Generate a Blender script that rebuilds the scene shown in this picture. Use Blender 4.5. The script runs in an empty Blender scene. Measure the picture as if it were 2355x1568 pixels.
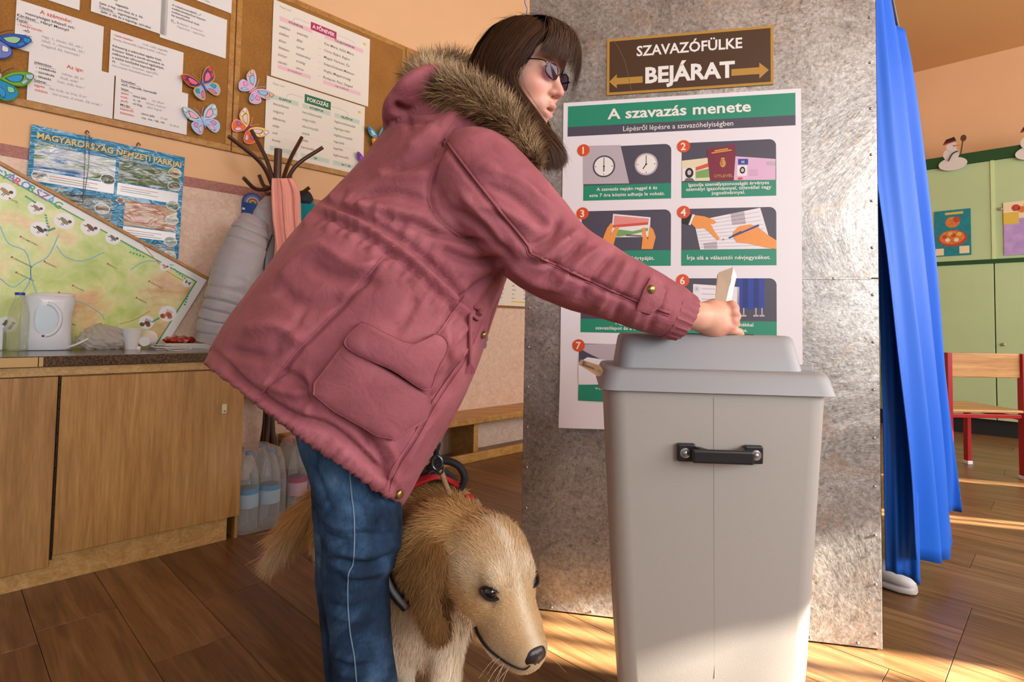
import bpy, bmesh, math, random
import numpy as np
from mathutils import Vector, Matrix
from mathutils.bvhtree import BVHTree
from mathutils.kdtree import KDTree

sc = bpy.context.scene
col = sc.collection
PI = math.pi
rng = np.random.default_rng(7)
random.seed(7)

# ------------------------------------------------------------------ camera
FPX, CX, CY, EYE = 1310.0, 1177.5, 689.0, 0.9        # focal length in pixels of the 2355 x 1568 frame, eye height
PITCH, ROLL = math.radians(2.5), math.radians(0.975)
cd = bpy.data.cameras.new('camera')
cam = bpy.data.objects.new('camera', cd)
col.objects.link(cam)
cd.sensor_fit = 'HORIZONTAL'
cd.sensor_width = 36.0
cd.lens = FPX / 2355.0 * 36.0
cd.shift_y = -(784.0 - CY) / 2355.0
cd.clip_start = 0.02
CAMR = Matrix.Rotation(PI / 2 + PITCH, 3, 'X') @ Matrix.Rotation(ROLL, 3, 'Z')
cam.matrix_world = Matrix.Translation((0, 0, EYE)) @ CAMR.to_4x4()
sc.camera = cam

# ------------------------------------------------------------------ world, sun, window light, exposure
TH = math.radians(45.5)
U = np.array([math.cos(TH), math.sin(TH), 0.0])      # along the wall with the cork boards
N = np.array([-math.sin(TH), math.cos(TH), 0.0])     # towards that wall
ZV = np.array([0, 0, 1.0])
def room(s, t, z=0.0):
    return U * s + N * t + ZV * z
WALL_T, BACK_S, CEIL_Z, WIN_T, END_S = 3.1, 6.95, 3.55, -3.3, -3.0

wd = bpy.data.worlds.new('world'); sc.world = wd; wd.use_nodes = True
bg = wd.node_tree.nodes['Background']
bg.inputs[0].default_value = (0.92, 0.96, 1.0, 1)
bg.inputs[1].default_value = 0.45
sl = bpy.data.lights.new('sun', 'SUN'); sl.energy = 75.0; sl.angle = math.radians(0.7); sl.color = (1.0, 0.9, 0.76)
so = bpy.data.objects.new('sun', sl); col.objects.link(so)
SUN_D = np.array([-0.95, 0.30, -0.40]); SUN_D /= np.linalg.norm(SUN_D)
so.rotation_euler = Vector(SUN_D).to_track_quat('-Z', 'Y').to_euler()
WINDOWS = [(-1.6, 0.1), (0.7, 2.4), (3.0, 4.7), (5.2, 6.7)]
WIN_Z0, WIN_Z1 = 0.95, 2.95
for s0, s1 in WINDOWS:
    al = bpy.data.lights.new('window_daylight', 'AREA'); al.shape = 'RECTANGLE'
    al.size = s1 - s0; al.size_y = WIN_Z1 - WIN_Z0; al.energy = 76.0; al.color = (0.95, 0.975, 1.0)
    ao = bpy.data.objects.new('window_daylight', al); col.objects.link(ao)
    ao.location = room((s0 + s1) / 2, WIN_T + 0.14, (WIN_Z0 + WIN_Z1) / 2)
    ao.rotation_euler = Vector(N).to_track_quat('-Z', 'Z').to_euler()
vs = sc.view_settings
vs.view_transform = 'Standard'; vs.look = 'None'; vs.exposure = 0.30; vs.gamma = 1.0; vs.use_curve_mapping = False
sc.cycles.max_bounces = 7
sc.cycles.transparent_max_bounces = 12
sc.cycles.caustics_reflective = False
sc.cycles.caustics_refractive = False

# ------------------------------------------------------------------ helpers: measuring
NR = np.array(CAMR)
CAMP = np.array([0, 0, EYE])
def ray(px, py):
    return NR @ np.array([(px - CX) / FPX, -(py - CY) / FPX, -1.0])
def P(px, py, Y):                                    # point of the place seen at a pixel, at distance Y along the view
    d = ray(px, py); return CAMP + d * (Y / d[1])
def PZ(px, py, z=0.0):
    d = ray(px, py); return CAMP + d * ((z - EYE) / d[2])
def PP(px, py, n, k):
    d = ray(px, py); n = np.asarray(n, float); return CAMP + d * ((k - n @ CAMP) / (n @ d))
def proj(v):
    c = (np.asarray(v, float) - CAMP) @ NR
    return np.stack([CX + FPX * c[..., 0] / -c[..., 2], CY - FPX * c[..., 1] / -c[..., 2]], -1)
def wall_sz(px, py, t=WALL_T):
    p = PP(px, py, N, t); return float(U @ p), float(p[2])
def V(p): return Vector((float(p[0]), float(p[1]), float(p[2])))
def nrm(v):
    v = np.asarray(v, float); return v / (np.linalg.norm(v) + 1e-12)

# ------------------------------------------------------------------ helpers: materials
def lin(h):
    if isinstance(h, (tuple, list)): return tuple(h)[:3] + (1.0,)
    h = h.lstrip('#')
    out = []
    for i in (0, 2, 4):
        c = int(h[i:i + 2], 16) / 255.0
        out.append(c / 12.92 if c <= 0.04045 else ((c + 0.055) / 1.055) ** 2.4)
    return tuple(out) + (1.0,)
_mats = {}
class NT:
    def __init__(self, m):
        self.t = m.node_tree; self.n = self.t.nodes; self.b = self.n['Principled BSDF']
    def add(self, typ, **kw):
        nd = self.n.new(typ)
        for k, v in kw.items(): setattr(nd, k, v)
        return nd
    def link(self, a, b): self.t.links.new(a, b)
    def coord(self, scale=(1, 1, 1), rot=(0, 0, 0), which='Object'):
        tc = self.add('ShaderNodeTexCoord'); mp = self.add('ShaderNodeMapping')
        mp.inputs['Scale'].default_value = scale; mp.inputs['Rotation'].default_value = rot
        self.link(tc.outputs[which], mp.inputs[0]); return mp.outputs[0]
    def noise(self, vec, scale, detail=4, rough=0.55, dist=0.0):
        nd = self.add('ShaderNodeTexNoise'); nd.inputs['Scale'].default_value = scale; nd.inputs['Detail'].default_value = detail
        nd.inputs['Roughness'].default_value = rough; nd.inputs['Distortion'].default_value = dist
        self.link(vec, nd.inputs['Vector']); return nd.outputs[0]
    def ramp(self, fac, stops):
        r = self.add('ShaderNodeValToRGB'); e = r.color_ramp.elements
        while len(e) < len(stops): e.new(0.5)
        for el, (p, c) in zip(e, stops): el.position = p; el.color = lin(c)
        self.link(fac, r.inputs[0]); return r.outputs[0]
    def mix(self, fac, a, b, mode='MIX'):
        mx = self.add('ShaderNodeMix', data_type='RGBA', blend_type=mode)
        if isinstance(fac, float): mx.inputs[0].default_value = fac
        else: self.link(fac, mx.inputs[0])
        for s, v in ((6, a), (7, b)):
            if isinstance(v, (str, tuple)): mx.inputs[s].default_value = lin(v)
            else: self.link(v, mx.inputs[s])
        return mx.outputs[2]
    def bump(self, h, strength=0.2, dist=0.002):
        b = self.add('ShaderNodeBump'); b.inputs['Strength'].default_value = strength; b.inputs['Distance'].default_value = dist
        self.link(h, b.inputs['Height']); self.link(b.outputs[0], self.b.inputs['Normal'])
def M(name, color='#888888', rough=0.6, metal=0.0, spec=0.5, var=0.0, vscale=8.0, bump=0.0, bscale=200.0, bdist=0.001, coat=0.0, sheen=0.0, alpha=1.0, trans=0.0):
    if name in _mats: return _mats[name]
    m = bpy.data.materials.new(name); m.use_nodes = True; t = NT(m); b = t.b
    b.inputs['Base Color'].default_value = lin(color)
    b.inputs['Roughness'].default_value = rough; b.inputs['Metallic'].default_value = metal
    b.inputs['Specular IOR Level'].default_value = spec
    if coat: b.inputs['Coat Weight'].default_value = coat; b.inputs['Coat Roughness'].default_value = 0.08
    if sheen: b.inputs['Sheen Weight'].default_value = sheen; b.inputs['Sheen Roughness'].default_value = 0.4
    if trans: b.inputs['Transmission Weight'].default_value = trans
    if alpha < 1: b.inputs['Alpha'].default_value = alpha
    if var or bump:
        vec = t.coord()
        if var:
            c = lin(color); f = t.noise(vec, vscale)
            dk = tuple(max(0, x * (1 - var)) for x in c[:3]) + (1,); lt = tuple(min(1, x * (1 + var)) for x in c[:3]) + (1,)
            o = t.ramp(f, [(0.3, dk), (0.7, lt)]); t.link(o, b.inputs['Base Color'])
        if bump: t.bump(t.noise(vec, bscale, 3), bump, bdist)
    _mats[name] = m
    return m
def custom(name, fn):
    if name in _mats: return _mats[name]
    m = bpy.data.materials.new(name); m.use_nodes = True; fn(NT(m)); _mats[name] = m
    return m
def MV(name, rough=0.6, spec=0.3, attr='Col', sheen=0.0, bump=0.0, bscale=300, sss=0.0, trans=0.0):
    def fn(t):
        a = t.add('ShaderNodeVertexColor', layer_name=attr); t.link(a.outputs[0], t.b.inputs['Base Color'])
        t.b.inputs['Roughness'].default_value = rough; t.b.inputs['Specular IOR Level'].default_value = spec
        if sheen: t.b.inputs['Sheen Weight'].default_value = sheen
        if sss:
            t.b.inputs['Subsurface Weight'].default_value = sss; t.b.inputs['Subsurface Radius'].default_value = (0.01, 0.004, 0.002); t.b.inputs['Subsurface Scale'].default_value = 0.5
        if bump: t.bump(t.noise(t.coord(), bscale, 3), bump, 0.001)
    return custom(name, fn)

# ------------------------------------------------------------------ helpers: objects
def link(o, parent=None, label=None, cat=None, group=None, kind=None):
    col.objects.link(o)
    if parent is not None: o.parent = parent
    if label: o['label'] = label
    if cat: o['category'] = cat
    if group: o['group'] = group
    if kind: o['kind'] = kind
    return o
def thing(name, label, cat, loc=(0, 0, 0), group=None, mtx=None):
    o = bpy.data.objects.new(name, None); o.empty_display_size = 0.05
    if mtx is not None: o.matrix_world = mtx
    else: o.location = V(loc)
    return link(o, None, label, cat, group)
def mesh_data(name, v, f, mat, smooth=False, cols=None):
    me = bpy.data.meshes.new(name)
    if isinstance(f, np.ndarray):
        v = np.asarray(v, np.float32); k = f.shape[1]
        me.vertices.add(len(v)); me.vertices.foreach_set('co', v.ravel())
        me.loops.add(f.size); me.loops.foreach_set('vertex_index', f.astype(np.int32).ravel())
        me.polygons.add(len(f)); me.polygons.foreach_set('loop_start', np.arange(0, f.size, k, dtype=np.int32))
        me.update(calc_edges=True)
    else:
        me.from_pydata([tuple(map(float, q)) for q in v], [], [list(map(int, q)) for q in f])
    if mat is not None: me.materials.append(mat)
    if smooth: me.polygons.foreach_set('use_smooth', [True] * len(me.polygons))
    if cols is not None:
        a = me.color_attributes.new('Col', 'FLOAT_COLOR', 'POINT')
        c = np.ones((len(v), 4), np.float32); c[:, :3] = cols
        a.data.foreach_set('color', c.ravel())
    me.update()
    if smooth and len(me.polygons) < 3000: me.set_sharp_from_angle(angle=math.radians(50))
    return me
def obj(name, v, f, mat, parent=None, smooth=False, cols=None, world=True, **kw):
    o = bpy.data.objects.new(name, mesh_data(name, v, f, mat, smooth, cols))
    link(o, parent, **kw)
    if parent is not None and world:                 # vertices were given in place coordinates
        o.matrix_parent_inverse = pw(parent).inverted()
    return o
def pw(o):
    m = o.matrix_basis.copy(); q = o
    while q.parent is not None:
        m = q.parent.matrix_basis @ q.matrix_parent_inverse @ m; q = q.parent
    return m
class MB:
    """collects shapes into one mesh"""
    def __init__(self): self.v = []; self.f = []
    def add(self, v, f):
        b = len(self.v); self.v += [tuple(map(float, q)) for q in v]; self.f += [[b + i for i in q] for q in f]; return self
    def box(self, c, half, ax=None, bev=0.0):
        c = np.asarray(c, float)
        A = np.eye(3) if ax is None else np.array([nrm(a) for a in ax])
        h = np.asarray(half, float)
        if bev <= 0:
            pts = [c + A.T @ (h * np.array([x, y, z])) for x in (-1, 1) for y in (-1, 1) for z in (-1, 1)]
            return self.add(pts, [(0, 1, 3, 2), (4, 6, 7, 5), (0, 4, 5, 1), (2, 3, 7, 6), (0, 2, 6, 4), (1, 5, 7, 3)])
        bm = bmesh.new(); bmesh.ops.create_cube(bm, size=2.0)
        for q in bm.verts: q.co = Vector(h * np.array(q.co))
        bmesh.ops.bevel(bm, geom=list(bm.edges), offset=min(bev, h.min() * 0.95), segments=2, profile=0.5, affect='EDGES')
        bm.verts.index_update()
        self.add([c + A.T @ np.array(q.co) for q in bm.verts], [[w.index for w in g.verts] for g in bm.faces]); bm.free()
        return self
    def tube(self, pts, r, n=8, caps=True, flat=None):
        v, f = tube(pts, r, n, caps, flat); return self.add(v, f)
    def lathe(self, prof, c, n=24, axis=(0, 0, 1)):
        ax = nrm(axis); a = nrm(np.cross(ax, [0.3, 0.9, 0.2])) if abs(ax[2]) < 0.95 else np.array([1.0, 0, 0])
        a = nrm(a - ax * (a @ ax)); b = np.cross(ax, a); c = np.asarray(c, float)
        vs_, fs = [], []
        for (r, h) in prof:
            for i in range(n):
                t = 2 * PI * i / n
                vs_.append(c + ax * h + (a * math.cos(t) + b * math.sin(t)) * r)
        for k in range(len(prof) - 1):
            for i in range(n):
                j = (i + 1) % n
                fs.append((k * n + i, k * n + j, (k + 1) * n + j, (k + 1) * n + i))
        fs.append(tuple(range(n))[::-1]); fs.append(tuple((len(prof) - 1) * n + i for i in range(n)))
        return self.add(vs_, fs)
    def prism(self, poly, depth):                    # poly: 3-D outline, depth: vector
        p = [np.asarray(q, float) for q in poly]; k = len(p); d = np.asarray(depth, float)
        return self.add(p + [q + d for q in p], [tuple(range(k))[::-1], tuple(range(k, 2 * k))] + [(i, (i + 1) % k, k + (i + 1) % k, k + i) for i in range(k)])
    def build(self, name, mat, parent=None, smooth=False, world=True, **kw):
        return obj(name, self.v, self.f, mat, parent, smooth, world=world, **kw)
def spline(pts, n):
    """Catmull-Rom through rows of any width"""
    p = np.asarray(pts, float)
    if len(p) == 2: return p[0] + (p[1] - p[0]) * np.linspace(0, 1, n)[:, None]
    q = np.vstack([2 * p[0] - p[1], p, 2 * p[-1] - p[-2]])
    t = np.linspace(0, len(p) - 1 - 1e-9, n); i = t.astype(int); w = (t - i)[:, None]
    a, b, c, d = q[i], q[i + 1], q[i + 2], q[i + 3]
    return 0.5 * (2 * b + (c - a) * w + (2 * a - 5 * b + 4 * c - d) * w ** 2 + (3 * b - a - 3 * c + d) * w ** 3)
def tube(pts, r, n=8, caps=True, flat=None):
    p = np.asarray(pts, float); k = len(p)
    rr = np.full(k, r, float) if np.isscalar(r) else np.asarray(r, float)
    tg = np.gradient(p, axis=0); tg /= np.linalg.norm(tg, axis=1)[:, None] + 1e-12
    ref = np.array([0, 0, 1.0]) if abs(tg[0][2]) < 0.9 else np.array([1.0, 0, 0])
    a = nrm(ref - tg[0] * (ref @ tg[0])); v = []
    for i in range(k):
        a = nrm(a - tg[i] * (a @ tg[i])); b = np.cross(tg[i], a)
        fa = 1.0 if flat is None else flat
        for j in range(n):
            t = 2 * PI * j / n
            v.append(p[i] + rr[i] * (a * math.cos(t) * fa + b * math.sin(t)))
    f = [(i * n + j, i * n + (j + 1) % n, (i + 1) * n + (j + 1) % n, (i + 1) * n + j) for i in range(k - 1) for j in range(n)]
    if caps: f += [tuple(range(n))[::-1], tuple((k - 1) * n + j for j in range(n))]
    return v, f
def tubeobj(name, pts, r, mat, parent=None, n=8, sub=0, flat=None, **kw):
    if sub: 
        pts = np.asarray(pts, float)
        if not np.isscalar(r): r = spline(np.asarray(r, float)[:, None], sub)[:, 0]
        pts = spline(pts, sub)
    v, f = tube(pts, r, n, True, flat)
    return obj(name, v, f, mat, parent, True, **kw)

# ------------------------------------------------------------------ helpers: flat print
_tc = {}
def text2d(body, bold=0.0):
    key = (body, bold)
    if key in _tc: return _tc[key]
    cu = bpy.data.curves.new('lettering', 'FONT'); cu.body = body; cu.size = 1.0; cu.resolution_u = 2; cu.offset = bold; cu.fill_mode = 'FRONT'
    ob = bpy.data.objects.new('lettering', cu); col.objects.link(ob)
    me = ob.to_mesh()
    v = np.array([q.co[:2] for q in me.vertices]).reshape(-1, 2); f = [list(q.vertices) for q in me.polygons]
    ob.to_mesh_clear(); bpy.data.objects.remove(ob); bpy.data.curves.remove(cu)
    if len(v): v = v - [v[:, 0].min(), 0]
    _tc[key] = (v, f)
    return v, f
class Sheet:
    """flat print on a sheet: x to the right, y DOWN from the top left corner, in metres; layers lie 0.25 mm apart"""
    def __init__(self, o, ex, ey, parent, warp=None):
        self.o, self.ex, self.ey = np.asarray(o, float), nrm(ex), nrm(ey)
        self.ez = np.cross(self.ex, self.ey); self.parent = parent; self.items = []; self.warp = warp
    def pt(self, x, y, l=0.0):
        w = self.warp(x, y) if self.warp else 0.0
        return self.o + self.ex * x - self.ey * y + self.ez * (l * 0.00025 + w)
    def _mb(self, name, mat):
        mb = MB(); self.items.append((name, mb, mat)); return mb
    def poly(self, name, mat, pts, l=1, mb=None):
        mb = mb or self._mb(name, mat)
        mb.add([self.pt(x, y, l) for x, y in pts], [tuple(range(len(pts)))[::-1]]); return self
    def rect(self, name, mat, x0, y0, x1, y1, l=1, r=0.0, nx=1):
        if r:
            pts = []
            for cx, cy, a0 in ((x1 - r, y0 + r, -90), (x1 - r, y1 - r, 0), (x0 + r, y1 - r, 90), (x0 + r, y0 + r, 180)):
                for k in range(5):
                    a = math.radians(a0 + k * 22.5); pts.append((cx + r * math.cos(a), cy + r * math.sin(a)))
            return self.poly(name, mat, pts, l)
        xs = [x0 + (x1 - x0) * i / nx for i in range(nx + 1)]
        self._mb(name, mat).add([self.pt(x, y, l) for y in (y0, y1) for x in xs], [(i, nx + 1 + i, nx + 2 + i, i + 1) for i in range(nx)])
        return self
    def disc(self, name, mat, cx, cy, r, l=1, n=24, ry=None, rot=0.0):
        ry = ry or r; c, s = math.cos(rot), math.sin(rot)
        pts = []
        for i in range(n):
            t = 2 * PI * i / n; a, b = r * math.cos(t), ry * math.sin(t)
            pts.append((cx + a * c - b * s, cy + a * s + b * c))
        return self.poly(name, mat, pts, l)
    def line(self, name, mat, pts, w, l=1):
        p = np.asarray(pts, float); t = np.gradient(p, axis=0); t /= np.linalg.norm(t, axis=1)[:, None] + 1e-12
        q = np.stack([-t[:, 1], t[:, 0]], 1) * w / 2
        k = len(p)
        self._mb(name, mat).add([self.pt(a[0], a[1], l) for a in np.vstack([p - q, p + q])], [(i, k + i, k + i + 1, i + 1) for i in range(k - 1)])
        return self
    def text(self, name, mat, body, x, y, h, width=None, align='L', l=2, bold=0.012, slant=0.0, rot=0.0):
        """h: height of a capital; y: baseline; width squeezes the line to that width"""
        v, f = text2d(body, bold)
        if not len(v): return self
        k = h / 0.73; v = v * k
        w = v[:, 0].max()
        if width: v = v * [width / w, 1]; w = width
        v = v + np.stack([v[:, 1] * slant, v[:, 1] * 0], 1)
        ox = {'L': 0, 'C': -w / 2, 'R': -w}[align]
        c, s = math.cos(rot), math.sin(rot)
        mb = self._mb(name, mat)
        mb.add([self.pt(x + (a + ox) * c + b * s, y - b * c + (a + ox) * s, l) for a, b in v], f)
        return self
    def done(self):
        for name, mb, mat in self.items: mb.build(name, mat, self.parent)

# ------------------------------------------------------------------ helpers: organic surfaces
def sm(a, b, k):
    h = np.clip(0.5 + 0.5 * (b - a) / k, 0, 1); return b + (a - b) * h - k * h * (1 - h)
def smax(a, b, k): return -sm(-a, -b, k)
def sd_ell(p, c, r, ax=None):
    q = p - np.asarray(c, np.float32)
    if ax is not None: q = q @ np.asarray(ax, np.float32).T
    r = np.asarray(r, np.float32); k0 = np.linalg.norm(q / r, axis=-1); k1 = np.linalg.norm(q / r ** 2, axis=-1)
    return k0 * (k0 - 1) / (k1 + 1e-9)
def sd_cone(p, a, b, ra, rb):
    a = np.asarray(a, np.float32); b = np.asarray(b, np.float32); ba = b - a
    t = np.clip((p - a) @ ba / (ba @ ba + 1e-12), 0, 1)
    return np.linalg.norm(p - a - t[..., None] * ba, axis=-1) - (ra + (rb - ra) * t)
def sd_chain(p, pts, rs, k=0.0):
    d = None
    for i in range(len(pts) - 1):
        e = sd_cone(p, pts[i], pts[i + 1], rs[i], rs[i + 1])
        d = e if d is None else (sm(d, e, k) if k else np.minimum(d, e))
    return d
def surface(fn, lo, hi, h):
    """surface nets of fn(points) = 0 in the box lo..hi"""
    lo = np.asarray(lo, float); n = np.maximum(2, np.ceil((np.asarray(hi) - lo) / h).astype(int) + 1)
    ax = [lo[i] + h * np.arange(n[i]) for i in range(3)]
    D = np.empty(n, np.float32)
    g = np.stack(np.meshgrid(ax[1], ax[2], indexing='ij'), -1)
    for i in range(0, n[0], 8):
        xs = ax[0][i:i + 8]
        pts = np.empty((len(xs), n[1], n[2], 3), np.float32)
        pts[..., 0] = xs[:, None, None]; pts[..., 1:] = g
        D[i:i + 8] = fn(pts)
    s = D < 0
    c = [s[i:n[0] - 1 + i, j:n[1] - 1 + j, k:n[2] - 1 + k] for i in (0, 1) for j in (0, 1) for k in (0, 1)]
    cnt = sum(x.astype(np.int8) for x in c)
    act = (cnt > 0) & (cnt < 8)
    ii = np.argwhere(act); idx = -np.ones(act.shape, np.int32); idx[act] = np.arange(len(ii))
    acc = np.zeros((len(ii), 3)); w = np.zeros(len(ii))
    cor = [np.array(q) for q in ((0, 0, 0), (0, 0, 1), (0, 1, 0), (0, 1, 1), (1, 0, 0), (1, 0, 1), (1, 1, 0), (1, 1, 1))]
    dv = [D[ii[:, 0] + q[0], ii[:, 1] + q[1], ii[:, 2] + q[2]] for q in cor]
    for a in range(8):
        for b in range(a + 1, 8):
            if np.abs(cor[a] - cor[b]).sum() != 1: continue
            m = (dv[a] < 0) != (dv[b] < 0)
            t = dv[a][m] / (dv[a][m] - dv[b][m])
            acc[m] += cor[a] + t[:, None] * (cor[b] - cor[a]); w[m] += 1
    verts = lo + h * (ii + acc / w[:, None])
    quads = []
    for axn in range(3):
        o1, o2 = [(1, 2), (2, 0), (0, 1)][axn]
        sl0 = [slice(1, -1)] * 3; sl1 = [slice(1, -1)] * 3
        sl0[axn] = slice(0, -1); sl1[axn] = slice(1, None)
        e = s[tuple(sl0)] != s[tuple(sl1)]
        q = np.argwhere(e); off = np.array([1, 1, 1]); off[axn] = 0; q = q + off
        flip = s[q[:, 0], q[:, 1], q[:, 2]]
        d1 = np.zeros(3, int); d1[o1] = 1; d2 = np.zeros(3, int); d2[o2] = 1
        g4 = [idx[tuple((q + o).T)] for o in (-d1 - d2, -d2, 0 * d1, -d1)]
        f = np.stack(g4, 1); f = np.where(flip[:, None], f, f[:, ::-1])
        f = f[(f >= 0).all(1)]; quads.append(f)
    return verts, np.vstack(quads).astype(np.int32)
def vnormals(v, f):
    n = np.zeros_like(v); a = np.cross(v[f[:, 2]] - v[f[:, 0]], v[f[:, 3 % f.shape[1]]] - v[f[:, 1]] if f.shape[1] == 4 else v[f[:, 1]] - v[f[:, 0]])
    if f.shape[1] == 3: a = np.cross(v[f[:, 1]] - v[f[:, 0]], v[f[:, 2]] - v[f[:, 0]])
    for k in range(f.shape[1]): np.add.at(n, f[:, k], a)
    return n / (np.linalg.norm(n, axis=1)[:, None] + 1e-12)
def vsmooth(v, f, it=2, lam=0.5):
    e = np.vstack([f[:, [i, (i + 1) % f.shape[1]]] for i in range(f.shape[1])])
    e = np.vstack([e, e[:, ::-1]]); deg = np.bincount(e[:, 0], minlength=len(v)).astype(float)[:, None] + 1e-9
    for _ in range(it):
        a = np.stack([np.bincount(e[:, 0], weights=v[e[:, 1], k], minlength=len(v)) for k in range(3)], 1) / deg
        v = v + lam * (a - v)
    return v
def strokes(v, n, lst, only_front=True):
    """press or raise folds on a surface: lst of (pixel polyline, width in pixels, height in metres); returns moved vertices"""
    uv = proj(v); face = ((CAMP - v) * n).sum(1) > 0 if only_front else np.ones(len(v), bool)
    tot = np.zeros(len(v))
    for pl, w, h in lst:
        pl = spline(pl, max(2, 6 * (len(pl) - 1) + 1)) if len(pl) > 2 else np.asarray(pl, float)
        L = np.concatenate([[0], np.cumsum(np.linalg.norm(np.diff(pl, axis=0), axis=1))])
        m = face & (uv[:, 0] > pl[:, 0].min() - 4 * w) & (uv[:, 0] < pl[:, 0].max() + 4 * w) & (uv[:, 1] > pl[:, 1].min() - 4 * w) & (uv[:, 1] < pl[:, 1].max() + 4 * w)
        q = uv[m]; best = np.full(len(q), 1e9); bt = np.zeros(len(q))
        for i in range(len(pl) - 1):
            a, b = pl[i], pl[i + 1]; ab = b - a
            t = np.clip(((q - a) @ ab) / (ab @ ab + 1e-9), 0, 1); d = np.linalg.norm(q - a - t[:, None] * ab, axis=1)
            k = d < best; best[k] = d[k]; bt[k] = (L[i] + t[k] * (L[i + 1] - L[i])) / L[-1]
        tot[m] += h * np.exp(-(best / w) ** 2) * np.clip(np.minimum(bt, 1 - bt) * 6 + 0.25, 0, 1)
    return v + n * tot[:, None]
def bvh(v, f): return BVHTree.FromPolygons([tuple(map(float, q)) for q in v], [tuple(map(int, q)) for q in f])
def onto(tree, px, py, off=0.0):
    """point of a surface seen at a pixel, lifted by off along the normal"""
    d = ray(px, py); h = tree.ray_cast(V(CAMP), V(nrm(d)))
    if h[0] is None: return None, None
    n = np.array(h[1]); n = n if n @ d < 0 else -n
    return np.array(h[0]) + n * off, n
def path_on(tree, pl, off=0.0, n=24):
    out = []
    for x, y in spline(pl, n):
        p, _ = onto(tree, x, y, off)
        if p is not None: out.append(p)
    return np.array(out)
def vnoise(p, scale, seed=0):
    """cheap smooth noise, about -1..1"""
    r = np.random.default_rng(seed); o = np.zeros(len(p))
    for k in range(7):
        w = r.normal(size=3) * scale * (0.6 + 0.35 * k); o += np.sin(p @ w + r.uniform(0, 6.28)) / (1 + 0.35 * k)
    return o / 3.0
def strands(root, d0, nr, length, width, cols, droop=0.0, segs=3, curl=0.15, seed=1, tipcols=None, grav=(0, 0, -1.0)):
    """thin tapering ribbons, arrays of equal length; d0 start direction, nr the surface normal (ribbons lie flat on it)"""
    r = np.random.default_rng(seed); k = len(root)
    d = d0 / (np.linalg.norm(d0, axis=1)[:, None] + 1e-9); g = np.asarray(grav, float)
    side = np.cross(d, nr); side /= np.linalg.norm(side, axis=1)[:, None] + 1e-9
    length = np.broadcast_to(np.asarray(length, float), (k,)); width = np.broadcast_to(np.asarray(width, float), (k,))
    bend = r.normal(0, curl, (k, 1)) * side
    P_, V_, C_ = root.copy(), [], []
    tip = cols if tipcols is None else tipcols
    for s in range(segs):
        t = s / segs; w = (width * (1 - 0.75 * t))[:, None] * 0.5
        V_ += [P_ - side * w, P_ + side * w]; cc = cols * (1 - t) + tip * t; C_ += [cc, cc]
        d = d + bend / segs + g * droop / segs; d /= np.linalg.norm(d, axis=1)[:, None] + 1e-9
        P_ = P_ + d * (length / segs)[:, None]
    V_.append(P_); C_.append(tip)
    m = 2 * segs + 1
    v = np.stack(V_, 1).reshape(-1, 3); c = np.stack(C_, 1).reshape(-1, 3)
    b = np.arange(k)[:, None] * m; tri = []
    for s in range(segs - 1):
        a = 2 * s
        tri += [b + [a, a + 1, a + 3], b + [a, a + 3, a + 2]]
    tri += [b + [2 * segs - 2, 2 * segs - 1, 2 * segs]]
    return v, np.vstack(tri).astype(np.int32), c
def scatter(v, f, k, seed=0, weight=None):
    r = np.random.default_rng(seed)
    t = np.vstack([f[:, [0, 1, 2]], f[:, [0, 2, 3]]]) if f.shape[1] == 4 else f
    ar = np.linalg.norm(np.cross(v[t[:, 1]] - v[t[:, 0]], v[t[:, 2]] - v[t[:, 0]]), axis=1)
    if weight is not None: ar = ar * weight[t].mean(1)
    i = r.choice(len(t), k, p=ar / ar.sum()); a = r.random((k, 2)); m = a.sum(1) > 1; a[m] = 1 - a[m]
    q = t[i]; w = np.stack([1 - a.sum(1), a[:, 0], a[:, 1]], 1)
    return q, w
def bary(arr, q, w): return (arr[q] * w[..., None]).sum(1)

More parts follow.
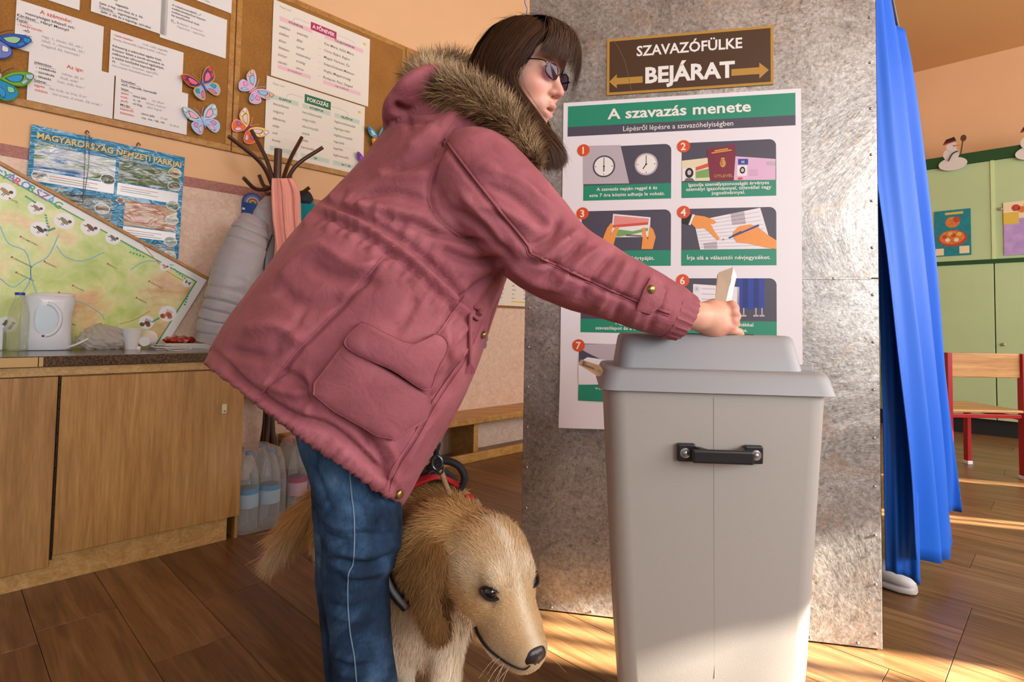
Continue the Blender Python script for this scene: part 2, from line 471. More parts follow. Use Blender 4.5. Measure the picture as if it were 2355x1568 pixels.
# ================================================================== THE ROOM
def sbox(mb, s0, s1, t0, t1, z0, z1, bev=0.0):
    return mb.box(room((s0 + s1) / 2, (t0 + t1) / 2, (z0 + z1) / 2), ((s1 - s0) / 2, (t1 - t0) / 2, (z1 - z0) / 2), (U, N, ZV), bev)
def wood(name, c0, c1, c2, axis='Z', scale=1.0, rough=0.42, rand=True, coat=0.0):
    def fn(t):
        tc = t.add('ShaderNodeTexCoord'); mp = t.add('ShaderNodeMapping')
        sc_ = {'X': (0.9, 14, 14), 'Y': (14, 0.9, 14), 'Z': (14, 14, 0.9)}[axis]
        mp.inputs['Scale'].default_value = [q * scale for q in sc_]
        vec = tc.outputs['Object']
        if rand:
            oi = t.add('ShaderNodeObjectInfo'); vm = t.add('ShaderNodeVectorMath', operation='SCALE')
            cb = t.add('ShaderNodeCombineXYZ'); t.link(oi.outputs['Random'], cb.inputs[0]); t.link(oi.outputs['Random'], cb.inputs[1]); t.link(oi.outputs['Random'], cb.inputs[2])
            t.link(cb.outputs[0], vm.inputs[0]); vm.inputs['Scale'].default_value = 37.0
            ad = t.add('ShaderNodeVectorMath', operation='ADD'); t.link(vec, ad.inputs[0]); t.link(vm.outputs[0], ad.inputs[1]); vec = ad.outputs[0]
        t.link(vec, mp.inputs[0]); v = mp.outputs[0]
        a = t.noise(v, 1.6, 6, 0.62, 1.1); b = t.noise(v, 9.0, 4, 0.6, 0.3)
        o = t.ramp(a, [(0.28, c0), (0.5, c1), (0.74, c2)])
        o = t.mix(0.35, o, t.ramp(b, [(0.3, '#7a6a5a'), (0.7, '#ffffff')]), 'MULTIPLY')
        if rand:
            r = t.ramp(oi.outputs['Random'], [(0.0, '#d8d0c8'), (1.0, '#ffffff')]); o = t.mix(1.0, o, r, 'MULTIPLY')
        t.link(o, t.b.inputs['Base Color']); t.b.inputs['Roughness'].default_value = rough
        if coat: t.b.inputs['Coat Weight'].default_value = coat; t.b.inputs['Coat Roughness'].default_value = 0.25
        t.bump(b, 0.12, 0.0006)
    return custom(name, fn)
m_floor = wood('laminate_oak', '#644528', '#86633f', '#a5825a', 'X', 1.0, 0.36)
m_groove = M('floor_joint', '#2e1d10', 0.8)

# floor: a dark subfloor showing in the joints, and every plank on it
fb = MB(); sbox(fb, END_S, BACK_S, WIN_T, WALL_T, -0.03, -0.0032)
floor = fb.build('floor', m_groove, kind='structure')
PW, PLN = 0.198, 1.285
pv = MB(); pv.box((0, 0, 0), (PLN / 2 - 0.0007, PW / 2 - 0.0007, 0.004), None, 0.0011)
plank_me = mesh_data('plank', pv.v, pv.f, m_floor)
ends = {7: 0.365, 8: 0.25, 9: 0.25, 10: 0.25, 0: 2.13, 1: 2.13 - 0.4, 2: 2.0}
k0 = math.floor((END_S - 0.246) / PW)
for k in range(k0, math.ceil((BACK_S - 0.246) / PW)):
    s0 = 0.246 + k * PW; s1 = s0 + PW
    a, b = max(s0, END_S), min(s1, BACK_S)
    if b - a < 0.01: continue
    e = ends.get(k, (k * 0.517) % PLN)
    t = e - PLN * math.ceil((e - WIN_T) / PLN)
    while t < WALL_T - 0.02:
        ta, tb = max(t, WIN_T), min(t + PLN, WALL_T)
        if tb - ta > 0.03 and not (s0 < -1.2):
            o = bpy.data.objects.new('plank', plank_me); link(o, floor)
            o.matrix_world = Matrix.Translation(V(room((a + b) / 2, (ta + tb) / 2, -0.004))) @ Matrix.Rotation(TH + PI / 2, 4, 'Z') @ Matrix.Diagonal(((tb - ta) / PLN, (b - a) / PW, 1, 1))
        t += PLN
m_wall = M('peach_paint', '#e9bb8c', 0.75, var=0.04, vscale=1.5, bump=0.06, bscale=60)
def dado(t):
    v = t.coord((1, 1, 1)); a = t.noise(v, 26, 6, 0.65, 1.5)
    t.link(t.ramp(a, [(0.35, '#dab69c'), (0.65, '#ebd0b9')]), t.b.inputs['Base Color']); t.b.inputs['Roughness'].default_value = 0.42
    t.bump(a, 0.35, 0.002)
m_dado = custom('dado_plaster', dado)
def border(t):
    v = t.coord((1, 1, 1)); a = t.noise(v, 70, 6, 0.7, 2.0)
    t.link(t.ramp(a, [(0.4, '#9a5a50'), (0.62, '#b87b6c'), (0.8, '#d0a088')]), t.b.inputs['Base Color'])
m_border = custom('border_paper', border)
m_ceil = M('ceiling_paint', '#cf9a62', 0.85)
w = sbox(MB(), END_S, BACK_S + 0.15, WALL_T, WALL_T + 0.12, -0.03, CEIL_Z + 0.1).build('wall_left', m_wall, kind='structure')
sbox(MB(), END_S, BACK_S, WALL_T - 0.002, WALL_T, 0.0, 1.56).build('lower_paint', m_dado, w)
sbox(MB(), END_S, BACK_S, WALL_T - 0.004, WALL_T, 1.552, 1.602).build('trim_1', m_border, kind='structure')
sbox(MB(), BACK_S, BACK_S + 0.12, WIN_T - 0.12, WALL_T, -0.03, CEIL_Z + 0.1).build('wall_back', m_wall, kind='structure')
sbox(MB(), END_S, BACK_S, WIN_T, WALL_T, CEIL_Z, CEIL_Z + 0.1).build('ceiling', m_ceil, kind='structure')
# the wall with the windows, behind and right of the viewer: unseen slats added, their slots placed to throw the sun streaks
wr = sbox(sbox(MB(), END_S, BACK_S, WIN_T - 0.12, WIN_T, -0.03, 1.54), END_S, BACK_S, WIN_T - 0.12, WIN_T, 2.07, CEIL_Z + 0.1).build('wall_right', m_wall, kind='structure')
slots = [(2.79, 2.825), (2.85, 2.885), (2.91, 2.945), (2.97, 3.005), (3.03, 3.065), (3.43, 3.53), (3.565, 3.64), (3.67, 3.82), (5.34, 5.39), (5.42, 5.47), (6.34, 6.38), (6.40, 6.43)]
edge = END_S
sh = MB()
for a, b in slots + [(BACK_S, BACK_S)]:
    if a - edge > 0.005: sbox(sh, edge, a, WIN_T - 0.05, WIN_T - 0.02, 1.54, 2.07)
    edge = b
sh.build('sun_slot_slats', M('slat_board', '#e8e2d8', 0.7), kind='structure')  # added out of view to shape the sun into streaks and the box patch

# ------------------------------------------------------------------ cork boards
def cork(t):
    v = t.coord((1, 1, 1)); a = t.noise(v, 260, 3, 0.7); b = t.noise(v, 6, 4)
    o = t.ramp(a, [(0.3, '#8a5a24'), (0.55, '#aa7634'), (0.8, '#c08e4c')])
    t.link(t.mix(0.4, o, t.ramp(b, [(0.3, '#c8b8a8'), (0.7, '#ffffff')]), 'MULTIPLY'), t.b.inputs['Base Color'])
    t.b.inputs['Roughness'].default_value = 0.9; t.bump(a, 0.4, 0.001)
m_cork = custom('cork', cork)
m_cframe = wood('board_frame_wood', '#a8702e', '#c08a42', '#cf9d58', 'X', 1.0, 0.45, rand=False)
def corkboard(s0, s1, z0, z1, label):
    t = thing('cork_board', label, 'cork board', room((s0 + s1) / 2, WALL_T - 0.01, z0), 'cork boards along the wall')
    sbox(MB(), s0 + 0.01, s1 - 0.01, WALL_T - 0.014, WALL_T - 0.003, z0 + 0.01, z1 - 0.01).build('cork_sheet', m_cork, t)
    for a, b, c, d in ((s0, s1, z0, z0 + 0.032), (s0, s1, z1 - 0.032, z1), (s0, s0 + 0.028, z0 + 0.032, z1 - 0.032), (s1 - 0.028, s1, z0 + 0.032, z1 - 0.032)):
        sbox(MB(), a, b, WALL_T - 0.018, WALL_T - 0.003, c, d, 0.003).build('frame_bar', m_cframe, t)
corkboard(-0.42, 1.046, 1.768, 2.71, 'long cork board covered with white grammar sheets above the blue park poster')
corkboard(1.050, 2.105, 1.768, 2.71, 'cork board with two pastel table posters, behind the coat stand')
corkboard(2.109, 3.15, 1.768, 2.71, 'bare cork board partly hidden behind the woman\'s fur hood')

FT = WALL_T - 0.0188                                  # face of the cork
m_paper = M('white_paper', '#e9e6e4', 0.7); m_cream = M('cream_paper', '#ebe4d6', 0.6)
m_ink = M('black_ink', '#2b2729', 0.7); m_red = M('red_ink', '#d0492f', 0.7); m_grey = M('grey_ink', '#77726f', 0.7)
def wall_sheet(name, label, cat, s0, z1, w, h, mat, t=FT, rot=0.0, thick=0.0012, group=None):
    """a sheet pinned on the wall, returned with its print frame"""
    ex = U * math.cos(rot) + ZV * math.sin(rot); ey = -U * math.sin(rot) + ZV * math.cos(rot)
    o = room(s0, t, z1)
    th = thing(name, label, cat, o, group)
    c = o + ex * w / 2 - ey * h / 2 + N * (-thick / 2)
    MB().box(c, (w / 2, h / 2, thick / 2), (ex, ey, -N)).build('sheet', mat, th)
    return th, Sheet(o - N * thick, ex, ey, th)
LB = 0.0118                                           # letter height on the grammar sheets
def grammar(label, s0, z1, lines, w=0.297, h=0.205, lift=0.0, rot=0.0):
    th, sh = wall_sheet('grammar_sheet', label, 'sheet', s0, z1, w, h, m_paper, FT - lift, rot, group='grammar sheets on the long cork board')
    for ln in lines:
        x, y, body, colr = ln[:4]; k = ln[4] if len(ln) > 4 else 1.0
        sh.text('lettering', {'k': m_ink, 'r': m_red, 'g': m_grey}[colr], body, x, y, LB * k, None, 'L', 2, 0.016 if colr != 'g' else 0.0)
        if len(ln) > 5: sh.rect('underline', m_ink, x, y + 0.003, x + ln[5], y + 0.0042, 2)
    sh.done()
grammar('white sheet headed "A számnév" in red, beside the blue butterfly', 0.190, 2.206, [
    (0.075, 0.030, 'A számnév:', 'r', 1.45), (0.030, 0.052, 'mennyiséget kifejező szó.', 'k'), (0.004, 0.070, 'Kérdései:', 'k', 1, 0.07), (0.080, 0.070, 'Hány? Mennyi?', 'k'),
    (0.004, 0.089, 'Fajtái:', 'k', 1, 0.05), (0.006, 0.107, '- határozott:', 'r'), (0.025, 0.126, '-tő:', 'k'), (0.085, 0.128, '/egy, 1, ötven, 50, stb./', 'g', 0.95),
    (0.025, 0.145, '-sor:', 'k'), (0.085, 0.147, '/első, 1., ötvenedik, 50./', 'g', 0.95), (0.025, 0.164, '-tört:', 'k'), (0.085, 0.166, '/negyed, fél, harmad./', 'g', 0.95)])
grammar('white sheet headed "Az ige" in red, low on the long cork board', 0.238, 2.003, [
    (0.125, 0.028, 'Az ige:', 'r', 1.35), (0.018, 0.044, 'jelentése:', 'k', 0.95, 0.07), (0.024, 0.063, '- cselekvés', 'k', 0.95), (0.110, 0.063, '/olvas, áll, ír/', 'g', 0.95), (0.024, 0.082, '- történés', 'k', 0.95),
    (0.105, 0.082, '/hull, esik/', 'g', 0.95), (0.024, 0.101, '- létezés', 'k', 0.95), (0.095, 0.101, '/van, volt, lesz /', 'g', 0.95), (0.020, 0.120, 'Száma:', 'k', 0.95, 0.055),
    (0.022, 0.140, 'egyes', 'r', 0.95), (0.070, 0.140, '/én írok, te írsz, ő ír/', 'g', 0.95), (0.024, 0.160, 'többes', 'r', 0.95), (0.082, 0.160, '/mi írunk, ti írtok, ők írnak /', 'g', 0.95)], lift=0.0016)
grammar('white sheet starting with red "határozatlan", in the middle of the long board', 0.513, 2.203, [
    (0.008, 0.024, '- határozatlan:', 'r', 0.85), (0.125, 0.024, '/sok, több, legtöbb', 'g', 0.85), (0.012, 0.042, 'kevés, kevesebb, legkevesebb, néhány/', 'g', 0.85),
    (0.010, 0.075, 'Kétezerig a számokat egybe írjuk.', 'k', 0.9), (0.010, 0.093, 'Kétezer felett a kerek ezreseket és', 'k', 0.9), (0.010, 0.111, 'milliósokat változatlanul egybeírjuk,', 'k', 0.9),
    (0.010, 0.129, 'a többit kötőjellel kapcsoljuk.', 'k', 0.9), (0.012, 0.147, 'Pl:', 'k', 0.85), (0.040, 0.147, '/ötezer, húszezer, egymillió,', 'g', 0.85), (0.012, 0.165, 'háromezer-hatszázhúszonöt/', 'g', 0.85)])
grammar('white sheet listing "Személye, Ideje, Módja", beside the pale pink butterfly', 0.540, 2.005, [
    (0.020, 0.026, 'Személye:', 'k', 0.9, 0.075), (0.022, 0.044, 'első, második, harmadik', 'k', 0.9), (0.022, 0.064, 'Ideje:', 'k', 0.9, 0.045),
    (0.022, 0.083, 'jelen:', 'r', 0.9), (0.068, 0.083, 'nincs jele', 'k', 0.9), (0.145, 0.083, '/én állok/', 'g', 0.85), (0.022, 0.101, 'múlt:', 'r', 0.9), (0.068, 0.101, '-t, -tt', 'k', 0.9), (0.120, 0.101, '/álltam, hullott/', 'g', 0.85),
    (0.022, 0.119, 'jövő:', 'r', 0.9), (0.068, 0.119, '-ni fog,', 'k', 0.9), (0.125, 0.119, '/állni fogok/', 'g', 0.85), (0.022, 0.138, 'Módja:', 'k', 0.9, 0.05), (0.022, 0.156, 'kijelentő:', 'r', 0.9), (0.105, 0.156, 'nincs jele', 'k', 0.9),
    (0.182, 0.156, '/ő áll/', 'g', 0.85), (0.022, 0.175, 'feltételes:', 'r', 0.9), (0.105, 0.175, '-na, -ne, -ná, -né', 'k', 0.9), (0.222, 0.178, '/ő állna/', 'g', 0.8)], lift=0.0032)
grammar('white sheet about "legszebb", cut by the top of the picture', 0.437, 2.470, [
    (0.030, 0.128, '(jele: a -bb)', 'k', 0.9), (0.090, 0.148, 'legszebb', 'k', 0.9), (0.030, 0.167, '(jele: a leg- szócska) és a -bb', 'k', 0.9), (0.028, 0.185, 'Túlzófok:', 'k', 0.9, 0.065), (0.100, 0.185, 'legeslegszebb', 'k', 0.9),
    (0.036, 0.203, '(jele: a -bb és a legesleg- szócska)', 'k', 0.9)], h=0.213)
grammar('white sheet about proper names, under the frame corner of the long cork board', 0.706, 2.444, [
    (0.045, 0.030, 'A tulajdonnevekből „-i"', 'k', 0.85), (0.045, 0.047, 'melléknévképzővel képzett', 'k', 0.85), (0.045, 0.064, 'mellékneveket', 'k', 0.85), (0.045, 0.081, 'kis kezdőbetűvel írjuk.', 'k', 0.85),
    (0.045, 0.108, 'Pl.', 'k', 0.85, 0.02), (0.070, 0.108, 'Budapest - budapesti', 'g', 0.85), (0.070, 0.127, 'Vígszínház - vígszínházi', 'g', 0.85)], h=0.203)
grammar('white sheet cut by the top of the picture, left of the board joint', 0.725, 2.688, [(0.05, 0.15, 'A földrajzi nevek', 'k', 0.85), (0.12, 0.190, 'Szeged, Tisza,', 'g', 0.85)], h=0.202)
grammar('white sheet corner at the top edge, above "A számnév"', 0.10, 2.44, [(0.03, 0.19, 'Melléknév', 'k', 0.9)], h=0.196)

# ------------------------------------------------------------------ posters on the second board
m_pink = M('pale_pink_print', '#eec3cd', 0.6); m_mag = M('magenta_print', '#b5255f', 0.6); m_pgreen = M('pale_green_print', '#c5d8c6', 0.6); m_dgreen = M('dark_green_print', '#1e6b41', 0.6)
m_yel = M('yellow_print', '#ecc71d', 0.6); m_txt = M('olive_ink', '#55503f', 0.6); m_gtxt = M('green_ink', '#3d7a4f', 0.6); m_ptxt = M('plum_ink', '#8f3a58', 0.6)
th, sh = wall_sheet('noun_poster', 'cream noun table poster with magenta title "A FŐNEVEK"', 'poster', 1.236, 2.655, 0.600, 0.425, m_cream)
sh.rect('title_label', m_mag, 0.215, 0.040, 0.375, 0.085); sh.text('title', m_paper, 'A FŐNEVEK', 0.295, 0.072, 0.021, 0.14, 'C', bold=0.03)
sh.rect('heading_strip', m_pink, 0.035, 0.080, 0.225, 0.105); sh.text('heading', m_txt, 'KÖZNEVEK', 0.13, 0.098, 0.012, None, 'C', bold=0.03)
sh.rect('heading_strip', m_pink, 0.300, 0.080, 0.555, 0.105); sh.text('heading', m_txt, 'TULAJDONNEVEK', 0.43, 0.098, 0.012, None, 'C', bold=0.03)
for i, (a, b, c) in enumerate([('szakács', 'személy', 'Kiss Mária, Szűts Marci'), ('elefánt', 'állat', 'Cirmi, Rajkó, Bagira'), ('álom', 'címet', 'Magyar Nemzet, Ős'), ('félelem', 'intézmény', 'Szépművészeti Múzeum'), ('könyv', 'ország', 'Anglia, Magyarország'), ('zászló', 'város', 'Budapest, Pécs, Szeged')]):
    y = 0.142 + i * 0.040
    sh.text('lettering', m_txt, a, 0.035, y, 0.0150, None, 'L', bold=0.006, slant=0.15); sh.text('lettering', m_txt, b, 0.135, y, 0.0150, None, 'L', bold=0.006, slant=0.15); sh.text('lettering', m_txt, c, 0.300, y, 0.0150, None, 'L', bold=0.006, slant=0.15)
    sh.rect('dash', m_pink, 0.262, y - 0.006, 0.282, y - 0.003)
sh.rect('foot_strip', m_pink, 0.035, 0.352, 0.225, 0.374); sh.text('heading', m_txt, 'kis kezdőbetű', 0.13, 0.367, 0.010, None, 'C'); sh.rect('foot_strip', m_pink, 0.300, 0.352, 0.545, 0.374); sh.text('heading', m_txt, 'nagy kezdőbetű', 0.42, 0.367, 0.010, None, 'C')
sh.rect('page_mark', m_yel, 0.553, 0.036, 0.572, 0.050); sh.text('small_print', m_grey, 'Magyar nyelv', 0.035, 0.030, 0.009, None, 'L', bold=0)
sh.line('arc', m_grey, [(0.11, 0.076), (0.12, 0.060), (0.14, 0.055), (0.21, 0.055)], 0.0012); sh.line('arc', m_grey, [(0.38, 0.055), (0.46, 0.055), (0.49, 0.062), (0.50, 0.076)], 0.0012)
sh.done()
th, sh = wall_sheet('comparison_poster', 'cream adjective poster with dark green title "FOKOZÁS"', 'poster', 1.214, 2.222, 0.600, 0.425, m_cream)
sh.rect('title_label', m_dgreen, 0.215, 0.035, 0.375, 0.085); sh.text('title', m_paper, 'FOKOZÁS', 0.295, 0.070, 0.022, 0.13, 'C', bold=0.03)
sh.rect('foot_strip', m_pgreen, 0.030, 0.375, 0.180, 0.400); sh.rect('foot_strip', m_pgreen, 0.205, 0.375, 0.375, 0.400); sh.rect('foot_strip', m_pgreen, 0.400, 0.375, 0.565, 0.400)
sh.text('heading', m_ink, '-bb', 0.29, 0.393, 0.012, None, 'C', bold=0.03); sh.text('heading', m_ink, 'leg + -bb', 0.485, 0.393, 0.012, None, 'C', bold=0.03)
for x, w_, hd in ((0.030, 0.15, 'ALAPFOK'), (0.205, 0.17, 'KÖZÉPFOK'), (0.400, 0.165, 'FELSŐFOK')):
    sh.rect('heading_strip', m_pgreen, x, 0.092, x + w_, 0.118); sh.text('heading', m_ink, hd, x + w_ / 2, 0.110, 0.012, None, 'C', bold=0.03)
cols3 = [('becsületes', 'szigorú', 'alacsony', 'szép', 'sok', 'kevés'), ('becsületesebb', 'szigorúbb', 'alacsonyabb', 'szebb', 'több', 'kevesebb'), ('legbecsületesebb', 'legszigorúbb', 'legalacsonyabb', 'legszebb', 'legtöbb', 'legkevesebb')]
for i in range(6):
    y = 0.148 + i * 0.040
    for c, x in enumerate((0.040, 0.205, 0.400)):
        sh.text('lettering', (m_txt if c == 0 else m_gtxt) if i < 4 else (m_txt if c == 0 else m_ptxt), cols3[c][i], x, y, 0.0150, None, 'L', bold=0.006, slant=0.15)
sh.rect('rule', m_pgreen, 0.03, 0.281, 0.56, 0.2825)
sh.rect('page_mark', m_yel, 0.553, 0.036, 0.572, 0.050); sh.text('small_print', m_grey, 'Magyar nyelv', 0.035, 0.035, 0.009, None, 'L', bold=0)
sh.line('arc', m_grey, [(0.11, 0.088), (0.12, 0.068), (0.14, 0.060), (0.21, 0.060)], 0.0012); sh.line('arc', m_grey, [(0.38, 0.060), (0.45, 0.060), (0.48, 0.068), (0.49, 0.088)], 0.0012)
sh.done()

# ------------------------------------------------------------------ paper butterflies
def butterfly(label, px, py, size, rot, c, half=False):
    """c: upper wing, upper spot, lower wing, lower spot, body, edge, tip"""
    s, z = wall_sz(px, py, FT - 0.02)
    rr = math.radians(rot); ex = U * math.cos(rr) + ZV * math.sin(rr); ey = -U * math.sin(rr) + ZV * math.cos(rr)
    o = room(s, FT - 0.006, z); nn = -N
    th = thing('paper_butterfly', label, 'butterfly', o, 'paper butterflies on the cork boards')
    def wing(pts, sgn, mat, name, lift, k=1.0):
        q = np.array(pts) * size; cen = q.mean(0); q = cen + (q - cen) * k
        q = spline(np.vstack([q, q[:1]]), 28)[:-1]
        w3 = [o + ex * (sgn * a) + ey * b + nn * (0.004 + lift + abs(a) * 0.22) for a, b in q]
        return w3
    up = [(0.02, 0.02), (0.16, 0.30), (0.38, 0.48), (0.56, 0.50), (0.58, 0.34), (0.50, 0.10), (0.28, 0.0)]
    lo = [(0.03, 0.0), (0.30, 0.0), (0.48, -0.12), (0.46, -0.34), (0.30, -0.48), (0.16, -0.40), (0.05, -0.16)]
    tip = [(0.42, 0.42), (0.56, 0.50), (0.58, 0.36), (0.48, 0.34)]
    us = [(0.12, 0.10), (0.26, 0.30), (0.40, 0.36), (0.40, 0.18), (0.26, 0.08)]
    us2 = [(0.42, 0.16), (0.48, 0.30), (0.53, 0.28), (0.48, 0.14)]
    ls = [(0.22, -0.08), (0.34, -0.06), (0.40, -0.16), (0.30, -0.22)]
    ls2 = [(0.10, -0.16), (0.24, -0.24), (0.28, -0.40), (0.18, -0.36)]
    for sgn in (-1, 1):
        for pts, key, ek in ((up, 0, 5), (lo, 2, 5)):
            e3 = wing(pts, sgn, None, '', 0.0, 1.04)
            wg = MB().prism(e3 if sgn > 0 else e3[::-1], nn * 0.0012).build('wing', c[ek], th)
            w3 = wing(pts, sgn, None, '', 0.0015, 0.92)
            MB().prism(w3 if sgn > 0 else w3[::-1], nn * 0.0004).build('wing_field', c[key], wg)
            for sp, ck in (((us, 1), (us2, 6), (tip, 6)) if pts is up else ((ls, 3), (ls2, 1))):
                b3 = wing(sp, sgn, None, '', 0.0016, 1.08)
                MB().prism(b3 if sgn > 0 else b3[::-1], nn * 0.0007).build('wing_spot', m_ink, wg)
                w3 = wing(sp, sgn, None, '', 0.0020, 0.92)
                MB().prism(w3 if sgn > 0 else w3[::-1], nn * 0.0008).build('wing_spot', c[ck], wg)
    bpts = [o + ey * size * q + nn * 0.008 for q in (0.16, 0.10, 0.0, -0.14, -0.26)]
    tubeobj('body', bpts, np.array([0.02, 0.045, 0.04, 0.032, 0.012]) * size, c[4], th, 8, 12)
    for sgn in (-1, 1):
        tubeobj('antenna', [o + ey * size * 0.14 + nn * 0.008, o + ex * sgn * size * 0.08 + ey * size * 0.32 + nn * 0.014, o + ex * sgn * size * 0.17 + ey * size * 0.45 + nn * 0.016], 0.008 * size, m_ink if half else c[5], th, 5, 8)
B = lambda h: M('paper_' + h.strip('#'), h, 0.55)
butterfly('paper butterfly with dark purple wings, yellow tips and a red-blue body', 468, 195, 0.135, 34, (B('#5b2a86'), B('#ee6f86'), B('#9fb4e0'), B('#19a8a0'), B('#2f62c4'), B('#e0a81c'), B('#d8302f')))
butterfly('pale blue and pink paper butterfly under the purple one', 468, 276, 0.135, 22, (B('#b8d8e4'), B('#efb0cd'), B('#a8c4ea'), B('#e58fc4'), B('#a9c3ec'), B('#b5cdec'), B('#cfe6ea')))
butterfly('pastel pink and blue paper butterfly beside the noun poster', 584, 205, 0.135, -42, (B('#e9b9da'), B('#8fd0ec'), B('#e6b4e0'), B('#f2a6bd'), B('#f29aa0'), B('#bcd2ee'), B('#e9c079')))
butterfly('orange and yellow paper butterfly behind the coat stand', 570, 295, 0.140, -38, (B('#f2df6a'), B('#efc9dc'), B('#f06a1e'), B('#b567b5'), B('#7a3a2c'), B('#f3a9a0'), B('#f2e6ea')))
butterfly('blue-green paper butterfly with orange lower wings, left of the woman\'s hood', 872, 315, 0.130, 16, (B('#5fa8dc'), B('#b8dcee'), B('#ee6420'), B('#f6c31e'), B('#5a55c8'), B('#2a9a5a'), B('#2a6fc8')))
butterfly('violet paper butterfly mostly hidden behind the woman\'s back', 842, 375, 0.11, 0, (B('#7a35b0'), B('#a050c8'), B('#7a35b0'), B('#c890dc'), B('#5a2a86'), B('#8a4ac0'), B('#7a35b0')))
butterfly('deep blue paper butterfly at the left edge of the picture', -12, 84, 0.150, -28, (B('#1f5fc0'), B('#9fd0a0'), B('#7080c8'), B('#dce6ea'), B('#e8e0d0'), B('#1a3f9c'), B('#1f8fd8')), True)
butterfly('green and turquoise paper butterfly at the left edge of the picture', -5, 180, 0.155, -18, (B('#6fb52a'), B('#2a9ad8'), B('#158fc8'), B('#7fd8a8'), B('#c8c0b0'), B('#3c8a1e'), B('#a8c8e0')), True)

# ------------------------------------------------------------------ national park poster
def gloss(name, fn_col):
    def fn(t):
        t.link(fn_col(t), t.b.inputs['Base Color']); t.b.inputs['Roughness'].default_value = 0.13
        a = t.noise(t.coord((1, 1, 3.0)), 9, 3, 0.5, 0.8); t.bump(a, 0.8, 0.012)
    return custom(name, fn)
m_pblue = gloss('poster_cyan', lambda t: t.mix(0.0, '#1a86b4', '#1a86b4'))
def landscape(c):
    def f(t):
        v = t.coord((1, 1, 4)); return t.ramp(t.noise(v, 7, 6, 0.6, 0.6), [(0.25 + 0.13 * i, q) for i, q in enumerate(c)])
    return f
th, sh = wall_sheet('park_poster', 'glossy blue poster of national parks hanging above the tilted map', 'poster', 0.259, 1.702, 0.578, 0.86, m_pblue, WALL_T - 0.012, math.radians(-1.2), 0.002)
m_gold = M('gold_print', '#e3c56a', 0.35)
sh.text('title', m_ink, 'MAGYARORSZÁG NEMZETI PARKJAI', 0.022, 0.0555, 0.0275, 0.545, 'L', 2, 0.03); sh.text('title', m_gold, 'MAGYARORSZÁG NEMZETI PARKJAI', 0.020, 0.054, 0.0275, 0.545, 'L', 3, 0.025)
for nm, x0, y0, x1, y1, cc in (('landscape_photo', 0.016, 0.078, 0.300, 0.185, ('#123f78', '#2f78b4', '#dfe8ee', '#5a7f3a')), ('landscape_photo', 0.312, 0.075, 0.560, 0.175, ('#3c6a9c', '#b8ccd8', '#4a6038', '#7a8a5c')),
    ('landscape_photo', 0.016, 0.262, 0.300, 0.400, ('#4a6478', '#8fa8b8', '#5a6a5a', '#39464c')), ('landscape_photo', 0.345, 0.255, 0.560, 0.370, ('#9c8a68', '#cdbfa4', '#b06a48', '#e6e0d4')),
    ('landscape_photo', 0.312, 0.440, 0.560, 0.550, ('#4878a8', '#c4d8e4', '#6a8a9c', '#e8eef0')), ('landscape_photo', 0.016, 0.440, 0.300, 0.60, ('#5a7888', '#b4c4c8', '#6a7a5c', '#3a4a3c'))):
    sh.rect(nm, gloss('photo_%d_%d' % (x0 * 1000, y0 * 1000), landscape(cc)), x0, y0, x1, y1, 1)
m_gp = M('glossy_white_print', '#e3e8ea', 0.16)
for x0, y0, x1, y1 in ((0.016, 0.190, 0.300, 0.235), (0.312, 0.180, 0.560, 0.235), (0.345, 0.375, 0.560, 0.420), (0.016, 0.405, 0.300, 0.435), (0.312, 0.555, 0.56, 0.60)): sh.rect('caption_strip', m_gp, x0, y0, x1, y1, 1)
for tx, x, y in (('Hortobágyi Nemzeti Park', 0.022, 0.074), ('Bükki Nemzeti Park', 0.022, 0.256), ('Aggteleki Nemzeti Park', 0.315, 0.071), ('Nemzeti Park', 0.315, 0.254)): sh.text('park_name', m_gold, tx, x, y, 0.0095, None, 'L', 3, 0.02)
for k in range(3):
    for x0, y0, w_ in ((0.07, 0.203, 0.17), (0.325, 0.195, 0.15), (0.36, 0.39, 0.14)): sh.rect('small_print', m_red if k == 0 else m_grey, x0, y0 + k * 0.010, x0 + w_ - 0.03 * (k % 2), y0 + k * 0.010 + 0.0022, 2)
for i, (x, y, cc) in enumerate([(0.275, 0.175, '#5c6a58'), (0.262, 0.31, '#6a6258'), (0.540, 0.085, '#c8b894'), (0.540, 0.150, '#6a7a62'), (0.540, 0.245, '#7a9a8c'), (0.540, 0.315, '#b8c0b0'), (0.540, 0.420, '#a8bcb4'), (0.540, 0.490, '#c8c8b4'), (0.04, 0.212, '#dfe6e6')]):
    sh.disc('round_picture', m_gp, x, y, 0.0285, 2, 24, 0.024); sh.disc('round_picture', gloss('round_%d' % i, landscape((cc, '#e0e0d8', cc, '#4a4a40'))), x, y, 0.026, 3, 24, 0.0215)
sh.disc('crest', M('crest_orange', '#d07a2a', 0.4), 0.327, 0.262, 0.013, 3); sh.disc('crest', M('crest_blue', '#2a62b0', 0.4), 0.327, 0.262, 0.008, 4); sh.disc('crest', m_gp, 0.327, 0.262, 0.018, 2, 4)
sh.done()
m_wire = M('steel_wire', '#6a6460', 0.4, 0.6)
wp = lambda x, y, t=0.02: PP(x, y, N, WALL_T - t)
wt = thing('hanging_wire', 'thin doubled wire hanging in front of the park poster', 'wire', wp(200, 300))
tubeobj('strand', [wp(198, 305), wp(195, 380), wp(191, 465)], 0.0012, m_wire, wt, 5, 10)
tubeobj('strand', [wp(207, 310), wp(203, 390), wp(190, 468)], 0.0012, m_wire, wt, 5, 10)
tubeobj('loop', [wp(198, 305), wp(215, 325), wp(235, 350), wp(265, 360), wp(297, 350), wp(318, 333)], 0.0013, m_wire, wt, 5, 20)
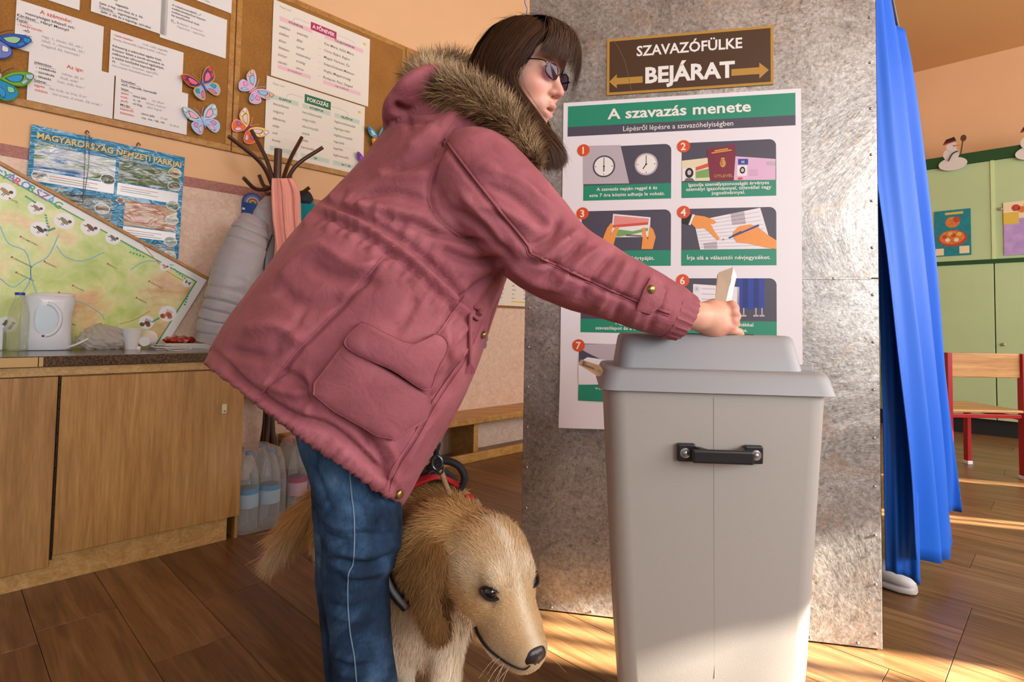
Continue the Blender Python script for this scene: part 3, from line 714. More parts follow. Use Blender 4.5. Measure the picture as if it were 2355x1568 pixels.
for x, y in ((200, 304), (318, 332)):
    tubeobj('hook', [wp(x - 4, y + 2, 0.012), wp(x, y - 4, 0.028), wp(x + 5, y + 2, 0.02)], 0.0022, m_wire, wt, 6, 8)

# ------------------------------------------------------------------ tilted map of the country
def mapcol(t):
    v = t.coord((1, 1, 1)); a = t.noise(v, 4.2, 8, 0.62, 0.7); b = t.noise(v, 22, 5, 0.6, 0.4)
    o = t.ramp(a, [(0.30, '#a4c654'), (0.46, '#c3d873'), (0.54, '#d6dd8e'), (0.60, '#e6c98a'), (0.67, '#dda074'), (0.78, '#c8785a')])
    return t.mix(0.3, o, t.ramp(b, [(0.35, '#b8d070'), (0.65, '#f4efc4')]), 'MIX')
def mapm(t):
    t.link(mapcol(t), t.b.inputs['Base Color']); t.b.inputs['Roughness'].default_value = 0.3
    t.bump(t.noise(t.coord(), 7, 3, 0.5, 0.6), 0.35, 0.01)
m_map = custom('map_print', mapm)
MAPR = math.radians(-27.5)
mex = U * math.cos(MAPR) + ZV * math.sin(MAPR); mey = -U * math.sin(MAPR) + ZV * math.cos(MAPR)
MAPT = WALL_T - 0.055
cs, cz = wall_sz(478, 641, MAPT)
MW, MH = 1.28, 0.80
mo = room(cs, MAPT, cz) - mex * MW
mt = thing('wall_map', 'large framed relief map leaning tilted against the wall behind the kettle', 'map', mo)
MB().box(mo + mex * MW / 2 - mey * MH / 2 + N * 0.008, (MW / 2, MH / 2, 0.006), (mex, mey, -N)).build('backing', m_paper, mt)
for c, hf in ((mo + mex * MW / 2, (MW / 2, 0.007, 0.011)), (mo + mex * MW / 2 - mey * MH, (MW / 2, 0.007, 0.011))):
    MB().box(c, hf, (mex, mey, -N), 0.002).build('frame_bar', m_cframe, mt)
ms = Sheet(mo + N * 0.0012, mex, mey, mt)
ms.rect('margin', M('map_margin', '#e9ece8', 0.35), 0, 0.008, MW, MH - 0.008, 0)
ms.rect('border_line', M('map_border', '#3fa06a', 0.4), 0.03, 0.036, MW - 0.035, MH - 0.045, 1)
ms.rect('map_field', m_map, 0.036, 0.042, MW - 0.041, MH - 0.051, 2, nx=4)
XR = MW
def mpx(px, py):                                     # pixel -> sheet coordinates
    p = PP(px, py, N, MAPT) - mo; return float(p @ mex), float(-p @ mey)
for ch, px, py, cc in (('Y', 8, 410, '#35a06a'), ('A', 22, 414, '#7a7ac0'), ('R', 36, 424, '#d24a6a'), ('O', 55, 432, '#4a8ad0'), ('R', 70, 441, '#3aa068'), ('S', 83, 449, '#8a70b8'), ('Z', 98, 457, '#8a5ab0'), ('Á', 113, 466, '#6ab0d8'), ('G', 129, 477, '#50a050'), ('G', -12, 402, '#4a8ad0'), ('A', -28, 395, '#d24a6a')):
    x, y = mpx(px, py); ms.text('map_title', M('title_' + cc[1:], cc, 0.4), ch, x, y, 0.030, None, 'C', 4, 0.02)
m_river = M('river_blue', '#7ab8c8', 0.4); m_dot = M('dot_green', '#35a878', 0.4); m_city = M('city_red', '#d2402c', 0.5)
for pl in ([(0, 520), (20, 560), (60, 580), (70, 640), (40, 690)], [(130, 565), (150, 590), (190, 600), (240, 580)], [(155, 700), (185, 695), (230, 720), (240, 735)], [(90, 690), (70, 620), (110, 590), (135, 540)], [(0, 640), (30, 660), (60, 640)], [(300, 620), (340, 600), (400, 610)]):
    ms.line('river', m_river, spline([mpx(*q) for q in pl], 16), 0.004, 3)
for pl in ([(345, 715), (310, 735), (275, 745)], [(330, 565), (380, 620), (430, 650)]):
    ms.line('border_road', M('map_orange', '#cc9a4a', 0.5), spline([mpx(*q) for q in pl], 10), 0.004, 3)
m_wd = M('map_white', '#eceff0', 0.35)
for i, (px, py, r, cc) in enumerate([(12, 440, 0.034, '#b08a5a'), (84, 478, 0.028, '#9a7a60'), (92, 527, 0.032, '#4a3c38'), (148, 508, 0.035, '#8a8a60'), (208, 523, 0.035, '#7a5040'), (260, 547, 0.029, '#6a6a70'), (379, 612, 0.022, '#d89070'), (432, 650, 0.022, '#6a6a38'), (386, 721, 0.037, '#d8805a'), (337, 741, 0.031, '#8a6238'), (16, 746, 0.032, '#7a8a40')]):
    x, y = mpx(px, py); ms.disc('round_picture', m_wd, x, y, r, 4)
    cm = M('creature_' + cc[1:], cc, 0.5); c2 = M('creature_dark', '#4a3a34', 0.5)
    if px in (386, 337): 
        for k in range(5): ms.disc('creature', cm, x + r * (0.4 * math.cos(k * 2.4)), y + r * (0.25 + 0.3 * math.sin(k * 1.9)), r * 0.3, 5, 10)
        for k in range(4): ms.line('creature', c2 if px == 337 else cm, [(x - r * 0.2 + k * r * 0.16, y), (x - r * 0.3 + k * r * 0.22, y - r * 0.5)], r * 0.08, 5)
    elif px in (432,):
        for sg in (-1, 1): ms.poly('creature', cm, [(x, y), (x + sg * r * 0.6, y - r * 0.55), (x + sg * r * 0.5, y + r * 0.4)][::sg], 5)
    elif px == 16:
        for k in range(7): ms.disc('creature', M('flower_violet', '#7a3a8a', 0.5) if k % 2 else cm, x + r * (0.45 * math.cos(k * 2.1)), y + r * (0.4 * math.sin(k * 2.9)), r * 0.2, 5, 10)
    else:
        ms.disc('creature', cm, x, y, r * 0.55, 5, 14, r * 0.24, 0.35); ms.disc('creature', c2, x + r * 0.48, y - r * 0.22, r * 0.2, 5, 10)
        ms.poly('creature', cm, [(x - r * 0.4, y), (x - r * 0.85, y + r * 0.1), (x - r * 0.4, y + r * 0.2)], 5)
        ms.line('creature', c2, [(x, y + r * 0.2), (x - r * 0.05, y + r * 0.6)], r * 0.07, 5); ms.line('creature', c2, [(x + r * 0.15, y + r * 0.2), (x + r * 0.12, y + r * 0.6)], r * 0.07, 5)
for a, b in (((60, 452), (80, 465)), ((105, 495), (110, 520)), ((112, 522), (108, 540)), ((125, 525), (112, 530)), ((402, 620), (425, 640)), ((434, 675), (425, 700)), ((300, 580), (330, 590)), ((290, 560), (315, 575)), ((350, 740), (365, 732))):
    for k in range(5):
        x, y = mpx(a[0] + (b[0] - a[0]) * k / 4, a[1] + (b[1] - a[1]) * k / 4); ms.disc('dotted_line', m_dot, x, y, 0.0045, 4, 10)
for tx, px, py in (('SZOMBATHELY', 50, 548), ('BUDAPEST', 105, 605), ('SZÉKESFEHÉRVÁR', 30, 595), ('DUNAÚJVÁROS', 40, 630), ('SZOLNOK', 170, 660), ('KECSKEMÉT', 138, 676), ('SZEGED', 155, 742), ('DEBRECEN', 316, 688), ('MISKOLC', 250, 610), ('GYŐR', 25, 460), ('NYÍREGYHÁZA', 345, 650)):
    x, y = mpx(px, py); ms.text('city_name', m_ink, tx, x, y, 0.0062, None, 'L', 5, 0.005); ms.disc('city_dot', m_city, x - 0.006, y - 0.004, 0.004, 5, 10)
ms.done()

# ================================================================== CABINET AND COUNTER
m_oakz = wood('oak_veneer', '#ad8046', '#cb9a58', '#dbb070', 'Z', 1.2, 0.4, rand=True, coat=0.15)
m_oakx = wood('oak_veneer_across', '#b88c50', '#d0a464', '#dfb87c', 'X', 1.2, 0.42, rand=False)
m_dark = M('dark_gap', '#1a1512', 0.8)
CF = 2.462; CS0, CS1 = -1.1, 0.925; CTZ = 0.768
gs, _ = wall_sz(136, 900, CF)
_, dz = wall_sz(140, 865, CF)
cab = thing('base_cabinet', 'long oak veneer base cabinet under the counter with the kettle', 'cabinet', room(0, 2.7, 0))
sbox(MB(), CS0, CS1 - 0.012, CF + 0.02, 3.02, 0.10, CTZ - 0.036).build('carcass', m_oakz, cab)
sbox(MB(), CS0, CS1 - 0.04, CF + 0.025, CF + 0.043, 0.0, 0.099).build('toe_board', m_oakx, cab)
sbox(MB(), CS0, CS1, CF, CF + 0.019, dz + 0.003, CTZ - 0.037).build('top_rail', m_oakx, cab)
sbox(MB(), CS1 - 0.0115, CS1, CF + 0.02, 3.02, 0.0, CTZ - 0.037).build('end_panel', m_oakz, cab)
d1 = sbox(MB(), CS0, gs - 0.004, CF, CF + 0.019, 0.062, dz - 0.001, 0.0015).build('door', m_oakz, cab)
d2 = sbox(MB(), gs + 0.005, CS1, CF, CF + 0.019, 0.096, dz - 0.003, 0.0015).build('door', m_oakz, cab)
sbox(MB(), gs - 0.004, gs + 0.005, CF + 0.012, CF + 0.0195, 0.08, dz).build('gap_shadow_strip', m_dark, cab)
hm = MB()
for k in range(15): hm.tube([room(gs + 0.001, CF + 0.008, 0.11 + k * 0.040), room(gs + 0.001, CF + 0.008, 0.145 + k * 0.040)], 0.0035, 6)
hm.build('piano_hinge', M('brown_steel', '#4a3a30', 0.45, 0.6), cab)
hx = wall_sz(515, 940, CF)
lp = MB(); lp.box(room(hx[0], CF - 0.002, hx[1]), (0.011, 0.0025, 0.02), (U, N, ZV), 0.002)
lk = lp.build('lock_plate', M('satin_metal', '#b8a888', 0.35, 0.8), d2)
MB().lathe([(0.0035, 0), (0.0035, 0.002)], room(hx[0] + 0.002, CF - 0.0045, hx[1] - 0.009), 10, -N).build('screw', m_wire, lk)
def counter_mat(t):
    v = t.coord(); a = t.noise(v, 160, 4, 0.75); t.link(t.ramp(a, [(0.35, '#2e2621'), (0.52, '#5a4a3c'), (0.7, '#8a6e50')]), t.b.inputs['Base Color']); t.b.inputs['Roughness'].default_value = 0.14
m_count = custom('counter_laminate', counter_mat)
ct = thing('worktop', 'dark speckled worktop on the oak base cabinet', 'worktop', room(0, 2.7, CTZ - 0.035))
sbox(MB(), CS0, CS1 + 0.02, CF - 0.018, 3.03, CTZ - 0.035, CTZ, 0.003).build('slab', m_count, ct)
es, _ = wall_sz(100, 822, CF - 0.02)
sbox(MB(), CS0, es - 0.014, CF - 0.0205, CF - 0.0178, CTZ - 0.034, CTZ - 0.003).build('edge_band', M('yellow_edge_band', '#c8a466', 0.5), ct)
sbox(MB(), es - 0.011, es, CF - 0.0205, CF - 0.0178, CTZ - 0.034, CTZ - 0.003).build('edge_band', M('yellow_edge_band', '#c8a466', 0.5), ct)
sbox(MB(), es, CS1 + 0.02, CF - 0.0205, CF - 0.0178, CTZ - 0.034, CTZ - 0.003).build('edge_band', m_count, ct)

# ------------------------------------------------------------------ things on the counter
def K(px, py): return PZ(px, py, CTZ)
# kettle: a jug with the handle towards the viewer
m_white = M('white_plastic', '#dde4ec', 0.22, spec=0.5); m_greyp = M('pale_blue_plastic', '#bfd2de', 0.3)
kb = K(105, 806); kc = kb + nrm([kb[0], kb[1], 0]) * 0.055
fw = nrm([-kc[0], -kc[1], 0]); rt = nrm(np.cross([0, 0, 1.0], -fw)) * -1
rt = np.array([-fw[1], fw[0], 0]); rt = rt if rt[0] > 0 else -rt
kt = thing('electric_kettle', 'white jug kettle with a red indicator standing on the worktop', 'kettle', kc)
def loft(secs, n=40, power=2.0, caps=True):
    """secs: (centre, e1, e2); closed tube of superellipse sections"""
    v, f = [], []
    for c, e1, e2 in secs:
        c, e1, e2 = (np.asarray(q, float) for q in (c, e1, e2))
        for i in range(n):
            t = 2 * PI * i / n; a, b = math.cos(t), math.sin(t)
            v.append(c + e1 * (abs(a) ** (2 / power) * (1 if a >= 0 else -1)) + e2 * (abs(b) ** (2 / power) * (1 if b >= 0 else -1)))
    m = len(secs)
    f = [(k * n + i, k * n + (i + 1) % n, (k + 1) * n + (i + 1) % n, (k + 1) * n + i) for k in range(m - 1) for i in range(n)]
    if caps: f += [tuple(range(n))[::-1], tuple((m - 1) * n + i for i in range(n))]
    return v, f
KS = 1.0 / (FPX / kc[1])                              # metres per pixel at the kettle
def kpt(dx, dy, df=0.0): return kc + rt * dx * KS + ZV * (-dy) * KS + fw * df
v, f = loft([(kpt(0, -1), rt * 0.079, fw * 0.060), (kpt(0, -4), rt * 0.083, fw * 0.064), (kpt(-1, -40), rt * 0.080, fw * 0.063), (kpt(0, -85), rt * 0.078, fw * 0.060), (kpt(2, -110), rt * 0.083, fw * 0.062), (kpt(0, -121), rt * 0.084, fw * 0.062), (kpt(0, -124), rt * 0.078, fw * 0.056)], 40, 2.6)
jug = obj('jug', v, f, m_white, kt, True)
v, f = loft([(kpt(4, -123), rt * 0.076, fw * 0.055), (kpt(10, -129), rt * 0.068, fw * 0.05), (kpt(14, -131), rt * 0.045, fw * 0.035)], 32, 2.4); obj('lid', v, f, m_white, kt, True)
MB().prism([kpt(-45, -122, 0.025), kpt(-52, -125, 0.0), kpt(-45, -122, -0.025), kpt(-44, -112, 0.0)], ZV * 0.004).build('spout', m_white, kt)
gp = [kpt(-3 + 37 * a, -70 + 32 * b, 0.063) for a, b in [(math.copysign(abs(math.cos(q)) ** 0.6, math.cos(q)) * 0.5 if math.cos(q) < 0 else math.cos(q) * 0.62, math.sin(q)) for q in np.linspace(0, 2 * PI, 28, endpoint=False)]]
MB().prism(gp[::-1], fw * 0.003).build('grip_recess', m_greyp, kt, label='pale bluish recessed grip')
hr = [kpt(-3 + 37 * 0.62 * 1.12 * math.cos(q), -70 + 36 * math.sin(q), 0.064) for q in np.linspace(-1.5, 1.5, 16)]
tubeobj('handle', hr, 0.008, m_white, kt, 8)
MB().lathe([(0.0045, 0), (0.0045, 0.004), (0.002, 0.005)], kpt(-6, -33, 0.063), 12, fw).build('indicator', M('red_lamp', '#8a1030', 0.2), kt)
v, f = loft([(kc + ZV * -0.0 + ZV * 0.001, rt * 0.074, fw * 0.056), (kc + ZV * 0.006, rt * 0.074, fw * 0.056)], 32, 2.6); obj('base_ring', v, f, M('grey_plastic', '#6a7078', 0.5), kt)
tubeobj('power_cord', [kpt(36, -6, 0.045), kpt(52, -12, 0.05), kpt(76, -26, 0.04)], 0.0045, m_white, kt, 8, 10)
# clear plastic
def clearfn(c, tint=0.9, a=0.86, rough=0.05, hi=0.55):
    def fn(t):
        o = t.n['Material Output']; tr = t.add('ShaderNodeBsdfTransparent'); tr.inputs[0].default_value = lin(c)
        gl = t.add('ShaderNodeBsdfGlossy'); gl.inputs['Roughness'].default_value = rough
        lw = t.add('ShaderNodeLayerWeight'); lw.inputs[0].default_value = 0.35
        mr = t.add('ShaderNodeMapRange'); mr.inputs[3].default_value = 1 - a; mr.inputs[4].default_value = hi; t.link(lw.outputs['Facing'], mr.inputs[0])
        mx = t.add('ShaderNodeMixShader'); t.link(mr.outputs[0], mx.inputs[0]); t.link(tr.outputs[0], mx.inputs[1]); t.link(gl.outputs[0], mx.inputs[2]); t.link(mx.outputs[0], o.inputs[0])
    return fn
def hazefn(c, lo, hi, rough):
    def fn(t):
        t.b.inputs['Base Color'].default_value = lin(c); t.b.inputs['Roughness'].default_value = rough; t.b.inputs['Specular IOR Level'].default_value = 0.7
        lw = t.add('ShaderNodeLayerWeight'); lw.inputs[0].default_value = 0.4
        mr = t.add('ShaderNodeMapRange'); mr.inputs[3].default_value = lo; mr.inputs[4].default_value = hi; t.link(lw.outputs['Facing'], mr.inputs[0]); t.link(mr.outputs[0], t.b.inputs['Alpha'])
    return fn
m_clear = custom('clear_plastic', hazefn('#dfe8ea', 0.12, 0.6, 0.08)); m_clearg = custom('greenish_plastic', hazefn('#d0d8b0', 0.16, 0.6, 0.08)); m_film = custom('shrink_film', hazefn('#eceef0', 0.10, 0.5, 0.2))
def bottle_prof(h, r, neck=0.014):
    return [(r * 0.8, 0), (r, 0.01), (r * 0.97, h * 0.2), (r, h * 0.3), (r, h * 0.55), (r * 0.96, h * 0.64), (r * 0.80, h * 0.76), (r * 0.45, h * 0.90), (neck, h * 0.93), (neck, h * 0.965)]
def bottle(name, label, cat, base, h, r, mat, capm, group=None, lab=None, tilt=None):
    t = thing(name, label, cat, base, group)
    ax = ZV if tilt is None else nrm(tilt)
    MB().lathe(bottle_prof(h, r), base, 20, ax).build('bottle_body', mat, t, True)
    MB().lathe([(0.0155, h * 0.955), (0.0155, h * 0.998), (0.013, h)], base, 16, ax).build('cap', capm, t, True)
    if lab:
        MB().lathe([(r * 1.012, h * 0.30), (r * 1.012, h * 0.54)], base, 20, ax).build('bottle_label', lab, t, True)
        MB().lathe([(r * 1.02, h * 0.47), (r * 1.02, h * 0.54)], base, 20, ax).build('label_band', M('label_blue', '#2f8fc4', 0.5) if label.startswith('blue') else M('label_magenta', '#b0206a', 0.5), t, True)
    return t
bottle('plastic_bottle', 'clear plastic bottle with a dark blue cap beside the kettle', 'bottle', room(0.232, 2.845, CTZ), 0.222, 0.032, m_clearg, M('blue_cap', '#12389c', 0.4))
# bag of thin plastic: a crumpled hollow shape
def bagfn(t):
    o_ = t.n['Material Output']; df_ = t.add('ShaderNodeBsdfDiffuse'); tl_ = t.add('ShaderNodeBsdfTranslucent'); gl_ = t.add('ShaderNodeBsdfGlossy'); tr_n = t.add('ShaderNodeBsdfTransparent')
    for q_ in (df_, tl_): q_.inputs[0].default_value = (0.95, 0.95, 0.96, 1)
    gl_.inputs['Roughness'].default_value = 0.25
    t.bump(t.noise(t.coord(), 45, 5, 0.6, 2.0), 0.9, 0.01); nm_ = t.b.inputs['Normal'].links[0].from_socket
    for q_ in (df_, gl_): t.link(nm_, q_.inputs['Normal'])
    a, b, c = (t.add('ShaderNodeMixShader') for _ in range(3)); a.inputs[0].default_value = 0.45; b.inputs[0].default_value = 0.12; c.inputs[0].default_value = 0.35
    t.link(df_.outputs[0], a.inputs[1]); t.link(tl_.outputs[0], a.inputs[2]); t.link(a.outputs[0], b.inputs[1]); t.link(gl_.outputs[0], b.inputs[2]); t.link(b.outputs[0], c.inputs[1]); t.link(tr_n.outputs[0], c.inputs[2]); t.link(c.outputs[0], o_.inputs[0])
m_bag = custom('bag_film', bagfn)
bb = room(0.502, 2.905, CTZ)
def bag(p):
    d = sm(sd_ell(p, bb + ZV * 0.035, (0.088, 0.075, 0.042)), sd_ell(p, bb + ZV * 0.055 + U * 0.005, (0.066, 0.052, 0.048)), 0.03)
    d = np.maximum(d, (float(bb[2]) + 0.002) - p[..., 2])
    return d + 0.006 * np.sin(p[..., 0] * 95 + 3 * np.sin(p[..., 2] * 60)) * np.sin(p[..., 1] * 70 + p[..., 2] * 80) + 0.004 * np.sin(p[..., 2] * 210 + p[..., 0] * 170 + 2 * np.sin(p[..., 1] * 120))
v, f = surface(bag, bb - [0.16, 0.13, 0.01], bb + [0.16, 0.13, 0.15], 0.005)
obj('plastic_bag', v, f, m_bag, None, True, label='crumpled thin white plastic bag lying beside the kettle', cat='plastic bag')
m_cup = M('cup_white', '#e9e9ea', 0.35)
cupp = [(0.022, 0), (0.023, 0.004), (0.0345, 0.082), (0.036, 0.085), (0.034, 0.085), (0.0325, 0.08), (0.0215, 0.006)]
def cup(label, base, ax=ZV, sc_=1.0):
    t = thing('foam_cup', label, 'cup', base, 'white drinking cups on the counter')
    MB().lathe([(a * sc_, b * sc_) for a, b in cupp], base, 24, ax).build('cup_wall', m_cup, t, True)
    q = np.asarray(base) + nrm(ax) * 0.084 * sc_
    MB().lathe([(0.0345 * sc_, 0), (0.037 * sc_, 0.001), (0.037 * sc_, 0.004), (0.0345 * sc_, 0.004)], q, 24, ax).build('rim', m_cup, t, True)
cup('white cup standing upright at the front beside the plastic bag', K(303, 803) + N * 0.015)
cup('white cup standing behind the upright front cup', room(0.572, 2.975, CTZ), sc_=1.0)
cup('white cup lying on its side, bottom towards the viewer', K(336, 803) + N * 0.035 + ZV * 0.032, nrm(N * 0.8 + U * 0.35 + ZV * 0.12), 0.95)
for i, (x, y, r) in enumerate(((321, 803, 0.008), (352, 801, 0.007))):
    obj('bottle_cap', *(lambda m_: (m_.v, m_.f))(MB().lathe([(r, 0), (r, 0.010), (r * 0.8, 0.012)], K(x, y) + N * 0.02, 14)), m_cup, None, True, label=('tiny white cap between the upright cup and the lying cup', 'tiny white cap between the lying cup and the napkins')[i], cat='cap')
np_ = thing('napkin_stack', 'loose stack of white paper napkins at the counter edge', 'napkins', K(420, 800))
for i in range(7):
    c = K(425 + i * 2, 803) + N * (0.075) + ZV * (0.0015 + i * 0.0032) + U * 0.02 * math.sin(i * 2.1)
    a = 0.12 * math.sin(i * 1.7)
    MB().box(c, (0.105 - 0.004 * i, 0.06, 0.0011), (U * math.cos(a) + N * math.sin(a), N * math.cos(a) - U * math.sin(a), ZV + U * 0.02 * math.sin(i)), 0.0008).build('napkin', m_paper, np_)
tubeobj('folded_edge', [K(372, 801) + ZV * 0.004, K(388, 797) + ZV * 0.012, K(420, 800) + ZV * 0.014, K(440, 805) + ZV * 0.005, K(400, 808) + ZV * 0.004, K(372, 801) + ZV * 0.003], 0.003, m_paper, np_, 6, 24, flat=0.5)
pb = room(0.815, 2.965, CTZ + 0.012)
v, f = surface(lambda p: sd_ell(p, pb + ZV * 0.022, (0.066, 0.066, 0.020)) + 0.004 * np.sin(p[..., 0] * 160 + p[..., 1] * 90) * np.sin(p[..., 2] * 190), pb - [0.09, 0.09, 0.01], pb + [0.09, 0.09, 0.06], 0.004)
def packf(t):
    a = t.noise(t.coord(), 22, 3); t.link(t.ramp(a, [(0.42, '#8a7262'), (0.47, '#a41f16'), (0.6, '#b02a1e'), (0.68, '#d8cfc8')]), t.b.inputs['Base Color']); t.b.inputs['Roughness'].default_value = 0.25
obj('snack_packet', v, f, custom('packet_print', packf), None, True, label='crumpled brown and red snack packet behind the napkins', cat='packet')
wb = room(0.135, 2.95, CTZ)
wbx = thing('white_box', 'white box half cut by the left edge, on the counter behind the bottle', 'box', wb)
MB().box(wb + ZV * 0.045, (0.06, 0.05, 0.044), (U, N, ZV), 0.004).build('box_body', m_white, wbx); MB().box(wb + ZV * 0.091, (0.062, 0.052, 0.006), (U, N, ZV), 0.003).build('lid', m_white, wbx)
tubeobj('black_cable', [room(0.05, 2.66, CTZ + 0.003), room(0.12, 2.70, CTZ + 0.003), room(0.17, 2.78, CTZ + 0.003), room(0.16, 2.88, CTZ + 0.003)], 0.003, m_ink, None, 6, 14, label='thin dark cable lying on the counter at the left edge', cat='cable')

# ================================================================== COAT STAND
m_bent = M('brown_enamel', '#4a3022', 0.32, 0.2); m_bentw = M('dark_bentwood', '#3c2114', 0.35, coat=0.3)
ST = 2.90
def sp(px, py, dt=0.0): return PP(px, py, N, ST + dt)
p_top = sp(640, 343); ps, pz = float(U @ p_top), float(p_top[2])
stand = thing('coat_stand', 'brown metal coat stand with curved hooks between the cabinet and the woman', 'coat stand', room(ps, ST, 0))
tubeobj('pole', [room(ps, ST, 0.25), room(ps, ST, pz - 0.16), room(ps, ST, pz)], 0.019, m_bent, stand, 14)
for tip, mid, root, dt in (((525, 313), (600, 375), (632, 440), -0.12), ((578, 299), (612, 365), (636, 440), 0.06), ((694, 316), (665, 372), (643, 440), 0.10), ((742, 339), (680, 382), (650, 440), -0.10)):
    tubeobj('coat_hook', [sp(*root), sp(*mid, dt * 0.5), sp(*tip, dt)], [0.011, 0.0105, 0.0095], m_bent, stand, 10, 14)
for tip, mid, root, dt in (((560, 409), (590, 435), (630, 432), -0.10), ((596, 403), (608, 428), (632, 432), 0.05), ((712, 431), (690, 443), (648, 436), -0.08), ((668, 405), (662, 430), (646, 438), 0.09), ((608, 432), (615, 445), (634, 440), 0.12)):
    tubeobj('lower_hook', [sp(*root), sp(*mid, dt * 0.6), sp(*tip, dt)], [0.010, 0.0098, 0.0095], m_bent, stand, 10, 14)
for k in range(4):
    a = k * PI / 2 + 0.8; d = (U * math.cos(a) + N * math.sin(a)) * 0.62
    c = room(ps, ST, 0)
    tubeobj('base_leg', [c + ZV * 0.50 + d * 0.018, c + ZV * 0.34 + d * 0.028, c + ZV * 0.16 + d * 0.085, c + ZV * 0.03 + d * 0.20, c + ZV * 0.013 + d * 0.235], [0.016, 0.017, 0.016, 0.014, 0.012], m_bentw, stand, 10, 22)
m_ringb = tubeobj('brace_ring', [room(ps, ST, 0.2) + U * 0.07 * math.cos(q) + N * 0.05 * math.sin(q) for q in np.linspace(0, 2 * PI, 25)], 0.008, m_bentw, stand, 8)
# grey quilted jacket
def quilt(t):
    t.b.inputs['Base Color'].default_value = lin('#a5a0a4'); t.b.inputs['Roughness'].default_value = 0.38; t.b.inputs['Sheen Weight'].default_value = 0.1
    t.bump(t.noise(t.coord(), 60, 4, 0.6, 1.2), 0.35, 0.004)
m_quilt = custom('grey_nylon', quilt)
jk = thing('quilted_jacket', 'light grey quilted jacket hanging from the coat stand', 'jacket', sp(600, 800))
def tubesec(rows, pitch, depth, T, n=28, m=90, flat=0.8, seed=0):
    """rows: (px, py, half width px, dt); a quilted tube"""
    q = spline(np.array(rows, float), m); c = np.array([PP(a, b, N, T + d) for a, b, _, d in q]); dirs = np.gradient(c, axis=0); secs = []
    L = np.concatenate([[0], np.cumsum(np.linalg.norm(np.diff(c, axis=0), axis=1))])
    for i in range(m):
        w_ = q[i][2] * c[i][1] / FPX; ph = (L[i] / pitch) % 1.0
        w_ = w_ * (1 - depth * (1 - min(1, 9.0 * min(ph, 1 - ph)) ** 0.6))
        d = nrm(dirs[i]); e1 = nrm(np.cross(d, N)); secs.append((c[i], e1 * w_, N * w_ * flat))
    v, f = loft(secs, n, 2.2); v = np.array(v)
    v += 0.006 * np.stack([vnoise(v, 26, seed + 1), vnoise(v, 22, seed + 2), vnoise(v, 22, seed + 3)], 1)
    return v, f
v, f = tubesec([(588, 500, 30, -0.05), (572, 545, 44, -0.07), (548, 620, 52, -0.08), (520, 700, 47, -0.08), (500, 752, 41, -0.07), (491, 790, 38, -0.06)], 0.050, 0.20, ST); obj('sleeve', v, f, m_quilt, jk, True)
v, f = tubesec([(624, 455, 14, -0.02), (622, 490, 40, -0.01), (628, 560, 60, 0.0), (636, 700, 80, 0.0), (640, 860, 86, 0.0), (640, 905, 82, 0.0)], 0.055, 0.05, ST, flat=0.5, seed=5); obj('jacket_body', v, f, m_quilt, jk, True)
tubeobj('zip_edge', [sp(626, 540, -0.115), sp(612, 580, -0.125), sp(606, 640, -0.13), sp(604, 700, -0.13)], 0.004, M('zip_black', '#262428', 0.5), jk, 6, 12)
# pink scarf
def cloth_mat(name, c, bs=600, rough=0.85, sheen=0.3, b=0.2):
    return M(name, c, rough, spec=0.2, var=0.08, vscale=6, bump=b, bscale=bs, sheen=sheen)
m_scarf = cloth_mat('salmon_cotton', '#f0ab9c')
scf = thing('pink_scarf', 'salmon pink scarf hanging in folds over the grey jacket', 'scarf', sp(655, 600))
def drape(rows, amp, folds, T, n=44, m=40, seed=0, thick=0.004):
    q = spline(np.array(rows, float), m); v = []
    for i, (xl, xr, y, d) in enumerate(q):
        for j in range(n):
            a = j / (n - 1); px = xl + (xr - xl) * a; ph = folds * 2 * PI * a + 0.9 * math.sin(i / m * 3 + seed)
            dt = d - amp * (0.55 + 0.45 * i / m) * math.sin(ph) - amp * 0.6 * math.sin(2.3 * ph + seed) - 0.03 * math.sin(PI * a)
            v.append(PP(px + 3 * math.cos(ph), y, N, T + dt))
    f = [(i * n + j, i * n + j + 1, (i + 1) * n + j + 1, (i + 1) * n + j) for i in range(m - 1) for j in range(n - 1)]
    return v, f
v, f = drape([(624, 672, 410, -0.10), (622, 688, 440, -0.11), (624, 692, 500, -0.11), (630, 694, 560, -0.11), (626, 700, 620, -0.10), (640, 700, 680, -0.09)], 0.011, 2.6, ST - 0.03, seed=1)
o = obj('scarf_front', v, f, m_scarf, scf, True); sd_ = o.modifiers.new('thickness', 'SOLIDIFY'); sd_.thickness = 0.003
v, f = drape([(640, 676, 412, -0.02), (636, 690, 450, -0.01), (650, 694, 560, 0.0)], 0.008, 1.6, ST - 0.03, seed=3)
o = obj('scarf_back', v, f, m_scarf, scf, True); sd_ = o.modifiers.new('thickness', 'SOLIDIFY'); sd_.thickness = 0.003
tj = thing('teal_jacket', 'teal jacket hanging on the far side of the coat stand', 'jacket', sp(715, 700))
v, f = tubesec([(690, 452, 10, 0.05), (697, 470, 28, 0.05), (704, 520, 44, 0.05), (715, 650, 66, 0.05), (720, 780, 70, 0.05)], 5.0, 0.02, ST, flat=0.6, seed=9); obj('jacket_body', v, f, cloth_mat('teal_cloth', '#13858f'), tj, True)
v, f = tubesec([(684, 448, 9, 0.02), (700, 455, 20, 0.03), (712, 466, 15, 0.03)], 5.0, 0.02, ST, flat=0.6, seed=11); obj('collar', v, f, M('navy_collar', '#1c2430', 0.7), tj, True)
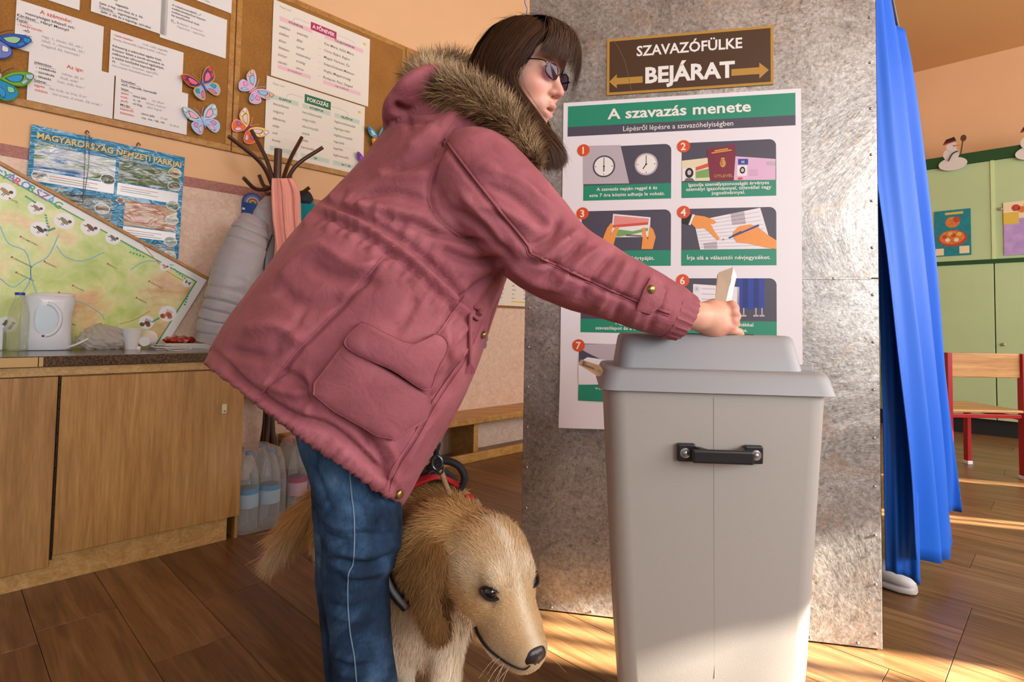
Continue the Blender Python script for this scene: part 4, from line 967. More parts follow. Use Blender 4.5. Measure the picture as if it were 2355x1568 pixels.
# height chart with a rainbow on the wall
th, sh = wall_sheet('height_chart', 'blue height chart topped with a rainbow on the wall behind the coats', 'height chart', 0, 0, 0.001, 0.001, m_paper, WALL_T - 0.012)
for c in list(th.children): bpy.data.objects.remove(c)
a0 = wall_sz(556, 470, WALL_T - 0.01); a1 = wall_sz(606, 470, WALL_T - 0.01); hw = (a1[0] - a0[0]) / 2; cs_ = (a0[0] + a1[0]) / 2; cz_ = a0[1] + 0.015
m_hb = M('chart_blue', '#1f4f9c', 0.4)
arc = [room(cs_ + hw * math.cos(q), WALL_T - 0.006, cz_ + hw * math.sin(q)) for q in np.linspace(0, PI, 16)] + [room(cs_ - hw, WALL_T - 0.006, cz_ - 0.8), room(cs_ + hw, WALL_T - 0.006, cz_ - 0.8)]
MB().prism(arc, -N * 0.004).build('chart_board', m_hb, th)
sh = Sheet(room(cs_, WALL_T - 0.0104, cz_), U, ZV, th)
for i, c in enumerate(('#7a62b0', '#35a8b8', '#d8b8c8', '#b83a4a', '#e0c060', '#5a9a50')):
    r0, r1 = hw * (0.86 - 0.13 * i), hw * (0.86 - 0.13 * (i + 1))
    for k in range(12):
        q0, q1 = PI * k / 12, PI * (k + 1) / 12
        sh.poly('rainbow_band', M('rainbow_%d' % i, c, 0.4), [(r0 * math.cos(q0), -r0 * math.sin(q0)), (r0 * math.cos(q1), -r0 * math.sin(q1)), (r1 * math.cos(q1), -r1 * math.sin(q1)), (r1 * math.cos(q0), -r1 * math.sin(q0))][::-1], 1)
for k in range(24): sh.rect('scale_mark', m_paper, -hw * 0.95, 0.03 + k * 0.03, -hw * (0.55 if k % 2 else 0.7), 0.041 + k * 0.03, 1)
for k in range(5): sh.disc('star', m_paper, hw * (0.2 + 0.4 * math.sin(k * 2)), 0.06 + k * 0.05, 0.006, 1, 6)
sh.done()

# ================================================================== WATER BOTTLES ON THE FLOOR
m_bc = M('cap_blue', '#2a82c8', 0.35); m_pc = M('cap_pink', '#d2758a', 0.4); m_lab = M('label_pale_blue', '#a9cbe2', 0.5); m_labp = M('label_pale_pink', '#d8b8c8', 0.5)
c1 = room(1.034, 2.545); c2 = room(1.268, 2.575)
for c, capm, lab, hgt, nm, tag_ in ((c1, m_bc, m_lab, 0.335, 'blue', 'pack at the cabinet end'), (c2, m_pc, m_labp, 0.34, 'pink', 'pack behind the tail')):
    for i in range(3 if nm == 'pink' else 2):
        for j in range(2):
            b = c + U * (-0.046 + 0.094 * i) + N * (0.10 * j)
            bottle('water_bottle', '%s-capped clear water bottle, %s row, %s of the %s' % (nm, ('front', 'back')[j], (('cabinet side', 'bench side') if nm == 'blue' else ('cabinet side', 'middle', 'bench side'))[i], tag_), 'bottle', b, hgt, 0.043, m_clear, capm, 'water bottles with %s caps' % nm, lab)
    fc = c + U * (0.0 if nm == 'blue' else 0.048) + N * 0.05; hwid = 0.107 if nm == 'blue' else 0.154
    v, f = loft([(fc + ZV * 0.001, U * hwid * 0.97, N * 0.106), (fc + ZV * 0.03, U * hwid, N * 0.108), (fc + ZV * hgt * 0.62, U * hwid, N * 0.108), (fc + ZV * hgt * 0.84, U * hwid * 0.93, N * 0.1), (fc + ZV * hgt * 1.0, U * hwid * 0.78, N * 0.088), (fc + ZV * hgt * 1.03, U * hwid * 0.6, N * 0.07)], 36, 7.0)
    v = np.array(v); v += 0.002 * np.stack([vnoise(v, 40, 3), vnoise(v, 40, 4), v[:, 2] * 0], 1)
    obj('shrink_wrap', v, f, m_film, None, True, label='clear film wrapped around the water bottles with %s caps' % nm, cat='wrap')

# ================================================================== BENCH AND BITS ON THE FAR WALL
m_bench = wood('bench_pine', '#a8742e', '#c8964a', '#dcb06a', 'X', 1.0, 0.45, rand=False)
bn = thing('wooden_bench', 'low wooden wall bench behind the dog', 'bench', room(2.6, 2.95, 0))
sbox(MB(), 1.35, 4.4, 2.79, 3.09, 0.246, 0.288, 0.006).build('seat', m_bench, bn)
sbox(MB(), 1.35, 4.4, 2.80, 2.825, 0.0, 0.058, 0.004).build('foot_rail', m_bench, bn)
for s in (1.5, 2.55, 3.6): sbox(MB(), s, s + 0.04, 2.84, 3.07, 0.0, 0.246).build('support', m_bench, bn)
a = wall_sz(1142, 703, FT); 
sbox(MB(), a[0] - 0.03, a[0] + 0.66, WALL_T - 0.014, WALL_T - 0.003, a[1] - 0.012, a[1] + 0.6).build('pin_board', m_cork, None, label='small cork board behind the cream word list', cat='cork board')
th, sh = wall_sheet('word_list', 'cream word list poster with a yellow line, between the woman and the metal panel', 'poster', a[0], a[1] + 0.43, 0.60, 0.425, m_cream)
for i, (x, y, z_) in enumerate([('király', 'bolyong', 'lyuk'), ('gólya', 'kastély', 'olyan'), ('bagoly', 'furulya', 'ilyen'), ('moly', 'kehely', 'milyen'), ('folyó', 'pehely', 'ahol'), ('tok', 'hegedű', 'amely'), ('ször', 'cinege', 'muzsika'), ('torna', 'kefir', 'szirom'), ('kenyér', 'kehely', 'ajtó'), ('Majdi', 'tuja', 'bolha'), ('bolt', 'kulcs', 'szép')]):
    yy = 0.05 + i * 0.032
    for k, w_ in enumerate((x, y, z_)): sh.text('lettering', m_txt, w_, 0.03 + k * 0.13, yy, 0.013, None, 'L', bold=0.004, slant=0.1)
sh.text('lettering', m_mag, 'KIVÉTELEK', 0.30, 0.368, 0.011, None, 'L', bold=0.004); sh.rect('underline', m_yel, 0.155, 0.388, 0.56, 0.397); sh.done()
a = wall_sz(1108, 768, FT)
th, sh = wall_sheet('small_picture', 'narrow framed picture edge showing just right of the parka', 'picture', a[0] - 0.16, a[1] + 0.30, 0.22, 0.30, m_paper, WALL_T - 0.01, thick=0.006)
sh.rect('frame_line', m_cframe, 0.185, 0.0, 0.195, 0.30, 1)
for i, c in enumerate(('#b8484a', '#5a8ac0', '#e0c060', '#6a7a88')): sh.rect('colour_patch', M('patch_%d' % i, c, 0.6), 0.10, 0.16 + i * 0.033, 0.178, 0.185 + i * 0.033, 1)
sh.done()
m_decal = M('decal_blue', '#6a7c90', 0.5)
for i, (x, y) in enumerate(((1118, 778), (1115, 793))):
    s_, z_ = wall_sz(x, y, WALL_T - 0.004)
    MB().prism([room(s_ + 0.02 * math.cos(q) , WALL_T - 0.003, z_ + 0.028 * math.sin(q)) for q in np.linspace(0, 2 * PI, 9)[:-1]], -N * 0.002).build('wall_sticker', m_decal, None, label=('upper grey-blue wall sticker right of the parka button', 'lower grey-blue wall sticker right of the parka button')[i], cat='sticker')
tubeobj('blue_cord', [P(1209, -30, 4.0), P(1207, 5, 4.0), P(1212, 20, 4.0), P(1209, 40, 4.0)], 0.004, M('cord_blue', '#6a8ad0', 0.6), None, 6, 16, label='thin light blue cord above the woman\'s head', cat='cord')

# ================================================================== CUPBOARDS ON THE BACK WALL
m_green = M('pale_green_laminate', '#b4cb98', 0.5, var=0.03, vscale=3); m_dkg = M('dark_green_paint', '#174a1e', 0.5); m_blackp = M('black_plinth', '#141414', 0.6)
CB = 6.5
def bx2(s0, s1, t0, t1, z0, z1, bev=0.0): return sbox(MB(), s0, s1, t0, t1, z0, z1, bev)
W_ = 0.86; TB = 0.475
for i in range(-1, 3):
    t0 = TB + (i - 1) * W_; t1 = t0 + W_
    side = ('second cupboard from the blue curtain', 'cupboard closest to the blue curtain', 'cupboard hidden behind the blue curtain', 'cupboard at the right edge of the picture')[(1 - i) if i <= 1 else 2] if False else {2: 'hidden deep behind the blue curtain', 1: 'right beside the blue curtain', 0: 'at the right edge behind the red chair', -1: 'beyond the right edge of the picture'}[i + 0]
    cbd = thing('wall_cupboard', 'tall pale green cupboard unit ' + side, 'cupboard', room(CB + 0.2, (t0 + t1) / 2, 0), 'pale green cupboards')
    bx2(CB + 0.02, BACK_S, t0 + 0.002, t1 - 0.002, 0.14, 2.42).build('carcass', m_green, cbd)
    bx2(CB + 0.05, BACK_S, t0, t1, 0.0, 0.139).build('plinth', m_blackp, cbd)
    for z0, z1 in ((0.145, 1.508), (1.545, 2.418)):
        d = bx2(CB, CB + 0.019, t0 + 0.004, t1 - 0.004, z0, z1, 0.002).build('door', m_green, cbd)
        kz = 0.80 if z0 < 1 else 1.98; kt_ = t1 - 0.05
        MB().lathe([(0.012, 0), (0.015, 0.008), (0.010, 0.014)], room(CB, kt_, kz), 12, -U).build('lock', M('satin_metal', '#b8a888', 0.35, 0.8), d, True)
    bx2(CB - 0.012, CB + 0.02, t0, t1, 1.509, 1.544).build('middle_rail', m_dkg, cbd)
    bx2(CB - 0.02, BACK_S, t0, t1, 2.42, 2.515).build('cornice', m_dkg, cbd)
    bx2(CB - 0.006, CB, t0 - 0.012, t0 + 0.012, 1.545, 2.42).build('door_strip', M('pale_strip', '#c8dba0', 0.5), cbd)
def cb(px, py, off=0.006): return PP(px, py, U, CB - off)
def cbsheet(o, parent): return Sheet(o, -N, ZV, parent)
m_teal = M('crayon_teal', '#17808c', 0.7, var=0.15, vscale=30)
o = cb(2149, 487)
dr = thing('child_drawing', 'teal child\'s drawing with an orange face on the cupboard by the curtain', 'drawing', o)
sh = cbsheet(o, dr); W2 = float(np.linalg.norm(cb(2232, 483) - o)); H2 = 0.42
c = sh.pt(W2 / 2, H2 / 2); MB().box(c, (W2 / 2, H2 / 2, 0.001), (-N, ZV, -U)).build('sheet', m_teal, dr)
sh.o = sh.o - U * 0.0014
mo_, mr_, mw_, my_ = M('crayon_orange', '#d07a3a', 0.7, var=0.2, vscale=40), M('crayon_red', '#b8432c', 0.7, var=0.2, vscale=40), M('crayon_cream', '#e6d6b0', 0.7), M('crayon_yellow', '#d8b84a', 0.7)
sh.disc('crayon_shape', mr_, W2 * .5, H2 * .62, W2 * .40, 1, 20, H2 * .18); sh.disc('crayon_shape', mo_, W2 * .48, H2 * .60, W2 * .35, 2, 20, H2 * .15)
for k in range(6): sh.disc('crayon_shape', (mr_, mw_, my_)[k % 3], W2 * (.28 + .08 * k), H2 * (.58 + .08 * math.sin(k * 2)), W2 * .07, 3, 10)
sh.disc('crayon_shape', mo_, W2 * .5, H2 * .27, W2 * .2, 1, 14, H2 * .12); sh.disc('crayon_shape', mr_, W2 * .62, H2 * .22, W2 * .1, 2, 10); sh.rect('crayon_shape', my_, W2 * .3, H2 * .05, W2 * .8, H2 * .1, 1)
sh.rect('crayon_shape', mw_, W2 * .02, H2 * .83, W2 * .25, H2 * .98, 1); sh.rect('crayon_shape', mw_, W2 * .68, H2 * .80, W2 * .95, H2 * .96, 1); sh.done()
o = cb(2307, 466); dr = thing('child_drawing', 'lilac and white child\'s drawing on the cupboard at the right edge', 'drawing', o)
sh = cbsheet(o, dr); W2, H2 = 0.33, 0.46
c = sh.pt(W2 / 2, H2 / 2); MB().box(c, (W2 / 2, H2 / 2, 0.001), (-N, ZV, -U)).build('sheet', M('crayon_lilac', '#b296cc', 0.7, var=0.15, vscale=14), dr); sh.o = sh.o - U * 0.0014
sh.rect('crayon_shape', mw_, 0, 0, W2, H2 * .32, 1); sh.rect('crayon_shape', my_, 0, H2 * .2, W2 * .3, H2 * .42, 2)
for k in range(6): sh.disc('crayon_shape', (mr_, mo_, M('crayon_green', '#7aa860', 0.7))[k % 3], W2 * (.25 + .12 * k), H2 * (.12 + .05 * math.sin(k * 2.2)), W2 * .09, 3, 10)
sh.done()
def snowman(px, py, label):
    o = cb(px, py, 0.03); t = thing('paper_snowman', label, 'decoration', o, 'paper snowmen on the cupboard top')
    ey = ZV; ex = -N; q = lambda x, y: o + ex * x + ey * y
    def disc(cx, cy, r, ry, mat, name, d=0.004, off=0.0, rot=0):
        pts = [q(cx + r * math.cos(w_), cy + ry * math.sin(w_)) - U * off for w_ in np.linspace(0, 2 * PI, 21)[:-1]]
        MB().prism(pts, -U * d).build(name, mat, t)
    mw = M('snow_paper', '#d8d2cc', 0.7)
    disc(0.0, -0.06, 0.105, 0.06, mw, 'lower_body'); disc(-0.01, 0.03, 0.06, 0.06, mw, 'upper_body', off=0.002); disc(-0.005, 0.10, 0.04, 0.042, mw, 'snow_head', off=0.004)
    MB().prism([q(-0.07, 0.125) - U * .01, q(0.03, 0.145) - U * .01, q(0.015, 0.185) - U * .01, q(-0.045, 0.17) - U * .01], -U * 0.003).build('hat', M('hat_black', '#241c1c', 0.7), t)
    MB().prism([q(-0.06, 0.122) - U * .012, q(0.02, 0.14) - U * .012, q(0.02, 0.15) - U * .012, q(-0.06, 0.135) - U * .012], -U * 0.003).build('hat_band', M('band_red', '#b8301e', 0.7), t)
    MB().prism([q(0.01, 0.11) - U * .01, q(0.06, 0.10) - U * .01, q(0.012, 0.095) - U * .01], -U * 0.004).build('nose', M('carrot', '#e06a20', 0.7), t)
    tubeobj('broom', [q(0.06, 0.02) - U * .01, q(0.075, 0.13) - U * .01], 0.006, M('broom_wood', '#5a3a24', 0.7), t, 6)
    disc(0.08, 0.16, 0.022, 0.03, M('broom_wood', '#5a3a24', 0.7), 'broom_head', off=0.006)
    tubeobj('arm_line', [q(-0.03, -0.03) - U * .012, q(0.0, 0.03) - U * .012, q(0.04, 0.05) - U * .012], 0.005, M('hat_black', '#241c1c', 0.7), t, 6, 8)
snowman(2191, 362, 'paper snowman with a black hat on the cupboard top by the curtain')
snowman(2372, 335, 'paper snowman cut by the right edge of the picture')

# school chair
m_redp = M('red_enamel', '#a3131c', 0.35); m_chw = wood('chair_ply', '#b07a3c', '#c9965a', '#dcb27a', 'X', 1.0, 0.35, rand=False)
chair = thing('school_chair', 'red metal school chair with a wooden back by the green cupboards', 'chair', (3.12, 3.72, 0))
xl, xr, yn, yf = P(2180, 900, 3.55)[0], P(2352, 900, 3.55)[0], 3.55, 3.95
cz0 = P(2260, 868, 3.55)[2]; cz1 = P(2260, 812, 3.55)[2]
for x in (xl, xr):
    MB().box(((x), yn, cz1 / 2 + 0.01), (0.016, 0.022, cz1 / 2 - 0.01), None, 0.005).build('leg', m_redp, chair)
    MB().box((x, yn, 0.012), (0.02, 0.026, 0.012), None, 0.004).build('foot_cap', m_cup, chair)
for x in (xl + 0.03, xr - 0.03):
    MB().box((x, yf, 0.21), (0.014, 0.02, 0.19), None, 0.005).build('leg', m_redp, chair)
    MB().box((x, yf, 0.012), (0.018, 0.024, 0.012), None, 0.004).build('foot_cap', m_cup, chair)
MB().box(((xl + xr) / 2, yn + 0.005, (cz0 + cz1) / 2), ((xr - xl) / 2 - 0.012, 0.008, (cz1 - cz0) / 2), None, 0.006).build('backrest', m_chw, chair)
MB().box(((xl + xr) / 2, (yn + yf) / 2, 0.415), ((xr - xl) / 2, (yf - yn) / 2 + 0.02, 0.009), None, 0.006).build('seat', m_chw, chair)
for y in (yn, yf): MB().box(((xl + xr) / 2, y, 0.385), ((xr - xl) / 2, 0.012, 0.012), None, 0.003).build('seat_rail', m_redp, chair)
for x in (xl, xr - 0.03): MB().box((x + 0.015, (yn + yf) / 2, 0.375), (0.012, (yf - yn) / 2, 0.012), None, 0.003).build('side_rail', m_redp, chair)

# ================================================================== VOTING BOOTH
A0 = PZ(1196, 1398); B0 = PZ(2030, 1497)
A0[2] = B0[2] = 0.0
BE = nrm(B0 - A0); BN = np.array([BE[1], -BE[0], 0.0]); BW = float(np.linalg.norm(B0 - A0)); BH = 2.02   # along the panel; towards the viewer
BK = float(BN @ A0)
def bp(a, z, off=0.0): return A0 + BE * a + ZV * z + BN * off
def bpx(px, py, off=0.0):
    p = PP(px, py, BN, BK + off) - A0; return float(p @ BE), float(p[2])
def galv(t):
    v = t.coord((1, 1, 1)); a = t.noise(v, 3.2, 7, 0.65, 0.5)
    vo = t.add('ShaderNodeTexVoronoi'); vo.inputs['Scale'].default_value = 150.0; t.link(v, vo.inputs['Vector'])
    b = t.noise(v, 60, 6, 0.75, 0.3); c = t.noise(v, 9.0, 5, 0.7, 0.6)
    o = t.ramp(a, [(0.30, '#a09b96'), (0.50, '#bfbab4'), (0.70, '#dedad5')])
    o = t.mix(0.45, o, t.ramp(vo.outputs['Color'], [(0.1, '#8c8c8c'), (0.9, '#ffffff')]), 'MULTIPLY')
    o = t.mix(0.6, o, t.ramp(b, [(0.32, '#4a4642'), (0.43, '#d8d8d8'), (0.6, '#ffffff')]), 'MULTIPLY')
    o = t.mix(t.ramp(c, [(0.56, '#000000'), (0.64, '#ffffff')]), o, t.mix(0.28, o, '#b09070'), 'MIX')  # warm beige patches, mostly a reflection painted into the colour
    t.link(o, t.b.inputs['Base Color']); t.b.inputs['Metallic'].default_value = 0.72
    r = t.add('ShaderNodeMapRange'); r.inputs[3].default_value = 0.30; r.inputs[4].default_value = 0.52; t.link(b, r.inputs[0]); t.link(r.outputs[0], t.b.inputs['Roughness'])
    t.bump(a, 0.35, 0.02)
m_galv = custom('galvanised_sheet', galv)
m_rivet = M('rivet_steel', '#b0b0b0', 0.25, 0.9); m_angle = M('dark_angle_iron', '#33261f', 0.55, 0.3)
_, seam = bpx(1950, 640)
booth = thing('voting_booth_panel', 'galvanised sheet metal booth panel behind the grey ballot box', 'panel', A0 + BE * BW / 2)
for z0, z1 in ((0.004, seam - 0.001), (seam + 0.001, BH)):
    MB().box(bp(BW / 2, (z0 + z1) / 2, -0.008), (BW / 2, (z1 - z0) / 2, 0.008), (BE, ZV, BN), 0.0015).build('metal_sheet', m_galv, booth)
MB().box(bp(BW / 2, seam, 0.0008), (BW / 2 - 0.02, 0.004, 0.0012), (BE, ZV, BN), 0.0008).build('seam_fold', m_galv, booth)
for a in (0.012, BW - 0.004): MB().box(bp(a, BH / 2 + 0.01, -0.034), (0.012, BH / 2 - 0.01, 0.017), (BE, ZV, BN), 0.001).build('corner_post', m_angle, booth)
MB().box(bp(BW / 2, 0.016, -0.03), (BW / 2 - 0.03, 0.014, 0.012), (BE, ZV, BN), 0.001).build('bottom_rail', m_angle, booth)
rv = MB().lathe([(0.0042, 0), (0.0042, 0.0012), (0.0030, 0.0026), (0.0010, 0.0032)], (0, 0, 0), 8, BN); rme = mesh_data('rivet', rv.v, rv.f, m_rivet, True)
rpos = [(0.014, 0.06 + k * 0.128) for k in range(15)] + [(BW - 0.016, 0.045 + k * 0.137) for k in range(15)] + [(0.10 + k * 0.125, 0.014) for k in range(8)] + [(BW - 0.12, seam + 0.0), (BW - 0.35, seam)]
for a, z in rpos:
    o = bpy.data.objects.new('rivet', rme); link(o, booth); o.matrix_parent_inverse = pw(booth).inverted(); o.location = V(bp(a, z, 0.0))

# entrance sign
tl = bpx(1396, 90, .006); tr_ = bpx(1779, 57, .006); bl = bpx(1393, 219, .006)
sw = math.hypot(tr_[0] - tl[0], tr_[1] - tl[1]); shh = math.hypot(bl[0] - tl[0], bl[1] - tl[1]); sa = math.atan2(tr_[1] - tl[1], tr_[0] - tl[0])
sex = BE * math.cos(sa) + ZV * math.sin(sa); sey = -BE * math.sin(sa) + ZV * math.cos(sa)
so_ = bp(tl[0], tl[1], 0.0045)
m_ochre = M('ochre_print', '#b98a3a', 0.4); m_brown = M('brown_print', '#4a3322', 0.35); m_lett = M('white_print', '#eeeae6', 0.45)
sg = thing('entrance_sign', 'brown entrance sign with white lettering and two ochre arrows', 'sign', so_)
MB().box(so_ + sex * sw / 2 - sey * shh / 2 - BN * 0.0015, (sw / 2, shh / 2, 0.0015), (sex, sey, BN), 0.0006).build('sign_board', m_ochre, sg)
sh = Sheet(so_ + BN * 0.0001, sex, sey, sg)
def sxy(px, py): p = PP(px, py, BN, BK + 0.0046) - so_; return float(p @ sex), float(-p @ sey)
bd = sw * 0.017
sh.rect('sign_field', m_brown, bd, bd, sw - bd, shh - bd, 1)
x0, y0 = sxy(1464, 127); x1, _ = sxy(1707, 112); sh.text('lettering', m_lett, 'SZAVAZÓFÜLKE', x0, (y0 + sxy(1707, 112)[1]) / 2, 0.0335, x1 - x0, 'L', 2, 0.022)
x0, y0 = sxy(1484, 189); x1, y1 = sxy(1690, 178); sh.text('lettering', m_lett, 'BEJÁRAT', x0, (y0 + y1) / 2, 0.0510, x1 - x0, 'L', 2, 0.035)
def arrow(xa, xb, y, w_, hw_, hl):
    d = 1 if xb > xa else -1
    pts = [(xa, y - w_), (xb - d * hl, y - w_), (xb - d * hl, y - hw_), (xb, y), (xb - d * hl, y + hw_), (xb - d * hl, y + w_), (xa, y + w_)]
    sh.poly('arrow', m_ochre, pts if d > 0 else pts[::-1], 2)
xa, ya = sxy(1478, 182); xb, _ = sxy(1401, 187); arrow(xa, xb, ya + 0.001, 0.0105, 0.023, 0.024)
xa, ya = sxy(1682, 167); xb, _ = sxy(1768, 163); arrow(xa, xb, ya, 0.0105, 0.025, 0.027)
sh.line('scratch', M('scratch_tan', '#8a6a48', 0.5), spline([sxy(*q) for q in ((1411, 92), (1425, 115), (1438, 145), (1448, 190), (1453, 212))], 14), 0.0011, 2)
sh.done()

# steps-of-voting poster
tl = bpx(1296, 237, .004); tr_ = bpx(1842, 203, .004); bl = bpx(1269, 980, .004)
pw_ = math.hypot(tr_[0] - tl[0], tr_[1] - tl[1]); pa = math.atan2(tr_[1] - tl[1], tr_[0] - tl[0]) * 0.55
pex = BE * math.cos(pa) + ZV * math.sin(pa); pey = -BE * math.sin(pa) + ZV * math.cos(pa)
po = bp(tl[0], tl[1], 0.0)
ph_ = float((po - bp(*bl)) @ pey)
pst = thing('voting_poster', 'large white poster with green bands showing the steps of voting', 'poster', po)
SHEAR = (bl[0] - tl[0])
def pwarp(x, y):
    b = math.exp(-((x - 0) / 0.12) ** 2) * math.exp(-((y - ph_) / 0.10) ** 2)
    return 0.0048 + 0.02 * b
sh = Sheet(po, pex, pey, pst, pwarp)
m_post = M('poster_paper', '#ece8ee', 0.42); m_teal2 = M('poster_green', '#1f8d6e', 0.4); m_slate = M('poster_slate', '#4c4858', 0.42); m_mauve = M('poster_mauve', '#bdb2bb', 0.42); m_or = M('poster_orange', '#dc4f1c', 0.42); m_skin2 = M('poster_skin', '#f09a4a', 0.42)
nx, ny = 24, 30
gv, gf = [], []
for j in range(ny + 1):
    for i in range(nx + 1): gv.append(sh.pt(pw_ * i / nx, ph_ * j / ny, 0))
for j in range(ny):
    for i in range(nx): a = j * (nx + 1) + i; gf.append((a, a + nx + 1, a + nx + 2, a + 1))
obj('sheet', gv, gf, m_post, pst, True)
def q(px, py):
    p = PP(px, py, BN, BK + 0.003) - po; return float(p @ pex), float(-p @ pey)
def qrect(name, mat, a, b, l=1, r=0.0, nx=1):
    (x0, y0), (x1, y1) = q(*a), q(*b); sh.rect(name, mat, x0, y0, x1, y1, l, r, nx)
def row(lefty, righty):                              # mean height of a horizontal line read at both of its ends
    return (q(1306, lefty)[1] + q(1830, righty)[1]) / 2
xg0, xg1 = q(1306, 270)[0], q(1829, 250)[0]
yg0, yg1, yg2 = row(246, 213), row(292, 266), row(314, 289)
sh.rect('title_band', m_teal2, xg0, yg0, xg1, yg1, 1, nx=24); sh.rect('subtitle_band', m_slate, xg0, yg1, xg1, yg2, 1, nx=24)
x0, x1 = q(1397, 275)[0], q(1727, 262)[0]; sh.text('title', m_lett, 'A szavazás menete', x0, yg0 + (yg1 - yg0) * 0.72, 0.0345, x1 - x0, 'L', 3, 0.022)
x0, x1 = q(1433, 300)[0], q(1686, 295)[0]; sh.text('subtitle', m_lett, 'Lépésről lépésre a szavazóhelyiségben', x0, yg1 + (yg2 - yg1) * 0.72, 0.0165, x1 - x0, 'L', 3, 0.004)
cx = [(q(1341, 500)[0], q(1543, 500)[0]), (q(1567, 500)[0], q(1785, 500)[0])]
ry = [((q(1440, 335)[1] + q(1680, 325)[1]) / 2, (q(1440, 424)[1] + q(1680, 417)[1]) / 2, (q(1440, 459)[1] + q(1680, 453)[1]) / 2), (q(1560, 481)[1], q(1560, 575)[1], q(1560, 611)[1]), (q(1560, 640)[1], q(1560, 736)[1], q(1560, 768)[1]), (q(1400, 791)[1], q(1400, 886)[1], q(1400, 923)[1])]
caps = [['A szavazás napján reggel 6 és', 'este 7 óra között adhatja le voksát.'], ['Igazolja személyazonosságát érvényes', 'személyi igazolvánnyal, útlevéllel vagy', 'jogosítvánnyal.'], ['Igazolja lakcímkártyáját.'], ['Írja alá a választói névjegyzéket.'], ['Vegye át a', 'szavazólapot és a borítékot.'], ['Menjen be a borítékkal', 'a szavazófülkébe.'], ['Töltse ki a szavazólapot a', 'helyes módon.']]
def roundtop(x0, y0, x1, y1, r):                      # panel with one rounded corner at the top right
    pts = [(x0, y0)] + [(x1 - r + r * math.sin(a), y0 + r - r * math.cos(a)) for a in np.linspace(0, PI / 2, 7)] + [(x1, y1), (x0, y1)]
    return pts
for k in range(7):
    c, r = k % 2, k // 2
    x0, x1 = cx[c]; ya, yb, yc = ry[r]
    if k == 6: x0 = q(1331, 850)[0]; x1 = x0 + (cx[0][1] - cx[0][0])
    if k == 2 or k == 4: x0 -= 0.004
    sh.poly('picture_field', m_slate, roundtop(x0, ya, x1, yb, 0.02), 1)
    sh.rect('caption_band', m_teal2, x0, yb, x1, yc, 2)
    L = caps[k]; hh = 0.0108 if len(L) > 1 else 0.0118
    gap = (yc - yb) / (len(L) + 0.55)
    for i, tx in enumerate(L):
        wid = len(tx) * hh * 0.60
        sh.text('caption', m_lett, tx, (x0 + x1) / 2, yb + gap * (i + 0.95), hh, min((x1 - x0) * 0.9, wid), 'C', 4, 0.015)
    n = [(1342, 346), (1572, 337), (1340, 491), (1572, 488), (1336, 640), (1570, 645), (1331, 794)][k]
    nx_, ny_ = q(*n); sh.disc('number_disc', m_or, nx_, ny_, 0.0195, 5); sh.text('number', m_lett, str(k + 1), nx_ - 0.001, ny_ + 0.0115, 0.0235, None, 'C', 6, 0.018)
def Q(pts): return [q(*p) for p in pts]
def ccw(pts):
    a = sum(p[0] * r_[1] - r_[0] * p[1] for p, r_ in zip(pts, pts[1:] + pts[:1])); return pts if a > 0 else pts[::-1]
def qp(name, mat, pts, l): sh.poly(name, mat, ccw(Q(pts)), l)
# 1 clocks
x0 = cx[0][0]; qp('picture_split', m_mauve, [(1341, 336), (1427, 334), (1447, 422), (1341, 424)], 2)
for (a, b), ring in (((1389, 383), m_slate), ((1486, 378), m_mauve)):
    x, y = q(a, b); sh.disc('clock', ring, x, y, 0.0355, 3, 28); sh.disc('clock_face', m_lett, x, y, 0.0305, 4, 28)
    for k in range(4):
        an = k * PI / 2; sh.line('clock_mark', m_ink, [(x + 0.024 * math.cos(an), y + 0.024 * math.sin(an)), (x + 0.028 * math.cos(an), y + 0.028 * math.sin(an))], 0.002, 5)
    sh.line('clock_hand', m_ink, [(x, y), (x, y - 0.024)], 0.002, 5); e = (x, y + 0.017) if a == 1389 else (x - 0.010, y + 0.015)
    sh.line('clock_hand', m_ink, [(x, y), e], 0.003, 5); sh.disc('clock_hand', m_ink, x, y, 0.003, 5, 10)
# 2 papers
m_card = M('card_cream', '#e6d9b8', 0.45); m_burg = M('passport_burgundy', '#7d1c38', 0.42); m_pinkc = M('licence_pink', '#e2b6d4', 0.42); m_goldp = M('passport_gold', '#d29a3c', 0.4); m_eu = M('flag_blue', '#2a3f9c', 0.42); m_grn = M('poster_leaf', '#7aa860', 0.45); m_rd = M('poster_red', '#d8553c', 0.45)
qp('id_card', m_card, [(1568, 370), (1628, 363), (1634, 416), (1568, 417)], 2); qp('id_card_stripe', m_grn, [(1600, 395), (1630, 388), (1633, 408), (1600, 410)], 3); qp('id_card_stripe', m_rd, [(1600, 385), (1630, 375), (1630, 384), (1600, 393)], 3)
qp('id_portrait', m_post, [(1570, 388), (1597, 386), (1598, 417), (1570, 417)], 3)
x, y = q(1585, 398); sh.disc('id_portrait_hair', m_ink, x, y, 0.0125, 4, 16, 0.016); sh.disc('id_portrait_face', M('face_print', '#c8c2c0', 0.5), x, y - 0.001, 0.006, 5, 14, 0.008); qp('id_portrait_body', m_grey, [(1573, 417), (1578, 410), (1592, 410), (1598, 417)], 5)
qp('passport', m_burg, [(1625, 343), (1690, 332), (1693, 414), (1633, 418)], 4)
qp('passport_line', m_goldp, [(1643, 346), (1674, 341), (1674, 344), (1643, 349)], 5); qp('passport_line', m_goldp, [(1636, 351), (1682, 344), (1682, 347), (1636, 354)], 5)
x, y = q(1662, 376); sh.disc('passport_crest', m_goldp, x, y, 0.0085, 5, 16, 0.0125); sh.disc('passport_crest', m_goldp, x, y - 0.014, 0.006, 5, 10, 0.004)
for k in range(3): sh.rect('passport_crest', m_burg, x - 0.006, y - 0.007 + k * 0.005, x, y - 0.005 + k * 0.005, 6)
